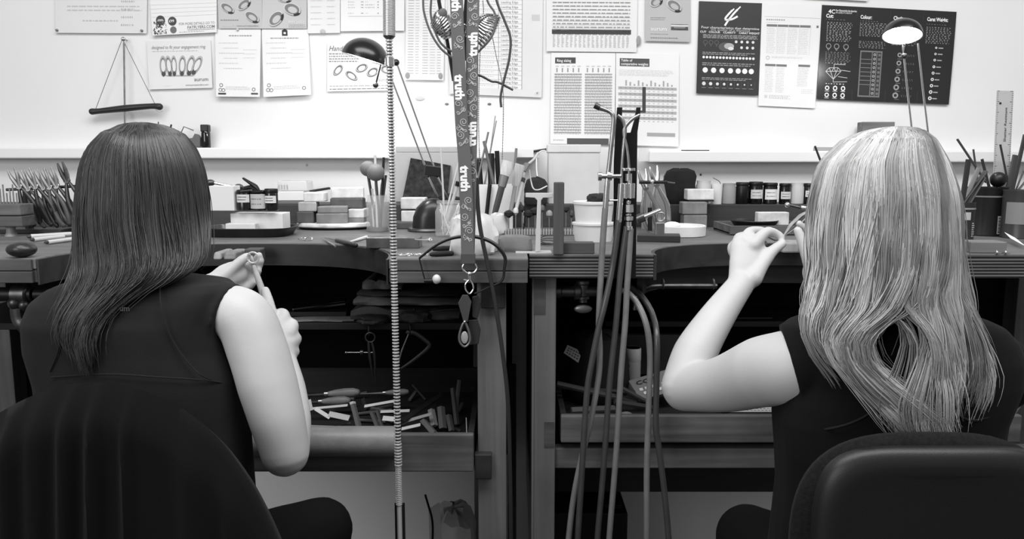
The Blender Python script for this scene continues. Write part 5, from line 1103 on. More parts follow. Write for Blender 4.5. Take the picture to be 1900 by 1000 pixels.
# crumpled white bag and carton
rr = random.Random(5)
def lump(name, label, cat, x0, x1, yt, yb, depth, m, amp=0.12, zb=BZ, p=3.0):
    Yf = on((x0 + x1) / 2, yb, zb).y; a = at(x0, yt, Yf + depth / 2); b = at(x1, yb, Yf + depth / 2); c = Vector(((a.x + b.x) / 2, Yf + depth / 2, zb)); w = (b.x - a.x) / 2; h = a.z - zb
    rings = []
    for s_, z in ((0.85, 0), (0.97, 0.08), (1, 0.3), (0.97, 0.55), (0.93, 0.78), (0.8, 0.93), (0.45, 1.0), (0.05, 1.0)):
        rg = []
        for k in range(32):
            t = 2 * PI * k / 32; ux, uy = math.copysign(abs(math.cos(t)) ** (2 / p), math.cos(t)), math.copysign(abs(math.sin(t)) ** (2 / p), math.sin(t))
            n_ = 1 + amp * (noise.noise(Vector((ux * 2.2, uy * 2.2, z * 3 + x0))) + 0.5 * noise.noise(Vector((ux * 5, uy * 5, z * 7 + x0))))
            rg.append((c.x + w * s_ * ux * n_, c.y + depth / 2 * s_ * uy * n_, c.z + h * z * (1 + amp * 0.7 * noise.noise(Vector((ux * 3, uy * 3, 5 + x0))) * (z > 0.5))))
        rings.append(rg)
    mb = MB(); mb.loft(rings); return tag(mb.build(name, m, smooth=35), label, cat)
m_bag = mat('white_bag_plastic', 214, 0.45, spec=0.4, var=(30, 0.08), bump=(35, 0.9))
lump('plastic_bag', 'crumpled white plastic bag behind the lower lanyard end', 'bag', 836, 921, 400, 474, 0.06, m_bag, 0.30, p=6)
lump('plaster_lump', 'pale smooth lump beside the crumpled bag and file carton', 'lump', 906, 944, 396, 436, 0.05, mat('plaster', 200, 0.7), 0.1, p=2.2)
fc = thing('file_carton', 'open white carton holding brushes and files behind the lanyard', 'carton', (at(905, 430, YR).x, YR - 0.03, BZ))
YC = YR - 0.068; a = at(868, 342, YC); b = at(951, 430, YC)
for (dx, dyy, sx, sy) in ((0, 0, b.x - a.x, 0.002), (0, 0.06, b.x - a.x, 0.002), (-(b.x - a.x) / 2, 0.03, 0.002, 0.06), ((b.x - a.x) / 2, 0.03, 0.002, 0.06)):
    mb = MB(); mb.box(((a.x + b.x) / 2 + dx, YC + dyy, (a.z + BZ) / 2), (sx, sy, a.z - BZ)); mb.build('panel', paper(226), fc, smooth=0)
# brushes and files around it
bh = thing('flat_brush', 'dark-handled flat brush with pale bristles leaning out of the carton', 'brush', at(915, 402, 2.14))
a, b, c, d = at(917, 400, 2.15), at(931, 347, 2.17), at(936, 326, 2.18), at(944, 300, 2.19)
mb = MB(); mb.tube([a, a.lerp(b, 0.3), b], [0.0075, 0.009, 0.0095], 10, 0.4, (0, 1, 0)); mb.build('handle', plain(52, 0.35), bh); mb = MB(); mb.tube([b, c], [0.011, 0.013], 12, 0.4, (0, 1, 0)); mb.build('ferrule', mat('ferrule', 100, 0.4, 0.6), bh)
mb = MB(); mb.tube([c, c.lerp(d, 0.6), d], [0.013, 0.017, 0.016], 14, 0.5, (0, 1, 0)); mb.build('bristles', mat('pale_bristle', 190, 0.9, wood=('z', 120, 0.2)), bh)
bh = thing('fan_brush', 'pale worn brush head standing beside the flat brush', 'brush', at(950, 400, 2.2))
mb = MB(); mb.tube([at(948, 390, 2.22), at(956, 345, 2.23)], 0.006, 10); mb.build('handle', plain(150), bh); mb = MB(); mb.tube([at(956, 345, 2.23), at(960, 325, 2.23), at(966, 305, 2.23)], [0.010, 0.014, 0.015], 12, 0.5, (0, 1, 0)); mb.build('bristles', mat('pale_bristle', 190), bh)
sc = thing('wood_scraper', 'long pale wooden handle tool leaning right with banded ferrules', 'tool', at(958, 388, 2.2))
mb = MB(); mb.tube([at(958, 388, 2.21), at(966, 350, 2.24), at(973, 316, 2.27)], [0.005, 0.0065, 0.005], 10); mb.build('handle', plain(176, 0.4), sc)
mb = MB(); mb.tube([at(970, 318, 2.265), at(978, 304, 2.28)], [0.010, 0.010], 10, 0.6); mb.build('head', plain(110, 0.4), sc); mb = MB(); mb.tube([at(969, 338, 2.25), at(971, 331, 2.255)], 0.007, 10); mb.build('band', plain(60), sc)
mb = MB(); mb.tube(smoothpts([at(978, 306, 2.28), at(992, 294, 2.3), at(998, 284, 2.32)], 4), 0.0035, 8); mb.build('shaft', plain(190), sc)
for i, (x0, y0, x1, y1, r, g, lb) in enumerate(((917, 345, 898, 262, 0.005, 90, 'tallest grey file leaning left in the file carton'), (885, 340, 906, 245, 0.003, 110, 'thin needle file leaning right in the file carton'), (912, 345, 911, 285, 0.010, 14, 'thick black handle standing in the file carton'), (892, 345, 888, 296, 0.008, 20, 'short black handle behind the lanyard in the carton'), (900, 345, 919, 215, 0.0016, 150, 'long fine wire rod rising above the file carton'), (898, 345, 921, 224, 0.0016, 130, 'second fine wire rod rising above the file carton'), (925, 345, 922, 280, 0.007, 26, 'black handle with pale band at carton right'), (952, 345, 958, 275, 0.004, 130, 'grey blade standing behind the pale brush head'), (903, 398, 909, 342, 0.006, 24, 'short black knife handle in front of the carton'))):
    stick('needle_file', lb, 'file', at(x0, y0, YC + 0.01 + 0.005 * i if i != 8 else YC - 0.012), at(x1, y1, YC + 0.03 if i != 8 else YC - 0.012), r, plain(g, 0.4), 'files in the white carton')
blk('small_carton', 'small white carton with a pale lid behind the brushes', 'carton', 960, 990, 276, 294, paper(228), Yf=2.47, depth=0.03, zb=LZ_L - 0.03, bevel=0.001)
blk('small_carton', 'pale open carton behind the wire rods on the left ledge', 'carton', 926, 956, 282, 312, paper(176), Yf=2.44, depth=0.03, zb=RZ_, bevel=0.001)
stick('pencil', 'dark pencil lying on the ledge end left of the white box', 'pencil', at(990, 281, 2.49), at(1014, 277, 2.49), 0.0035, plain(40))
mb = MB(); mb.tube(smoothpts([at(1012, 279, 2.42), at(1003, 281, 2.42), at(996, 290, 2.4), at(996, 318, 2.38), at(999, 335, 2.36)], 6), 0.002, 8); tag(mb.build('cord', plain(225)), 'short white cord dangling left of the white lidded box', 'cord')
mb = MB(); mb.tube(smoothpts([at(982, 315, 2.3), at(985, 335, 2.3), at(990, 350, 2.29), at(1000, 352, 2.29), at(1015, 345, 2.3)], 6), 0.002, 8); tag(mb.build('cord', plain(215)), 'white cord curling below the wooden handle tool', 'cord')
lump('rag', 'dark rag bundled on the riser left of the white lidded box', 'rag', 972, 1016, 331, 380, 0.05, plain(48, 0.9), 0.2, zb=RZ_, p=2.4)
# white lidded box
Yw = YR + 0.03; wb = thing('lidded_box', 'tall white cardboard box with ribbed lid at the centre', 'box', (at(1065, 400, Yw).x, Yw + 0.045, RZ_))
a = at(1018, 283, Yw); b = at(1111, 424, Yw); mb = MB(); mb.box(((a.x + b.x) / 2, Yw + 0.045, (a.z + RZ_) / 2), (b.x - a.x, 0.09, a.z - RZ_)); mb.build('body', mat('white_card_box', 206, 0.7, var=(14, 0.05)), wb, smooth=0, bevel=0.002)
a2 = at(1016, 268, Yw - 0.003); mb = MB(); mb.box(((a.x + b.x) / 2, Yw + 0.045, (a.z + a2.z) / 2), (b.x - a.x + 0.006, 0.096, a2.z - a.z)); lid = mb.build('lid', mat('white_card_lid', 216, 0.7), wb, smooth=0, bevel=0.002)
for i in range(7):
    x = at(1040 + i * 5, 276, Yw - 0.006); mb = MB(); mb.box((x.x, Yw - 0.0035, (a.z + a2.z) / 2), (0.002, 0.0014, (a2.z - a.z) * 0.8)); mb.build('rib', mat('white_card_lid', 216), lid, smooth=0)
# bur stand
bu = thing('bur_stand', 'low rack with a row of mushroom-headed polishing burs', 'rack', on(1000, 444, BZ)); Yu = 2.07
a = at(936, 428, Yu); b = at(1066, 440, Yu); mb = MB(); mb.box(((a.x + b.x) / 2, Yu + 0.02, BZ + 0.006), (b.x - a.x, 0.05, 0.012)); mb.build('base', mat('rack_grey', 100, 0.5), bu, smooth=0, bevel=0.001)
for i in range(26):
    x = a.x + (b.x - a.x) * (i + 0.5) / 26; mb = MB(); mb.box((x, Yu - 0.0052, BZ + 0.010), (0.0026, 0.002, 0.016)); mb.build('tooth', plain(170, 0.4), bu, smooth=0)
for i, (x, w_, g) in enumerate(((944, 18, 18), (957, 10, 200), (969, 8, 30), (981, 20, 16), (993, 18, 24), (1006, 9, 90), (1019, 12, 140), (1034, 9, 20), (1050, 14, 40), (1060, 9, 60))):
    p = at(x, 428, Yu + 0.012); p.z = BZ + 0.012; zt = at(x, 396 - 5 * (i % 3), Yu).z; mb = MB(); mb.cyl(p, (p.x, p.y, zt), 0.0016); sh_ = mb.build('shank', M_STEEL, bu)
    r = mp(w_, Yu) / 2; mb = MB(); mb.lathe([(r * 0.3, -0.012), (r * 0.5, -0.009), (r, -0.006), (r, 0.002), (r * 0.6, 0.006), (r * 0.15, 0.008)], 16, T((p.x, p.y, zt))); mb.build('bur_head', plain(g, 0.6), sh_)
# white T bracket
tb_ = thing('t_bracket', 'white plastic T-shaped stand on a thin foot at the bench centre', 'stand', on(998, 471, BZ)); Yt = on(998, 470, BZ).y
mb = MB(); poly = [(at(x, y, Yt).x, at(x, y, Yt).z) for x, y in ((975, 358), (1026, 358), (1026, 367), (1008, 367), (1004, 372), (1003, 466), (993, 468), (997, 372), (992, 367), (975, 366))]; mb.prism(poly, 0.006, T((0, Yt + 0.006, 0)) @ RX(PI / 2)); mb.build('tee', M_OFFW, tb_, smooth=0, bevel=0.001)
mb = MB(); c = on(990, 470, BZ); mb.box((c.x, c.y + 0.02, BZ + 0.001), (0.075, 0.045, 0.002)); mb.build('foot', M_OFFW, tb_, smooth=0)
lump('sanding_block', 'grey felt sanding block with worn curved top by the bag', 'block', 921, 988, 436, 467, 0.05, mat('grey_felt', 128, 0.9, var=(30, 0.15)), 0.05, p=5)
mb = MB(); c = on(955, 468, BZ); mb.box((c.x, c.y + 0.02, BZ + 0.0012), (0.11, 0.03, 0.0016), None); tag(mb.build('saw_blade', M_STEEL, smooth=0), 'thin bright curved strip lying in front of the felt block', 'strip')
blk('wood_stick', 'upright dark wooden stick standing beside the white T stand', 'stick', 1028, 1046, 338, 473, mat('upright_stick_wood', 74, 0.6, wood=('z', 50, 0.25)), depth=0.018)
blk('wood_block', 'low dark wooden block in front of the white buckets', 'block', 1032, 1103, 450, 471, mat('block_wood', 78, 0.6, wood=('x', 50, 0.25)), depth=0.03)
# wire coil on bench
p = on(1010, 455, BZ)
for i in range(4):
    mb = MB(); torus(mb, p + Vector((0.006 * i, 0.012 * (i % 2), 0.003 + 0.003 * i)), 0.018 + 0.003 * i, 0.0011, RX(0.1 * i)); tag(mb.build('wire_coil', M_DSTEEL), 'loose dark wire coil behind the white T stand foot', 'wire', 'wire coils on the bench')
# white nested buckets
for i, (yt, yb, w_, lb) in enumerate(((412, 450, 80, 'lower white bucket of the nested pair by the torches'), (373, 412, 77, 'upper white bucket of the nested pair, with dark cloth on top'))):
    Yb_ = on(1100, 450, BZ).y + 0.05; r = mp(w_, Yb_) / 2; zb_ = BZ if i == 0 else at(1100, 414, Yb_).z; zt = at(1100, yt, Yb_).z; p = Vector((at(1101, 420, Yb_).x, Yb_, zb_)); h = zt - zb_
    t = thing('bucket', lb, 'bucket', p, 'nested white buckets'); mb = MB(); mb.lathe([(r * 0.86, 0), (r * 0.94, h * 0.72), (r * 0.955, h * 0.9), (r * 0.88, h * 0.9), (r * 0.82, 0.003)], 36, T(p)); mb.build('wall', M_WHITEP, t); mb = MB(); mb.lathe([(r * 0.95, h * 0.86), (r, h * 0.88), (r, h * 0.985), (r * 0.97, h), (r * 0.9, h * 0.98)], 36, T(p)); mb.build('rim', M_WHITEP, t)
mb = MB(); c = at(1108, 366, Yb_); rgs = []
lump('cloth', 'dark cloth scrap heaped on the upper white bucket', 'cloth', 1088, 1128, 359, 376, 0.05, plain(38, 0.85), 0.3, zb=zt - 0.004, p=2.2).location.y = Yb_
# ================================================================== right bench things
# pliers stand and third hand behind the torches
for i, (x, y, an, lb) in enumerate(((1198, 352, 0.22, 'bright pliers on the stand, left of the pair'), (1218, 346, 0.18, 'bright pliers on the stand, right of the pair'))):
    t = pliers(lb, at(x, y - 4, 2.16 + 0.02 * i), -an, 0.12, 0.005, mat('bright_handle', 190, 0.2, 0.9), M_CHROME, 0.02); t['group'] = 'bright pliers on the stand'
ps = thing('pliers_stand', 'grey steel sheet stand behind the bright pliers', 'stand', on(1215, 425, BZ))
q = [at(1190, 425, 2.262), at(1248, 425, 2.262), at(1232, 340, 2.28), at(1192, 340, 2.28)]; mb = MB(); nn = Vector((0, 0.003, 0)); mb.add(list(q) + [v + nn for v in q], [(0, 1, 2, 3), (7, 6, 5, 4), (0, 4, 5, 1), (1, 5, 6, 2), (2, 6, 7, 3), (3, 7, 4, 0)]); mb.build('plate', mat('stand_grey', 118, 0.5), ps, smooth=0)
mb = MB(); mb.cyl(at(1186, 338, 2.13), at(1238, 338, 2.13), 0.0045); mb.build('bar', M_IRON, ps); mb = MB(); mb.sphere(at(1210, 337, 2.12), 0.006); mb.build('screw', M_CHROME, ps); mb = MB(); mb.cyl(at(1236, 338, 2.13), at(1252, 340, 2.13), 0.0025); mb.build('pin', M_DSTEEL, ps)
mb = MB(); mb.cyl(at(1206, 385, 2.12), at(1206, 428, 2.12), 0.006); mb.build('post', M_IRON, ps)
wh = thing('third_hand', 'dark wooden base with a ring post and steel arm by the torches', 'clamp', on(1225, 450, BZ)); Yh = on(1228, 450, BZ).y
a = at(1182, 437, Yh); b = at(1272, 450, Yh); mb = MB(T(((a.x + b.x) / 2, Yh + 0.035, BZ)) @ RZ(-0.18)); mb.box((0, 0, (a.z - BZ) / 2), ((b.x - a.x) * 0.88, 0.06, a.z - BZ)); mb.build('base', mat('third_hand_wood', 44, 0.5, wood=('x', 50, 0.25)), wh, smooth=0, bevel=0.002)
a = at(1216, 413, Yh + 0.03); b = at(1232, 434, Yh + 0.03); mb = MB(); mb.box(((a.x + b.x) / 2, Yh + 0.03, (a.z + b.z) / 2 - 0.002), (b.x - a.x, 0.012, a.z - b.z + 0.004)); mb.build('bracket', M_STEEL, wh, smooth=0, bevel=0.001)
mb = MB(); torus(mb, at(1226, 402, Yh + 0.03), mp(8, 1.9), 0.0018, RX(PI / 2)); mb.build('eyelet', M_STEEL, wh)
mb = MB(); mb.cyl(at(1193, 403, Yh), at(1224, 390, Yh + 0.02), 0.0048); mb.build('arm', M_CHROME, wh); mb = MB(); mb.cyl(at(1181, 408, Yh), at(1195, 402, Yh), 0.011); mb.build('knob', M_DSTEEL, wh)
# white round dish with lump
p = on(1271, 441, BZ) + Vector((0, 0.055, 0)); r = mp(46, p.y)
ds = thing('crucible_dish', 'white round ceramic dish on the right bench', 'dish', p); mb = MB(); mb.lathe([(r * 0.95, 0), (r * 0.99, 0.002), (r, 0.026), (r * 0.97, 0.028), (r * 0.90, 0.027), (r * 0.88, 0.022), (0.001, 0.021)], 44, T(p), caps=False); mb.build('dish', mat('dish_ceramic', 218, 0.75, var=(40, 0.06)), ds)
mb = MB(); mb.sphere(p + Vector((-0.02, 0.01, 0.026)), 1, 14, 8, (0.022, 0.02, 0.010)); mb.build('flux_lump', plain(225, 0.8), ds)
# charcoal block and bricks
gb2 = 'fire bricks stacked on the right bench'
lump('charcoal_block', 'large rough black charcoal block on the right riser', 'block', 1231, 1290, 313, 379, 0.05, mat('charcoal', 20, 0.9, var=(40, 0.4), bump=(60, 1.0)), 0.10, zb=RZ_, p=5)
brick('pale fire brick, topmost of the right bench stack', 1276, 1325, 351, 371, 2.30, 0, 0.05, 0.0, zb=at(1300, 371, 2.30).z, group=gb2)
brick('grey fire brick in the middle of the right bench stack', 1267, 1312, 375, 398, 2.27, 2, 0.05, 0.0, zb=at(1290, 398, 2.27).z, group=gb2)
brick('grey fire brick at the bottom of the right bench stack', 1269, 1312, 399, 415, 2.27, 2, 0.05, 0.0, zb=BZ, group=gb2)
blk('slate', 'thin dark slab between the pale top brick and the grey brick', 'slab', 1278, 1325, 371.3, 374.6, plain(30), Yf=2.30, depth=0.05, zb=at(1290, 374.8, 2.27).z, bevel=0.0005)
dg = mat('dark_glass', 16); gr = 'pots in a row on the right riser'
jar('pale_pot', 'pale grey pot behind the topmost brick on the right riser', 'pot', 1308, 28, 335, 379, plain(176, 0.5), RZ_, group=gr)
tpot, *_ = jar('white_cup', 'white cup with a bent wire rising from it', 'cup', 1332, 21, 341, 379, M_WHITEP, RZ_, group=gr, prof=[(0.85, 0), (1, 1), (0.93, 1), (0.8, 0.05)])
mb = MB(); mb.tube(smoothpts([at(1338, 343, 2.37), at(1334, 336, 2.37), at(1323, 330, 2.37)], 4), 0.001, 6); mb.build('wire', M_DSTEEL, tpot)
jar('grey_pot', 'mid grey pot left of the four dark jars', 'pot', 1355, 26, 340, 379, plain(142, 0.5), RZ_, group=gr)
jar('dark_jar', 'plain black pot without label, first of the dark jars on the right riser', 'jar', 1380, 24, 338, 379, plain(12, 0.35), RZ_, (M_BLACK, 0.85), None, gr)
jar('dark_jar', 'dark jar with handwritten label, second of the dark jars on the right riser', 'jar', 1405, 25, 337, 379, dg, RZ_, (M_BLACK, 0.83), (200, 0.25, 0.65), gr)
jar('dark_jar', 'dark jar with large torn white label, third on the right riser', 'jar', 1432, 26, 339, 379, dg, RZ_, (M_BLACK, 0.85), (222, 0.22, 0.70), gr)
jar('dark_jar', 'dark jar with narrow label beside the pale cup', 'jar', 1459, 21, 340, 379, dg, RZ_, (M_BLACK, 0.85), (205, 0.25, 0.6), gr)
jar('pale_cup', 'pale beige cup beside the blonde hair', 'cup', 1482, 25, 339, 379, plain(184, 0.5), RZ_, group=gr)
jar('dark_jar', 'dark jar half hidden by the blonde hair', 'jar', 1505, 22, 340, 379, dg, RZ_, (M_BLACK, 0.85), (210, 0.35, 0.65), gr)
# tray with a white block
a = on(1354, 437, BZ); wt = thing('wooden_tray', 'shallow grey wooden tray at the back of the right bench', 'tray', on(1400, 436, BZ)); Yw2 = on(1400, 437, BZ).y
xa, xb = at(1355, 430, Yw2).x, at(1510, 430, Yw2).x
mb = MB(); mb.box(((xa + xb) / 2, Yw2 + 0.09, BZ + 0.004), (xb - xa, 0.17, 0.008)); mb.build('bottom', M_WOODE, wt, smooth=0, bevel=0.001)
for (cx, cy, sx, sy) in (((xa + xb) / 2, Yw2 + 0.005, xb - xa, 0.008), ((xa + xb) / 2, Yw2 + 0.175, xb - xa, 0.008), (xa + 0.004, Yw2 + 0.09, 0.008, 0.16), (xb - 0.004, Yw2 + 0.09, 0.008, 0.16)):
    mb = MB(); mb.box((cx, cy, BZ + 0.014), (sx, sy, 0.022)); mb.build('side', M_WOODM, wt, smooth=0, bevel=0.001)
p = on(1430, 430, BZ + 0.02); p = Vector((p.x + 0.022, Yw2 + 0.09, BZ + 0.0105)); bw = MB(); r = mp(43, p.y)
bw.lathe([(r * 0.6, 0), (r * 0.85, 0.008), (r, 0.022), (r * 0.98, 0.024), (r * 0.82, 0.012), (r * 0.5, 0.006), (0.001, 0.006)], 40, T(p), caps=False); tag(bw.build('iron_bowl', M_IRON), 'black shallow bowl holding a white block in the wooden tray', 'bowl')
blk('ceramic_block', 'white stained block standing in the black bowl', 'block', 1407, 1464, 394, 413, m_fire[0], Yf=p.y - 0.012, depth=0.03, zb=p.z + 0.010, bevel=0.002)
ap = thing('air_nozzle', 'small chrome-ended nozzle lying by the bowl near the blonde hair', 'nozzle', at(1490, 388, 2.1)); mb = MB(); mb.cyl(at(1462, 380, 2.12), at(1488, 386, 2.12), 0.003); mb.build('tube', M_DSTEEL, ap); mb = MB(); mb.sphere(at(1461, 380, 2.12), 0.007); mb.build('ball_end', M_CHROME, ap); mb = MB(); mb.cyl(at(1485, 386, 2.12), at(1505, 388, 2.12), 0.007); mb.build('body', M_STEEL, ap)
# right bench pin
p = on(1470, 460, BZ); yy = on(1470, 450, BZ).y
pn = thing('bench_pin', 'pale scarred wooden bench pin under the blonde woman\'s fingers', 'bench pin', (p.x, yy - 0.02, BZ - 0.03)); a = at(1445, 448, yy - 0.05); b = at(1500, 467, yy - 0.05)
mb = MB(); mb.box(((a.x + b.x) / 2, yy - 0.04, (a.z + b.z) / 2), (b.x - a.x, 0.075, a.z - b.z), taper=0.92); mb.build('wedge', M_WOODP, pn, smooth=0, bevel=0.004)
mb = MB(); mb.box(((a.x + b.x) / 2 + 0.012, yy - 0.08, (a.z + b.z) / 2 - 0.004), (0.02, 0.03, (a.z - b.z) * 0.7)); mb.build('nose', M_WOODP, pn, smooth=0, bevel=0.003)
# ledge things
bt = thing('ink_bottle', 'small black bottle with square cap on the left ledge', 'bottle', at(383, 273, 2.515)); p = at(383, 274, 2.515); p.z = LZ_L
mb = MB(); mb.lathe([(0.013, 0), (0.0135, 0.002), (0.0135, 0.046), (0.012, 0.05)], 20, T(p)); mb.build('body', mat('black_glass', 8, 0.12, spec=0.7), bt); mb = MB(); mb.box((p.x, p.y, p.z + 0.060), (0.025, 0.024, 0.022)); mb.build('cap', M_BLACK, bt, smooth=0, bevel=0.003)
hk = thing('hex_key_block', 'grey key holder with bent hexagon keys on the left ledge', 'holder', at(350, 273, 2.515)); p0 = at(350, 274, 2.51); p0.z = LZ_L
poly = [(at(x, y, 2.51).x, at(x, y, 2.51).z) for x, y in ((325, 272), (372, 272), (372, 256), (367, 250), (362, 248), (358, 256), (325, 260))]; poly = [(x, max(z, LZ_L)) for x, z in poly]; mb = MB(); mb.prism(poly, 0.02, T((0, 2.525, 0)) @ RX(PI / 2)); mb.build('block', mat('holder_grey', 95, 0.5), hk, smooth=0, bevel=0.001)
for pl in ([(330, 260), (341, 235), (359, 242)], [(313, 255), (318, 231)], [(292, 255), (294, 226)]):
    mb = MB(); mb.tube([at(x, y, 2.515) for x, y in pl], 0.0028 if len(pl) == 2 and pl[0][0] > 300 else 0.0018, 6); mb.build('hex_key', M_DSTEEL, hk)
blk('wood_block', 'small worn wooden block on the right ledge above the blonde hair', 'block', 1601, 1660, 226, 241, mat('worn_block', 110, 0.7, wood=('x', 60, 0.4)), Yf=2.49, depth=0.04, zb=LZ_R, bevel=0.002)
blk('packet', 'flat pale packet on the right ledge left of the blonde hair', 'packet', 1518, 1550, 273, 281, paper(170), Yf=2.5, depth=0.04, zb=LZ_R, bevel=0.0005)
a, b = at(1264, 279, 2.5), at(1316, 279, 2.5); a.z = b.z = LZ_R + 0.0016; stick('wire_rod', 'thin dark rod lying on the right ledge beside the charts', 'rod', a, b, 0.0015, plain(60))
blk('card', 'small white card with a dark mark standing where the right ledge begins', 'card', 1186, 1204, 276, 296, paper(220), Yf=2.51, depth=0.004, zb=at(1190, 299, 2.51).z, bevel=0.0)
stick('slim_file', 'dark slim file rising beside the blonde hair', 'file', on(1571, 425, BZ), at(1512, 271, 2.25), 0.0035, plain(44), rr=[0.004, 0.0035, 0.0028])
# tins on the far right
def tin(name, label, cx, w, yt, yb, ybase, g, marks):
    t, p, r, h = jar(name, label, 'tin', cx, w, yt, ybase, mat('tin_%d' % g, g, 0.35, 0.2, spec=0.5, var=(20, 0.15)), BZ, prof=[(0.97, 0), (1.0, 0.01), (1.0, 0.03), (0.98, 0.05), (0.98, 0.95), (1.0, 0.97), (1.0, 1.0), (0.94, 1.0), (0.92, 0.1)], n=40)
    def patch(nm, a0, a1, z0, z1, m_, off=0.0008):
        vs = []
        for i in range(9):
            a = a0 + (a1 - a0) * i / 8
            for z in (z0, z1): vs.append((p.x + (r * 0.98 + off) * math.cos(a), p.y + (r * 0.98 + off) * math.sin(a), p.z + h * z))
        mb = MB(); mb.add(vs, [(2 * i, 2 * i + 2, 2 * i + 3, 2 * i + 1) for i in range(8)]); return mb.build(nm, m_, t, smooth=0)
    return t, p, r, h, patch
tA, pA, rA, hA, patch = tin('paint_tin', 'large dark tin with a barcode holding files at the right', 1848, 76, 347, 437, 439, 30, None)
bc = patch('barcode_panel', -PI / 2 + 0.02, -PI / 2 + 0.72, 0.05, 0.42, ink(170))
for i in range(9): patch('bar', -PI / 2 + 0.06, -PI / 2 + 0.66, 0.08 + i * 0.036, 0.08 + i * 0.036 + (0.012 if i % 2 else 0.020), ink(60), 0.0014)
patch('band', -PI + 0.3, -0.2, 0.80, 0.83, ink(120)); patch('emblem', -PI / 2 + 0.35, -PI / 2 + 0.6, 0.66, 0.76, ink(150)); patch('emblem', -PI / 2 + 0.9, -PI / 2 + 1.35, 0.5, 0.8, ink(120))
tB, pB, rB, hB, patch = tin('printed_tin', 'small printed dark tin of pencils beside the blonde hair', 1796, 36, 375, 452, 448, 48, None)
patch('band', -PI + 0.2, -0.2, 0.82, 0.86, ink(140)); patch('emblem', -PI / 2 - 0.5, -PI / 2 + 0.1, 0.55, 0.75, ink(170))
for i in range(7): patch('lettering', -PI / 2 + 0.3, -PI / 2 + (0.75 if i % 3 else 0.6), 0.12 + 0.055 * i, 0.15 + 0.055 * i, ink(165))
tC, pC, rC, hC, patch = tin('paint_tin', 'grey patterned tin at the right edge of the picture', 1908, 62, 352, 440, 444, 62, None); patch('emblem', -PI + 0.2, -PI / 2 - 0.1, 0.3, 0.75, ink(130))
gs = 'files and pencils in the tins'
for i, (x0, y0, x1, y1, r, g, lb) in enumerate(((1816, 318, 1776, 258, 0.005, 70, 'flat dark file leaning far left out of the large tin'), (1815, 345, 1806, 277, 0.0028, 60, 'thin dark pencil leaning left above the small tin'), (1786, 372, 1797, 296, 0.007, 42, 'dark pointed handle standing in the small tin'), (1790, 372, 1816, 312, 0.006, 120, 'grey flat blade leaning right in the small tin'), (1788, 374, 1829, 318, 0.007, 34, 'dark round handle leaning right in the small tin'), (1800, 374, 1826, 330, 0.006, 60, 'short dark stick leaning right in the small tin'), (1836, 350, 1822, 295, 0.004, 40, 'thin dark file at the left of the large tin'), (1872, 348, 1856, 268, 0.003, 44, 'thin dark rod crossing the ruler'), (1872, 345, 1884, 288, 0.008, 62, 'thick flat dark file right of the ruler'), (1880, 345, 1902, 250, 0.006, 54, 'long dark file leaning right at the picture edge'), (1886, 350, 1900, 315, 0.003, 60, 'thin needle leaning right at the picture edge'), (1890, 352, 1910, 328, 0.004, 80, 'short grey stick leaning right at the picture edge'))):
    tt_ = pB if 1785 < x0 < 1802 else pA
    a = at(x0, y0, tt_.y); b = at(x1, y1, tt_.y + 0.01); d = (b - a)
    a = a - d.normalized() * 0.035; stick('file', lb, 'file', a, b, r, plain(g, 0.4), gs, 8, 0.55)
mb = MB(); c = at(1852, 333, pA.y); mb.sphere(c, mp(14, pA.y), 24, 14); ob = thing('ball_mallet', 'dark ball-headed stick standing in the large tin', 'mallet', pA + Vector((0, 0, 0.01))); mb.build('ball', plain(24, 0.4), ob); mb = MB(); mb.cyl(c, pA + Vector((0.0, 0, 0.01)), 0.004); mb.build('stick', M_WOODD, ob)
# clear ruler
q = [at(1842, 352, pA.y + 0.02), at(1872, 352, pA.y + 0.02), at(1881, 169, pA.y + 0.09), at(1850, 168, pA.y + 0.09)]
ru = thing('ruler', 'translucent plastic ruler standing upright in the large tin', 'ruler', q[0]); nn = Vector((0, 0.002, 0)); mb = MB(); mb.add(list(q) + [v + nn for v in q], [(0, 1, 2, 3), (7, 6, 5, 4), (0, 4, 5, 1), (1, 5, 6, 2), (2, 6, 7, 3), (3, 7, 4, 0)]); mb.build('blade', mat('ruler_plastic', 178, 0.25, spec=0.5, alpha=0.72), ru, smooth=0)
mb = MB()
for i in range(46):
    v = i / 46; L_ = 0.10 if i % 5 else 0.2
    for u0, u1 in ((1 - L_, 0.97), (0.03, L_ * 0.8)):
        P_ = [bil([q[3], q[2], q[1], q[0]], u, w) - Vector((0, 0.0006, 0)) for u, w in ((u0, v), (u1, v), (u1, v + 0.006), (u0, v + 0.006))]; mb.add(P_, [(3, 2, 1, 0)])
mb.build('graduations', ink(90), ru, smooth=0)
tv, tf, t0, t1 = text_geo('Shatter Resistant', 0.012); mb = MB()
mb.add([bil([q[3], q[2], q[1], q[0]], 0.60 + v[1] * -0.2 + 0.1 - 0.05, 0.52 - 0.35 * (v[0] - t0) / (t1 - t0)) - Vector((0, 0.0008, 0)) for v in tv], [tuple(reversed(f)) for f in tf]); mb.build('lettering', ink(60), ru, smooth=0)
p = bil([q[3], q[2], q[1], q[0]], 0.22, 0.13); mb = MB(); mb.lathe([(0.003, 0), (0.003, 0.0015)], 12, T(p - Vector((0, 0.0, 0))) @ RX(PI / 2)); mb.build('hole', plain(40), ru)
blk('wood_block', 'grey wooden block at the right bench corner under the tins', 'block', 1806, 1868, 449, 470, mat('grey_block', 112, 0.6, wood=('x', 40, 0.2)), depth=0.05, rot=-0.1)
mb = MB(); mb.tube([on(1900, 455, BZ + 0.01), at(1880, 442, 1.86), at(1864, 431, 1.87)], [0.001, 0.006, 0.0012], 8, 0.25); tag(mb.build('paper_quill', plain(228)), 'white pointed paper strip leaning on the wooden corner block', 'strip')
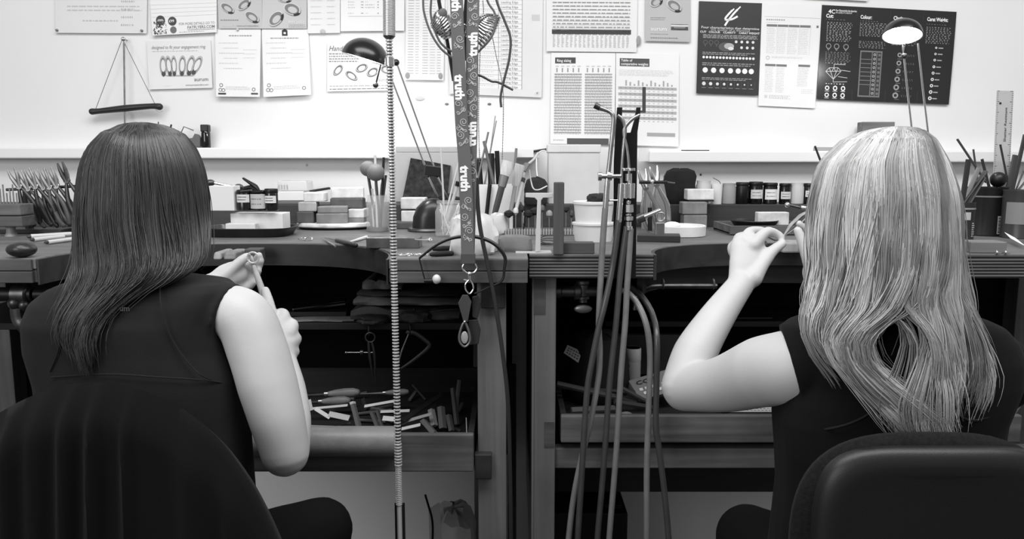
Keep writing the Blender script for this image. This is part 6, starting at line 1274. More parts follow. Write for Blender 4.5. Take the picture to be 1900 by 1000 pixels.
for i, x in enumerate((1850, 1866)):
    p = on(x, 472, BZ); t = thing('screw', ('left' if i == 0 else 'right') + ' small bright screw at the right bench corner', 'screw', p); mb = MB(); mb.cyl(p + Vector((0, 0, 0.003)), p + Vector((0.009, 0.001, 0.003)), 0.0012); mb.build('shank', M_CHROME, t); mb = MB(); mb.sphere(p + Vector((-0.001, 0, 0.004)), 0.004, 12, 8, (0.6, 1, 1)); mb.build('head', M_CHROME, t)
# ================================================================== lamps
def lamp(label, rim_c, axis, R_, joint, rods, foot, power, group='desk lamps', handle=None):
    """dome shade with opening direction axis"""
    base = Vector((foot.x, foot.y, RZ_)); t = thing('desk_lamp', label, 'lamp', base, group)
    ax = Vector(axis).normalized(); Mx = T(rim_c) @ (-ax).to_track_quat('Z', 'Y').to_matrix().to_4x4()
    outer = [(R_ * math.cos(a), R_ * 0.86 * math.sin(a)) for a in np.linspace(0, PI / 2 * 0.985, 12)]
    inner = [(r * 0.96, z * 0.95) for r, z in reversed(outer)]
    mb = MB(Mx); mb.lathe(outer, 36, caps=False); sh = mb.build('shade', mat('lamp_black_enamel', 20, 0.25, spec=0.6), t, smooth=60)
    mb = MB(Mx); mb.lathe(inner, 36, caps=False); mb.build('reflector', mat('lamp_reflector', 235, 0.4), sh, smooth=60)
    mb = MB(Mx); torus(mb, (0, 0, 0), R_ * 0.98, 0.0018, None, 40, 6); mb.build('rim', mat('lamp_black_enamel', 20), sh)
    mb = MB(Mx); mb.sphere((0, 0, R_ * 0.18), R_ * 0.62, 18, 10, (1, 1, 0.42)); mb.build('bulb', mat('lamp_bulb', 255, 0.5, emit=14.0), sh)
    mb = MB(); mb.sphere(joint, 0.009, 14, 10); mb.cyl(joint, Vector(rim_c) - ax * R_ * 0.5, 0.006); mb.build('knuckle', mat('lamp_black_enamel', 20), t)
    for (a, b) in rods:
        mb = MB(); mb.cyl(a, b, 0.0026, n=10); mb.build('rod', M_CHROME, t)
    mb = MB(); mb.lathe([(0.05, 0), (0.052, 0.004), (0.05, 0.016), (0.02, 0.022), (0.012, 0.03)], 28, T(base)); mb.build('foot', M_BLACK, t)
    if handle:
        mb = MB(); mb.cyl(handle[0], handle[1], 0.0022); hd_ = mb.build('handle', M_BLACKM, t); mb = MB(); mb.sphere(handle[1], 0.0075, 14, 10); mb.build('ball', M_DSTEEL, hd_)
    l = bpy.data.lights.new('lamp_light', 'POINT'); l.energy = power; l.shadow_soft_size = 0.02
    o = bpy.data.objects.new('lamp_light', l); COL.objects.link(o); o.parent = t; o.location = Vector(rim_c) + ax * 0.012 - base
    return t
YL = 2.18
tl = lamp('black dome desk lamp shining down on the wall behind the flex shaft', at(677, 109, YL), (-0.28, 0.03, -0.95), mp(42, YL), at(735, 116, YL),
     [(at(736, 117, YL), at(806, 312, YL + 0.02)), (at(718, 124, YL), at(788, 306, YL + 0.02)), (at(795, 328, YL + 0.03), at(815, 372, YL + 0.13)), (at(812, 328, YL + 0.03), at(830, 368, YL + 0.13))], Vector((at(826, 390, YL + 0.1).x, YR + 0.053, 0)), 1.7, handle=(at(706, 120, YL - 0.03), at(697, 158, YL - 0.03)))
a = at(787, 308, YL); b = at(818, 327, YL); mb = MB(T(((a.x + b.x) / 2, YL + 0.025, (a.z + b.z) / 2)) @ RY(0.12)); mb.box((0, 0, 0), (b.x - a.x, 0.02, a.z - b.z)); mb.build('arm_clamp', M_BLACK, tl, smooth=0, bevel=0.002)
mb = MB(); mb.cyl(at(822, 370, YL + 0.13), (at(826, 390, YL + 0.1).x, YR + 0.053, RZ_ + 0.02), 0.006); mb.build('post', M_BLACKM, tl)
YR2 = 2.22
tr_ = lamp('lit black dome desk lamp above the blonde woman, facing the camera', at(1674, 66, YR2), (-0.15, -0.31, -0.94), mp(34, YR2), at(1690, 60, YR2 + 0.045),
     [(at(1675, 84, YR2 + 0.02), at(1684, 172, YR2 + 0.03)), (at(1684, 172, YR2 + 0.03), at(1693, 250, YR2 + 0.04)), (at(1703, 80, YR2 + 0.02), at(1713, 172, YR2 + 0.03)), (at(1713, 172, YR2 + 0.03), at(1724, 262, YR2 + 0.04)), (at(1708, 256, YR2 + 0.04), Vector((at(1722, 415, YR2 + 0.05).x, YR + 0.06, RZ_ + 0.02)))], Vector((at(1722, 415, YR2 + 0.05).x, YR + 0.06, 0)), 1.3, handle=(at(1681, 80, YR2 - 0.03), at(1678, 104, YR2 - 0.03)))
# ================================================================== hanging flex shaft
fs_ = thing('flex_shaft', 'bright coiled metal flex shaft hanging the full height of the picture', 'flex shaft', at(742, 1000, 1.40))
path = lambda y: at(float(np.interp(y, [-80, 70, 250, 500, 700, 830, 1000, 1060], [722, 722, 726, 731, 735.5, 738.5, 742, 743])), y, float(np.interp(y, [-80, 1060], [1.47, 1.40])))
ys = np.linspace(72, 822, 40); mb = MB(); mb.tube([path(y) for y in ys], 0.0042, 10); core = mb.build('core', M_DSTEEL, fs_)
mb = MB(); y = 74
while y < 822:
    a, b = path(y), path(y + 3.3); mb.lathe([(0.0045, 0), (0.0064, 0.0008), (0.0064, 0.0026), (0.0045, 0.0034)], 14, frame_z(a, b), caps=False); y += 5.9
mb.build('coil', mat('bright_coil', 222, 0.28, 0.55), fs_, smooth=50)
mb = MB(); mb.tube([path(y) for y in (-80, 0, 68, 72)], [0.0105, 0.0105, 0.0105, 0.007], 18); sl = mb.build('upper_sleeve', mat('sleeve_steel', 120, 0.3, 0.8), fs_)
mb = MB()
for y in np.arange(-10, 68, 2.6): mb.lathe([(0.0105, 0), (0.0112, 0.0005), (0.0112, 0.0012), (0.0105, 0.0016)], 18, frame_z(path(y), path(y + 3)), caps=False)
mb.build('knurling', mat('bright_coil', 222), sl, smooth=50)
mb = MB(); mb.tube([path(y) for y in (108, 122)], [0.0085, 0.0085], 16); mb.build('collar', M_CHROME, fs_)
mb = MB()
for y in np.arange(822, 864, 5.5): mb.lathe([(0.005, 0), (0.0072, 0.001), (0.0072, 0.003), (0.005, 0.004)], 14, frame_z(path(y), path(y + 3)), caps=False)
mb.build('lower_coil', mat('bright_coil', 222), fs_, smooth=50)
mb = MB(); mb.tube([path(y) for y in (862, 900, 936)], 0.0048, 14); fe = mb.build('ferrule', mat('bright_coil', 222), fs_); mb = MB(); [mb.lathe([(0.0048, 0), (0.006, 0.0006), (0.006, 0.0016), (0.0048, 0.0022)], 14, frame_z(path(y), path(y + 3)), caps=False) for y in np.arange(863, 935, 3.4)]; mb.build('fine_coil', mat('bright_coil', 222), fe, smooth=50)
mb = MB(); mb.tube([path(y) for y in (936, 972, 1060)], [0.0045, 0.0045, 0.005], 14); mb.build('handpiece', mat('bright_coil', 222), fs_)
mb = MB(); mb.tube([path(y) + Vector((-0.0068, 0.006, 0)) for y in (936, 1000, 1060)], 0.0028, 8); mb.tube([path(y) + Vector((0.0068, 0.006, 0)) for y in (936, 1000, 1060)], 0.0028, 8); mb.build('hanger_strap', M_BLACK, fs_)
# ================================================================== lanyard with "truth" print
YLN = YFL - 0.03
ln = thing('lanyard', 'grey woven lanyard printed with white lettering and scrolls, hanging at the centre', 'lanyard', at(868, 490, YLN))
m_lan = mat('lanyard_grey', 98, 0.75, spec=0.25, bump=(900, 0.3)); m_prt = ink(238); m_scr = ink(178)
def strap(nm, path_, hw, Y0):
    pts = smoothpts([Vector((x, y, 0)) for x, y in path_], 8); rings = []
    for p in pts:
        a = at(p.x - hw, p.y, Y0); b = at(p.x + hw, p.y, Y0); rings.append([(a.x, Y0, a.z), (b.x, Y0, b.z), (b.x, Y0 + 0.0018, b.z), (a.x, Y0 + 0.0018, a.z)])
    mb = MB(); mb.loft(rings); o = mb.build(nm, m_lan, ln, smooth=30)
    ys_ = [p.y for p in pts]; xs_ = [p.x for p in pts]
    return o, (lambda y: float(np.interp(y, ys_, xs_))), hw, Y0
sR = strap('strap', [(880, -120), (878, 0), (876, 110), (875, 220), (873, 300), (871, 400), (869, 470)], 11.5, YLN + 0.007)
sL = strap('strap', [(846, -120), (847, 0), (851, 110), (856, 220), (862, 300), (866, 400), (868, 488)], 12, YLN)
def word(s, y0, y1, down):
    o, fx, hw, Y0 = s; tv, tf, t0, t1 = text_geo('truth', 0.05); mb = MB(); vs = []
    for v in tv:
        u = (v[0] - t0) / (t1 - t0); w_ = (v[1] - 0.36) * 23
        if down: y = y0 + (y1 - y0) * u; x = fx(y) + w_
        else: y = y1 - (y1 - y0) * u; x = fx(y) - w_
        vs.append(at(x, y, Y0 - 0.0006))
    mb.add(vs, tf); mb.build('lettering', m_prt, o, smooth=0)
word(sL, -26, 21, True); word(sL, 138, 185, True); word(sL, 307, 355, True); word(sR, 60, 105, False); word(sR, 226, 272, False)
def scroll(mb, s, cx, cy, r, turns=1.4, a0=0.0, sgn=1, th=1.3):
    o, fx, hw, Y0 = s; n = 22; vs = []
    for i in range(n + 1):
        u = i / n; a = a0 + sgn * turns * 2 * PI * u; rr_ = r * (1 - 0.78 * u)
        for dlt in (-th / 2, th / 2):
            y = cy + (rr_ + dlt) * math.sin(a); x = fx(y) + max(-hw + 0.6, min(hw - 0.6, cx + (rr_ + dlt) * math.cos(a))); vs.append(at(x, y, Y0 - 0.0006))
    mb.add(vs, [(2 * i, 2 * i + 1, 2 * i + 3, 2 * i + 2) for i in range(n)] if sgn < 0 else [(2 * i, 2 * i + 2, 2 * i + 3, 2 * i + 1) for i in range(n)])
def leafstroke(mb, s, x0, y0, x1, y1, w0=2.2):
    o, fx, hw, Y0 = s; c = lambda x, y: at(fx(y) + max(-hw + 0.5, min(hw - 0.5, x)), y, Y0 - 0.0006); mx, my = (x0 + x1) / 2 + 2, (y0 + y1) / 2
    mb.add([c(x0, y0), c(mx + w0, my), c(x1, y1), c(mx - w0, my)], [(0, 3, 2, 1)])
for s, blocks in ((sL, (30, 72, 192, 226, 250, 372, 402, 428)), (sR, (0, 30, 112, 140, 172, 200, 290, 318))):
    mb = MB()
    for k, y in enumerate(blocks):
        sg = 1 if k % 2 else -1
        scroll(mb, s, 4 * sg, y, 7.5, 1.5, 0.4 * k, sg); scroll(mb, s, -5 * sg, y + 12, 5, 1.2, 1.0 + k, -sg); scroll(mb, s, 6 * sg, y + 17, 3.6, 1.2, 2.0, sg); leafstroke(mb, s, -8 * sg, y + 4, 5 * sg, y + 22)
    mb.build('scroll_print', m_scr, s[0], smooth=0, kind='stuff')
a = at(855, 470, YLN - 0.004); b = at(882, 490, YLN - 0.004); mb = MB(); mb.box(((a.x + b.x) / 2, YLN - 0.0025, (a.z + b.z) / 2), (b.x - a.x, 0.008, a.z - b.z)); mb.build('stitched_loop', mat('lanyard_loop', 70, 0.8), ln, smooth=0, bevel=0.0015)
yk = YLN - 0.003
mb = MB(); mb.tube(smoothpts([at(861, 489, yk), at(858, 498, yk), at(865, 506, yk), at(871, 507, yk), at(879, 506, yk), at(885, 498, yk), at(882, 489, yk)], 5), 0.0019, 8); mb.build('d_ring', M_CHROME, ln)
mb = MB(); mb.cyl(at(871, 506, yk), at(871, 519, yk), 0.004, 0.003); mb.sphere(at(871, 508, yk), 0.0045); mb.build('swivel', M_CHROME, ln)
mb = MB(); mb.tube(smoothpts([at(871, 518, yk), at(864, 527, yk), at(864, 537, yk), at(871, 545, yk), at(878, 537, yk), at(877, 527, yk), at(872, 519, yk)], 5), 0.0019, 8); mb.tube([at(866, 521, yk), at(860, 519, yk)], [0.0025, 0.0015], 8); mb.build('snap_hook', M_CHROME, ln)
# folding loupes on the clasp
lp = thing('loupe', 'folding loupe with dark six-sided cover and glass lens on the lanyard clasp', 'loupe', at(866, 645, yk))
poly = [(at(x, y, yk).x, at(x, y, yk).z) for x, y in ((858, 547), (868, 547), (875, 560), (868, 597), (860, 597), (850, 562))]; mb = MB(); mb.prism(poly, 0.005, T((0, yk + 0.003, 0)) @ RX(PI / 2)); mb.build('cover', mat('loupe_cover', 62, 0.45), lp, smooth=0, bevel=0.001)
mb = MB(); mb.sphere(at(862, 597, yk - 0.003), 0.0028); mb.build('rivet', M_CHROME, lp)
mb = MB(); mb.tube(smoothpts([at(862, 598, yk), at(853, 618, yk), at(853, 634, yk), at(862, 643, yk), at(871, 635, yk), at(871, 620, yk)], 6, True), 0.0024, 8, closed=True); mb.build('lens_frame', mat('frame_grey', 110, 0.35, 0.5), lp)
mb = MB(); mb.sphere(at(862, 626, yk), 1, 18, 10, (mp(7, yk), 0.003, mp(12, yk))); mb.build('lens', mat('lens_glass', 190, 0.04, spec=0.8, alpha=0.5), lp)
l2 = thing('loupe', 'dark leather loupe pouch hanging behind the folding loupe', 'pouch', at(884, 640, yk + 0.012)); yk2 = yk + 0.014
for (pl, nm) in (([(876, 550), (886, 548), (893, 560), (886, 592), (876, 588)], 'upper_flap'), ([(869, 594), (886, 592), (892, 612), (888, 638), (872, 640)], 'pouch')):
    poly = [(at(x, y, yk2).x, at(x, y, yk2).z) for x, y in pl]; mb = MB(); mb.prism(poly, 0.006, T((0, yk2 + 0.003, 0)) @ RX(PI / 2)); mb.build(nm, mat('pouch_leather', 34, 0.6), l2, smooth=0, bevel=0.0015)
# strip of worn belt behind the lanyard
hb_ = thing('headband', 'bent black wire headband with a pale ball end hanging on the clasp', 'headband', at(860, 545, 1.57)); yh = YFL - 0.018
mb = MB(); P_ = smoothpts([at(880, 545, yk), at(905, 534, yh), at(931, 521, yh), at(936, 498, yh), at(937, 477, yh), at(922, 456, yh), at(898, 443, yh), at(868, 438, yh), at(835, 443, yh), at(808, 456, yh), at(778, 479, yh)], 4); mb.tube(P_, interp([0.002, 0.0022, 0.0026, 0.0034, 0.0038, 0.0038, 0.0034, 0.0028, 0.0024], len(P_)), 8); mb.build('band', mat('black_band', 16, 0.4), hb_)
mb = MB(); mb.tube(smoothpts([at(778, 479, yh), at(784, 503, yh), at(789, 521, yh)], 3), 0.0015, 6); mb.tube([at(787, 521, yh), at(805, 521, yh)], [0.0035, 0.0048], 10); mb.build('end_arm', mat('black_band', 16), hb_)
mb = MB(); mb.sphere(at(810, 518, yh), mp(9, yh), 18, 12, (0.9, 0.9, 1.0)); mb.build('ball', plain(205, 0.35), hb_)
# cables around the lanyard head
def cable(label, pts, Y, r, g, name='cable', group=None, rough=0.5):
    mb = MB(); mb.tube(smoothpts([at(p[0], p[1], Y if len(p) < 3 else p[2]) for p in pts], 6), r, 8); return tag(mb.build(name, plain(g, rough)), label, 'cable', group)
cable('outer grey cable loop left of the lanyard head', [(786, -70), (785, 0), (788, 28), (800, 62), (818, 90), (840, 108)], 1.575, 0.0021, 92)
cable('inner grey cable loop left of the lanyard head', [(806, -70), (800, 0), (800, 32), (812, 70), (826, 88), (842, 97)], 1.58, 0.0021, 92)
cable('grey cable loop curving round the coils right of the lanyard', [(890, -60), (904, 0), (917, 22), (920, 42), (911, 70), (886, 98)], 1.575, 0.0021, 92)
cable('long dark cable with cut end hanging right of the lanyard', [(905, -70), (921, 0), (936, 38), (947, 70), (945, 108), (936, 145), (929, 178), (930, 199)], 1.58, 0.0024, 62)
cable('short dark cable stub crossing to the right of the lanyard', [(884, 138), (897, 143), (912, 151), (925, 153), (952, 167)], 1.585, 0.0022, 60)
cable('black cord running down behind the left lanyard strap', [(808, -60), (814, 0), (824, 45), (833, 95), (842, 150)], 1.59, 0.0036, 20)
cable('dark cable running from the lanyard down past the bench leg to the floor', [(884, 330), (888, 400), (896, 450), (907, 500), (920, 570), (932, 650), (942, 740), (946, 860), (948, 1010), (946, 1180)], YFL - 0.018, 0.0042, 40)
cable('dark fuzzy cord bundle hanging between the two lanyard straps', [(872, -60), (868, 0), (864, 45), (863, 80), (862, 112)], 1.585, 0.0065, 46, 'cord_bundle', rough=0.95)
mb = MB(); mb.tube(smoothpts([at(858, 50, 1.57), at(862, 46, 1.57), at(866, 55, 1.57), at(863, 68, 1.57)], 4), 0.0022, 8); tag(mb.build('snap_link', M_CHROME), 'bright snap link between the lanyard straps near the top', 'link')
for (pl, lb) in (([(896, 0), (897, 25), (892, 75), (889, 150), (888, 230), (890, 300)], 'fine ball chain hanging straight beside the lanyard'), ([(912, 60), (922, 110), (932, 155), (934, 200), (932, 295)], 'fine ball chain slanting then hanging right of the lanyard')):
    P_ = smoothpts([at(x, y, 1.60) for x, y in pl], 40); mb = MB(); mb.tube(P_[::8], 0.0005, 4)
    acc = 0.0
    for i in range(1, len(P_)):
        acc += (P_[i] - P_[i - 1]).length
        if acc > 0.0032: mb.sphere(P_[i], 0.0013, 6, 4); acc = 0
    tag(mb.build('ball_chain', M_STEEL), lb, 'chain', kind='stuff')
def coil(label, c0, c1, r0, n, tilt):
    t = thing('spring_coil', label, 'coil', c0)
    for i in range(n):
        u = i / (n - 1); c = c0.lerp(c1, u) + Vector((0, 0, 0.006 * math.sin(PI * u))); mb = MB(); torus(mb, c, r0 * (0.85 + 0.3 * math.sin(PI * u)), 0.0023, RY(tilt + 0.8 * (u - 0.5)) @ RX(0.3), 22, 8); mb.build('turn', M_CHROME, t)
coil('bright metal spring coil left of the lanyard head', at(806, 34, 1.59), at(836, 66, 1.59), 0.0185, 10, -0.75)
coil('bright metal spring coil right of the lanyard head', at(913, 30, 1.59), at(889, 74, 1.59), 0.0195, 11, 0.52)
mb = MB(); mb.lathe([(0.007, 0), (0.008, 0.001), (0.008, 0.004), (0.006, 0.005)], 16, T(at(822, 24, 1.575)) @ RX(PI / 2)); tag(mb.build('round_tag', plain(105)), 'small round grey tag by the left spring coil', 'tag')
# ================================================================== torches on the black hanger
Yt_ = YFR - 0.04
poly = [(at(x, y, Yt_).x, at(x, y, Yt_).z) for x, y in ((1145, 199), (1155, 199), (1154, 222), (1160, 246), (1170, 246), (1177, 222), (1181, 199), (1189, 199), (1188, 212), (1183, 245), (1181, 400), (1180, 517), (1138, 517), (1139, 300), (1142, 240))]
mb = MB(); mb.prism(poly, 0.004, T((0, Yt_ + 0.004, 0)) @ RX(PI / 2)); hg_ = thing('torch_hanger', 'black forked metal hanger fixed to the right bench edge', 'hanger', at(1160, 517, Yt_)); mb.build('fork', M_BLACKM, hg_, smooth=0, bevel=0.001)
mb = MB(); mb.cyl(at(1160, 495, Yt_ + 0.004), at(1160, 495, Yt_) + Vector((0, 0.05, 0)), 0.006); mb.build('bolt', M_DSTEEL, hg_)
yt = Yt_ - 0.018
def torch(label, neck, nr, body, br, hose, hose_m, hr=0.0062):
    t = thing('gas_torch', label, 'torch', at(body[-1][0], body[-1][1], yt), 'gas torches on the hanger')
    A_ = lambda L: [at(p[0], p[1], yt if len(p) < 3 else p[2]) for p in L]
    P_ = smoothpts(A_(neck), 5); mb = MB(); mb.tube(P_, interp(nr, len(P_)), 10); mb.build('neck', M_STEEL, t)
    mb = MB(); mb.tube(A_(body), br, 14); mb.build('body', M_CHROME, t)
    for (pl, hm) in zip(hose, hose_m):
        mb = MB(); mb.tube(smoothpts(A_(pl), 6), hr, 12); mb.build('hose', hm, t)
    return t
t1_ = torch('gas torch with bent dark tip and side valve, leftmost on the hanger', [(1104, 196), (1112, 200), (1130, 207), (1138, 217), (1137, 240), (1132, 290), (1128, 326)], [0.0055, 0.005, 0.0035, 0.0042, 0.0045, 0.0045, 0.0048], [(1128, 326), (1126, 345), (1123, 388)], 0.0056,
    [[(1123, 386), (1119, 440), (1115, 510), (1111, 600), (1113, 650), (1110, 705), (1094, 790), (1079, 850), (1064, 925), (1054, 1010), (1046, 1100)]], [M_RUBBER])
for (x0, x1, r) in ((1110, 1116, 0.009), (1116, 1126, 0.005), (1126, 1135, 0.0085), (1135, 1152, 0.0045)):
    mb = MB(); mb.cyl(at(x0, 327, yt - 0.002), at(x1, 327, yt - 0.002), r, n=18); mb.build('valve', M_CHROME, t1_)
mb = MB(); mb.cyl(at(1131, 372, yt), at(1149, 372, yt), 0.002); mb.build('link_pipe', M_CHROME, t1_)
mb = MB(); mb.tube([at(1103, 195, yt), at(1113, 200, yt)], [0.0062, 0.006], 12); mb.build('tip', M_DSTEEL, t1_)
t2_ = torch('gas torch with plain chrome barrel, middle of the hanger', [(1146, 214), (1155, 222), (1160, 240), (1157, 270), (1154, 310), (1153, 342)], [0.0035, 0.0035, 0.0035, 0.003, 0.003, 0.003], [(1153, 341), (1151, 375), (1148, 412)], 0.0062,
    [[(1148, 408), (1143, 450), (1135, 502), (1123, 560, yt - 0.016), (1110, 612, yt - 0.018), (1098, 672, yt - 0.018), (1090, 720, yt - 0.018), (1084, 800, yt - 0.018), (1080, 870, yt - 0.018), (1072, 1000, yt - 0.018), (1068, 1100)], [(1163, 420), (1156, 470), (1150, 520), (1142, 610), (1131, 710), (1125, 800), (1118, 890), (1108, 1005), (1104, 1100)]], [M_RUBBERD, M_RUBBERD])
t3_ = torch('gas torch with stacked chrome fittings, rightmost on the hanger', [(1187, 213), (1172, 222), (1160, 236), (1158, 252), (1163, 275), (1166, 300), (1167, 322)], [0.003, 0.0036, 0.0036, 0.003, 0.003, 0.003, 0.003], [(1168, 322), (1168, 345)], 0.005,
    [[(1170, 424), (1167, 480), (1163, 540), (1160, 600), (1152, 695), (1146, 800), (1141, 870), (1130, 1005), (1126, 1100)]], [M_RUBBER])
for (y0, y1, r) in ((312, 317, 0.0085), (322, 336, 0.0065), (340, 368, 0.0075), (372, 378, 0.005), (379, 394, 0.009), (396, 400, 0.006), (401, 409, 0.0085), (411, 420, 0.0062), (420, 427, 0.0075)):
    for x in ((1166,) if r < 0.007 else (1160, 1171) if y0 in (340, 312) else (1167,)):
        mb = MB(); mb.lathe([(r * 0.9, 0), (r, 0.0006), (r, at(x, y0, yt).z - at(x, y1, yt).z - 0.0006), (r * 0.9, at(x, y0, yt).z - at(x, y1, yt).z)], 8 if y0 in (379, 401) else 16, T(at(x, y1, yt))); mb.build('fitting', M_CHROME, t3_, smooth=25)
# hose loops feeding from the tap
for (pl, m_, lb) in (([(1150, 536, YFR + 0.06), (1168, 546, 1.62), (1186, 569, 1.6), (1200, 606), (1206, 656), (1205, 720), (1202, 800), (1200, 880), (1200, 1005), (1200, 1100)], M_RUBBER, 'pale grey hose looping from under the bench, beside the blonde elbow'), ([(1162, 526, YFR + 0.09), (1174, 536, 1.69), (1194, 554, 1.665), (1212, 587, 1.63), (1219, 630), (1218, 710), (1217, 790), (1223, 835), (1233, 915), (1241, 1005), (1246, 1100)], M_RUBBERD, 'dark grey hose looping from under the bench, rightmost of the hoses')):
    mb = MB(); mb.tube(smoothpts([at(p[0], p[1], 1.585 if len(p) < 3 else p[2]) for p in pl], 6), 0.0064, 12); tag(mb.build('gas_hose', m_), lb, 'hose', 'looping gas hoses')
# gas tap under the right bench
tp = thing('gas_tap', 'old brass gas tap with oval turning handle under the right bench', 'tap', at(1082, 580, YFR + 0.04)); yg = YFR + 0.06
mb = MB(); mb.lathe([(0.012, 0), (0.016, 0.002), (0.016, 0.012), (0.012, 0.014), (0.012, 0.04), (0.018, 0.042), (0.018, 0.054), (0.012, 0.056), (0.010, 0.095)], 18, frame_z(at(1030, 541, yg), at(1130, 541, yg))); mb.build('pipe', M_DSTEEL, tp)
mb = MB(); c = at(1082, 519, yg); e = at(1082, 562, yg); mb.lathe([(0.0135, 0), (0.0155, 0.002), (0.0155, 0.008), (0.012, 0.011), (0.012, 0.034), (0.014, 0.036), (0.014, 0.041), (0.009, 0.043), (0.009, 0.049)], 18, frame_z(c, e)); mb.build('stem', M_DSTEEL, tp)
mb = MB(); mb.sphere(at(1082, 573, yg - 0.005), 1, 20, 12, (0.0195, 0.006, 0.0095)); mb.build('handle', mat('tap_handle', 130, 0.4, 0.7), tp)
# ================================================================== under the benches
zsh = zs + 0.017
# folded leather skins and papers on the shelf
gsh = 'folded skins on the shelf'
for i, (x0, x1, y0, y1, Yf, g, lb) in enumerate(((650, 852, 570, 589, 1.99, 92, 'lowest thick folded grey skin on the shelf'), (655, 850, 553, 567, 2.0, 135, 'pale folded skin in the middle of the shelf pile'), (662, 852, 541, 550, 2.01, 80, 'thin dark folded skin in the shelf pile'), (672, 745, 518, 537, 2.0, 112, 'short folded skin on top of the shelf pile'))):
    a = at(x0, y0, Yf); b = at(x1, y1, Yf); h = a.z - b.z; rings = []
    zb_ = b.z if i else zsh
    n_ = 20
    for k in range(n_ + 1):
        u = k / n_; x = a.x + (b.x - a.x) * u; hh_ = (a.z - zb_) * (0.55 + 0.45 * math.sin(PI * min(1, u * 2.2 + 0.1)) if u < 0.4 else 0.9 - 0.55 * (u - 0.4) / 0.6); dz = 0.003 * math.sin(u * 9 + i)
        rings.append([(x, Yf + 0.004 * math.sin(u * 14 + i), zb_ + 0.001), (x, Yf - 0.004, zb_ + hh_ * 0.5 + dz * 0.3), (x, Yf + 0.004, zb_ + hh_ + dz * 0.5), (x, Yf + 0.2, zb_ + hh_ + dz * 0.5), (x, Yf + 0.2, zb_ + 0.001)])
    mb = MB(); mb.loft(rings); tag(mb.build('folded_skin', mat('skin_leather_%d' % g, g, 0.6, var=(20, 0.25)), smooth=50), lb, 'leather', gsh)
lump('rolled_cloth', 'dark twisted cloth hanging at the front of the shelf pile', 'cloth', 740, 800, 577, 600, 0.08, plain(82, 0.8), 0.3, zb=zsh, p=2.2)
lump('leather_roll', 'rolled dark leather at the left of the shelf pile', 'leather', 664, 722, 585, 603, 0.08, plain(70, 0.7), 0.25, zb=zsh, p=2.4)
for i, (x0, y0, x1, y1) in enumerate(((795, 578, 850, 573), (790, 588, 848, 586))):
    stick('steel_rod', ('upper' if i == 0 else 'lower') + ' thin steel rod on the shelf behind the lanyard clasp', 'rod', at(x0, y0, 2.0), at(x1, y1, 2.02), 0.0016, M_STEEL)
ph = thing('phone', 'dark glossy phone lying flat at the back of the shelf', 'phone', at(590, 585, 2.05)); a = at(520, 585, 2.0); b = at(640, 585, 2.0)
mb = MB(T(((a.x + b.x) / 2, 2.08, zsh + 0.022)) @ RY(-0.10) @ RZ(0.2)); mb.box((0, 0, 0), (0.14, 0.07, 0.012)); mb.build('body', mat('phone_black', 10, 0.12, spec=0.7), ph, smooth=0, bevel=0.004); mb = MB(T(((a.x + b.x) / 2, 2.08, zsh + 0.0286)) @ RY(-0.10) @ RZ(0.2)); mb.box((0, 0, 0), (0.13, 0.062, 0.0006)); mb.build('screen', mat('phone_screen', 30, 0.05, spec=0.8), ph, smooth=0)
mb = MB(); mb.box(((a.x + b.x) / 2 - 0.005, 2.09, zsh + 0.007), (0.17, 0.12, 0.012)); tag(mb.build('notebook', plain(26, 0.5), smooth=0, bevel=0.001), 'dark notebook under the phone on the shelf', 'notebook')
for i, (x, y, w_, r_, g) in enumerate(((560, 606, 70, 0.2, 195), (610, 604, 60, -0.15, 180), (630, 598, 50, 0.1, 165))):
    c = at(x, 605, 1.975); mb = MB(T((c.x, 2.0, zsh + 0.0006 + 0.0004 * i)) @ RZ(r_)); mb.box((0, 0, 0), (mp(w_, 2), 0.06, 0.0005)); tag(mb.build('paper_scrap', paper(g), smooth=0), ('left', 'middle', 'right')[i] + ' paper scrap sticking out of the shelf front', 'paper', 'paper scraps on the shelf')
# hooks, dividers and calipers
for x in (685, 762):
    c = at(x, 612, 1.945); mb = MB(); mb.tube(smoothpts([c + Vector((0, 0.006, 0.012)), c + Vector((0, -0.004, 0.012)), c + Vector((0, -0.006, -0.01)), c + Vector((0, 0.0, -0.016)), c + Vector((0, 0.004, -0.01))], 4), 0.002, 8); hk_ = tag(mb.build('cup_hook', M_DSTEEL), ('left' if x < 700 else 'right') + ' metal hook screwed under the shelf edge', 'hook')
dv = thing('dividers', 'pair of spring dividers hanging by its ring from the shelf hook', 'dividers', at(690, 715, 1.94)); yd = 1.938
mb = MB(); torus(mb, at(687, 626, yd), mp(9, yd), 0.0022, RX(PI / 2)); mb.build('spring_ring', M_DSTEEL, dv)
for pl in ([(684, 634), (686, 660), (694, 714)], [(690, 634), (695, 660), (697, 714)]):
    mb = MB(); P_ = smoothpts([at(x, y, yd) for x, y in pl], 5); mb.tube(P_, interp([0.0035, 0.004, 0.0012], len(P_)), 8); mb.build('leg', M_DSTEEL, dv)
mb = MB(); mb.cyl(at(643, 654, yd), at(694, 654, yd), 0.0015); mb.build('screw', M_STEEL, dv); mb = MB(); mb.cyl(at(669, 654, yd), at(674, 654, yd), 0.007); mb.build('nut', M_DSTEEL, dv); mb = MB(); mb.sphere(at(642, 654, yd), 0.003); mb.build('knob', M_CHROME, dv)
cl = thing('calipers', 'bow calipers with bent legs hanging from the right shelf hook', 'calipers', at(745, 690, 1.94))
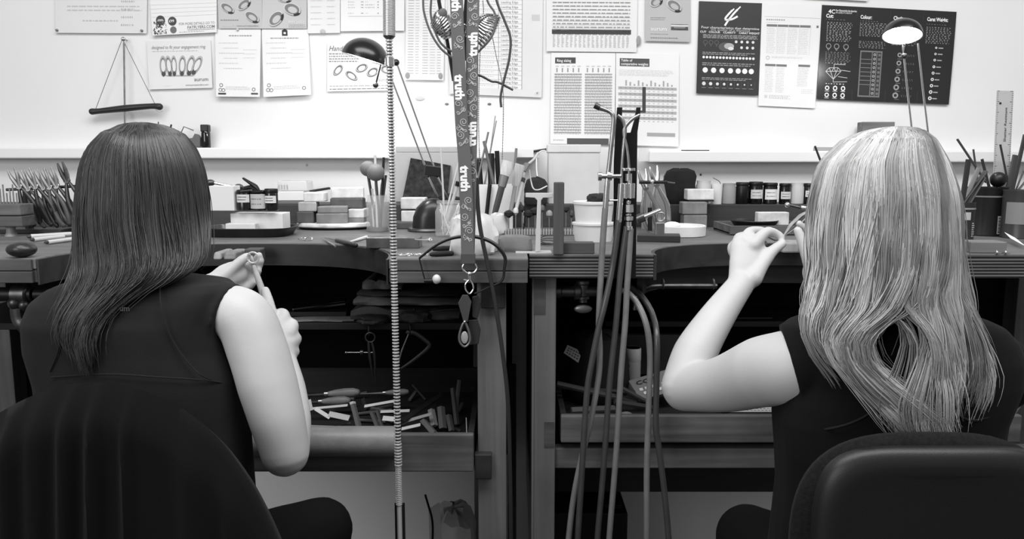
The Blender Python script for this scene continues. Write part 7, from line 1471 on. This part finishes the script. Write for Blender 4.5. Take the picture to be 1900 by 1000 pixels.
mb = MB(); P_ = smoothpts([at(757, 617, yd), at(770, 618, yd), at(790, 632, yd), at(797, 640, yd), at(790, 650, yd), at(765, 670, yd), at(744, 684, yd)], 5); mb.tube(P_, interp([0.006, 0.0055, 0.0055, 0.0055, 0.005, 0.004, 0.003], len(P_)), 8, 0.5, (0, 1, 0)); mb.build('bowed_leg', mat('calipers_steel', 90, 0.4, 0.6), cl)
mb = MB(); mb.tube([at(758, 620, yd - 0.006), at(746, 650, yd - 0.006), at(738, 680, yd - 0.006)], [0.002, 0.003, 0.0025], 8); mb.build('straight_leg', M_STEEL, cl); mb = MB(); mb.sphere(at(758, 617, yd), 0.0075, 14, 8, (1, 0.6, 1)); mb.build('pivot', M_DSTEEL, cl)
# ---------------- tools heaped in the left drawer
gd = 'tools in the left drawer'
def dtool(label, kind, p, q, r, hm, blade=None, group=gd):
    """file / graver: turned handle p->mid, blade mid->q"""
    p, q = Vector(p), Vector(q); t = thing(kind, label, 'tool', p, group); d = q - p; m1 = p + d * 0.45
    P_ = [p + d * u * 0.45 for u in (0, 0.12, 0.4, 0.75, 1.0)]; mb = MB(); mb.tube(P_, [r * 0.75, r, r * 1.05, r * 0.85, r * 0.55], 12, round_caps=True); mb.build('handle', hm, t)
    mb = MB(); mb.tube([m1, m1 + d * 0.06], r * 0.6, 12); mb.build('ferrule', M_STEEL, t); mb = MB(); mb.tube([m1 + d * 0.06, q], [r * 0.4, r * 0.22], 8); mb.build('blade', blade or M_DSTEEL, t)
zd = DZL
def dp(px, py, Y, up=0.0):
    q = at(px, py, Y); q.z = max(q.z, zd + 0.006 + up); return q
dtool('long turned wooden handle tool lying at the back of the drawer', 'file', at(662, 728, 1.86), at(545, 735, 1.86), 0.0115, M_HANDLE)
dtool('second turned handle below the long one, at the drawer left', 'file', at(645, 743, 1.82), at(540, 748, 1.82), 0.0105, M_HANDLE)
dtool('pale-ferruled graver behind the flex shaft in the drawer', 'graver', at(755, 727, 1.9), at(668, 731, 1.9), 0.008, M_HANDLE, M_STEEL)
stick('wood_strip', 'long dark wooden strip slanting across the drawer to the right', 'strip', at(745, 782, 1.70), at(818, 733, 1.86), 0.007, M_WOODD, gd, 4)
stick('steel_strip', 'thin bright steel strip standing up in the drawer back', 'strip', at(790, 742, 1.87), at(765, 714, 1.93), 0.003, M_DSTEEL, gd, 4)
for i, (x0, y0, x1, y1, w_, g, Y, lb) in enumerate(((560, 760, 645, 752, 7, 150, 1.76, 'long white paper strip at the drawer back left'), (585, 758, 612, 775, 10, 170, 1.74, 'white paper strip folded at an angle in the drawer'), (572, 742, 576, 762, 10, 180, 1.72, 'small white paper tab standing at the drawer left'), (610, 768, 648, 776, 16, 140, 1.71, 'pale sanding paper with rough edge in the drawer'), (676, 754, 732, 744, 8, 160, 1.76, 'white paper strip at the middle of the drawer'), (706, 764, 760, 762, 8, 150, 1.74, 'curled pale paper strip behind the flex shaft'), (710, 776, 735, 778, 14, 160, 1.72, 'pale paper square behind the flex shaft'), (745, 784, 800, 768, 9, 120, 1.72, 'pale strip under the slanting wooden strip'), (745, 796, 780, 788, 9, 150, 1.68, 'white torn paper at the drawer front'), (560, 790, 620, 792, 5, 110, 1.69, 'pale strip along the drawer front left'))):
    a, b = dp(x0, y0, Y, 0.002 * i), dp(x1, y1, Y, 0.002 * i); d = (b - a); n_ = Vector((0, -0.35, 0.94)); s_ = d.cross(n_).normalized() * mp(w_, Y) / 2; mb = MB(); th = n_ * 0.0006
    vs_ = [a - s_, b - s_, b + s_, a + s_]; mb.add(vs_ + [v + th for v in vs_], [(0, 1, 2, 3), (7, 6, 5, 4), (0, 4, 5, 1), (1, 5, 6, 2), (2, 6, 7, 3), (3, 7, 4, 0)]); tag(mb.build('paper_strip', paper(min(235, int(g * 1.3))), smooth=0), lb, 'paper', 'paper strips in the drawer')
for i, (x0, y0, x1, y1, r, g, Y, lb) in enumerate(((655, 750, 668, 800, 9, 58, 1.68, 'upright dark emery stick with pale worn top'), (690, 765, 704, 800, 8, 46, 1.69, 'dark emery stick leaning right of the pale-topped one'), (700, 762, 712, 800, 6, 40, 1.70, 'second dark emery stick leaning behind the flex shaft'), (800, 760, 806, 790, 11, 90, 1.72, 'pale wooden peg standing right in the drawer'), (818, 755, 822, 795, 12, 60, 1.72, 'grey wooden peg at the drawer right'), (840, 720, 848, 795, 8, 52, 1.78, 'long dark slat leaning at the drawer right'), (852, 705, 846, 760, 6, 66, 1.85, 'thin grey slat leaning in the drawer corner'), (865, 775, 866, 804, 1.5, 150, 1.70, 'thin bright needle standing in the drawer corner'), (832, 770, 838, 800, 9, 50, 1.70, 'short dark stick at the drawer front right'), (785, 780, 806, 804, 12, 62, 1.67, 'grey rounded block end at the drawer front'), (635, 790, 615, 800, 3, 120, 1.68, 'small steel pin tool at the drawer front left'), (650, 785, 600, 798, 4, 70, 1.69, 'slim dark needle file at the drawer front left'), (675, 740, 682, 760, 9, 20, 1.78, 'black rubber stub in the middle of the drawer'))):
    a, b = dp(x1, y1, Y), at(x0, y0, Y + 0.04); o = stick('emery_stick', lb, 'stick', a, b, mp(r, Y) / 1.6, plain(min(200, int(g * 1.45)), 0.6), 'emery sticks in the left drawer', 4 if r > 4 else 8, 0.6)
    if i == 0: d = (b - a).normalized(); mb = MB(); mb.tube([b, b + d * 0.006], mp(r, Y) / 1.5, 4, 0.6); mb.build('worn_top', plain(180), o, smooth=0)
for i in range(14):
    R_ = random.Random(50 + i); x = R_.uniform(600, 860); Y = R_.uniform(1.72, 2.0); c = at(x, 780, Y); a = Vector((c.x, Y, zd + 0.006)); an = R_.uniform(0, PI); L_ = R_.uniform(0.05, 0.1)
    stick('old_file', 'old dark file lying loose on the drawer bottom', 'file', a, a + Vector((math.cos(an) * L_, abs(math.sin(an)) * L_ * 0.5, R_.uniform(0, 0.012))), 0.005, plain(R_.choice((50, 72, 96)), 0.5), 'loose files on the left drawer bottom', 6, 0.6)
# ---------------- right drawer clutter
zr = DZR
lump('sack', 'dark crumpled sack heaped at the back of the right drawer', 'sack', 1056, 1170, 625, 765, 0.10, plain(22, 0.8), 0.18, zb=zr + 0.002, p=2.4).location.y += 0.05
q = [at(1053, 640, 1.85), at(1080, 652, 1.84), at(1073, 673, 1.83), at(1046, 655, 1.84)]; mb = MB(); nn = Vector((0, 0.001, 0)); mb.add([q[3], q[2], q[1], q[0]] + [v + nn for v in (q[3], q[2], q[1], q[0])], [(0, 1, 2, 3), (7, 6, 5, 4), (0, 4, 5, 1), (1, 5, 6, 2), (2, 6, 7, 3), (3, 7, 4, 0)])
tg = tag(mb.build('price_tag', paper(205), smooth=0), 'pale printed label tag on the dark sack in the right drawer', 'label'); mb = MB()
for i in range(5):
    for j in range(3):
        P_ = [bil(q, 0.12 + 0.17 * i + du, 0.2 + 0.25 * j + dv_) - Vector((0, 0.0008, 0)) for du, dv_ in ((0, 0.1), (0.1, 0.1), (0.1, 0), (0, 0))]; mb.add(P_, [(0, 1, 2, 3)])
mb.build('print', ink(60), tg, smooth=0)
jar('plastic_pot', 'white plastic pot with screw lid behind the hoses in the right drawer', 'pot', 1176, 30, 645, 700, mat('dim_white_pot', 170, 0.5), zr + 0.002, (M_OFFW, 0.70), None, None, Y=1.95)
cf = thing('coffee_packet', 'printed packet lying tilted behind the hoses in the right drawer', 'packet', at(1205, 720, 1.85)); q = [at(1166, 706, 1.86), at(1262, 678, 1.90), at(1262, 722, 1.80), at(1188, 742, 1.78)]
mb = MB(); nn = Vector((0, 0.012, -0.01)); mb.add([q[3], q[2], q[1], q[0]] + [v + nn for v in (q[3], q[2], q[1], q[0])], [(0, 1, 2, 3), (7, 6, 5, 4), (0, 4, 5, 1), (1, 5, 6, 2), (2, 6, 7, 3), (3, 7, 4, 0)]); mb.build('pack', paper(120), cf, smooth=0, bevel=0.001)
tv, tf, t0, t1 = text_geo('COF', 0.01); mb = MB(); mb.add([bil(q, 0.10 + 0.36 * (v[0] - t0) / (t1 - t0), 0.32 - 0.25 * v[1]) + Vector((0, -0.002, 0.001)) for v in tv], tf); mb.build('lettering', ink(40), cf, smooth=0)
mb = MB()
for i in range(7):
    for j in range(2): P_ = [bil(q, 0.1 + 0.12 * i + du + 0.05 * j, 0.5 + 0.2 * j + dv_) + Vector((0, -0.002, 0.001)) for du, dv_ in ((0, 0.12), (0.07, 0.12), (0.07, 0), (0, 0))]; mb.add(P_, [(0, 1, 2, 3)])
mb.build('pattern', ink(210), cf, smooth=0)
c = at(1200, 650, 2.08); mb = MB(); mb.box((c.x + 0.05, 2.1, zr + 0.06), (0.22, 0.02, 0.11)); tag(mb.build('card_box', plain(66, 0.7), smooth=0, bevel=0.002), 'grey card standing at the back of the right drawer', 'card')
for i, (x0, y0, x1, y1, r, g, Y, lb) in enumerate(((1033, 712, 1180, 745, 0.007, 58, 1.76, 'long dark handle lying across the right drawer'), (1036, 718, 1200, 730, 0.005, 46, 1.80, 'second long dark handle across the right drawer'), (1150, 718, 1205, 748, 0.005, 66, 1.76, 'short grey bar crossing behind the hoses'), (1060, 762, 1140, 758, 0.008, 70, 1.70, 'pale-ended file lying at the right drawer front'), (1140, 745, 1220, 758, 0.006, 52, 1.72, 'dark bar lying under the coffee packet'))):
    a, b = at(x0, y0, Y), at(x1, y1, Y + 0.02); a.z = max(a.z, zr + 0.008); b.z = max(b.z, zr + 0.008); stick('bar_tool', lb, 'tool', a, b, r, plain(g, 0.45), 'bars in the right drawer', 8)
for i, (x, y, r, g, lb) in enumerate(((1162, 762, 0.013, 105, 'round grey pebble-like block at the right drawer front'), (1120, 742, 0.012, 84, 'rounded grey block behind the hoses'), (1190, 765, 0.010, 60, 'small dark round block beside the hoses'))):
    c = at(x, y, 1.72); c.z = zr + r * 0.8; mb = MB(); mb.sphere(c, 1, 16, 10, (r * 1.3, r, r * 0.8)); tag(mb.build('pebble_block', plain(g, 0.6)), lb, 'block')
# woven mesh sheet under the elbow
ms = thing('mesh_sheet', 'pale woven mesh sheet in the right drawer under the bare elbow', 'mesh', at(1400, 765, 1.75)); x0, x1 = at(1340, 760, 1.75).x, at(1460, 760, 1.75).x
zt_ = DTR - 0.004; mb = MB(); mb.box(((x0 + x1) / 2, 1.78, zt_ - 0.0065), (x1 - x0, 0.17, 0.001)); mb.build('backing', plain(20), ms, smooth=0); mb = MB(); mb2 = MB()
for i in range(13):
    y = 1.70 + 0.16 * i / 13; mb.box(((x0 + x1) / 2, y, zt_ - 0.003), (x1 - x0, 0.0045, 0.0018))
for i in range(18): x = x0 + (x1 - x0) * i / 18; mb2.box((x, 1.78, zt_ - 0.0035), (0.0026, 0.16, 0.0016))
mb.build('weft', plain(190), ms, smooth=0, kind='stuff'); mb2.build('warp', plain(170), ms, smooth=0, kind='stuff')
mb = MB(); mb.box(((x0 + x1) / 2, 1.79, (zr + zt_ - 0.0075) / 2), (x1 - x0 - 0.01, 0.14, zt_ - 0.0105 - zr)); tag(mb.build('storage_box', plain(24), smooth=0, bevel=0.002), 'dark box under the pale mesh sheet in the right drawer', 'box')
stick('screwdriver', 'black slim handle lying on the shelf edge behind the forearm', 'tool', at(1365, 590, 2.1), at(1432, 590, 2.1), 0.006, plain(14, 0.3), None, 12)
mb = MB(); c = at(1400, 597, 2.1); mb.box((c.x + 0.05, 2.2, c.z - 0.004), (0.9, 0.22, 0.014)); tag(mb.build('inner_shelf', M_WOODD, smooth=0), 'dark inner shelf behind the blonde forearm under the bench', 'shelf')
# ---------------- on the floor
bgp = lump('plastic_bag', 'pale plastic rubbish bag standing on the floor beside the bench leg', 'bag', 800, 884, 942, 1160, 0.2, mat('dim_bag', 215, 0.35, spec=0.5, var=(14, 0.1), bump=(14, 0.6)), 0.2, zb=FZ, p=4)
q = [at(795, 945, 2.0), at(815, 932, 2.0), at(820, 1005, 2.0), at(797, 1005, 2.0)]
mb = MB(); mb.add([q[3], q[2], q[1], q[0]], [(0, 1, 2, 3)]); o = mb.build('bag_flap', mat('dim_bag', 150), smooth=0); sf = o.modifiers.new('solid', 'SOLIDIFY'); sf.thickness = 0.002; tag(o, 'upright pale flap of the rubbish bag by the bench leg', 'flap')
cable('thin black cable looping over the rubbish bag', [(789, 918, 1.9), (794, 935, 1.9), (801, 960, 1.9), (803, 985, 1.9), (801, 1030, 1.9), (795, 1150, 1.9)], 1.9, 0.0028, 10)
cb = thing('crate', 'dark crate on the floor behind the torch hoses', 'crate', at(1095, 1100, 2.2)); a = at(1022, 952, 2.15); b = at(1165, 952, 2.15)
mb = MB(); mb.box(((a.x + b.x) / 2, 2.27, (a.z + FZ) / 2), (b.x - a.x, 0.24, a.z - FZ)); mb.build('body', plain(16, 0.6), cb, smooth=0, bevel=0.004); mb = MB(); mb.box(((a.x + b.x) / 2 + 0.07, 2.25, a.z + 0.004), (0.05, 0.14, 0.014)); mb.build('lid_edge', plain(14, 0.6), cb, smooth=0, bevel=0.003)
bpy.context.view_layer.update()
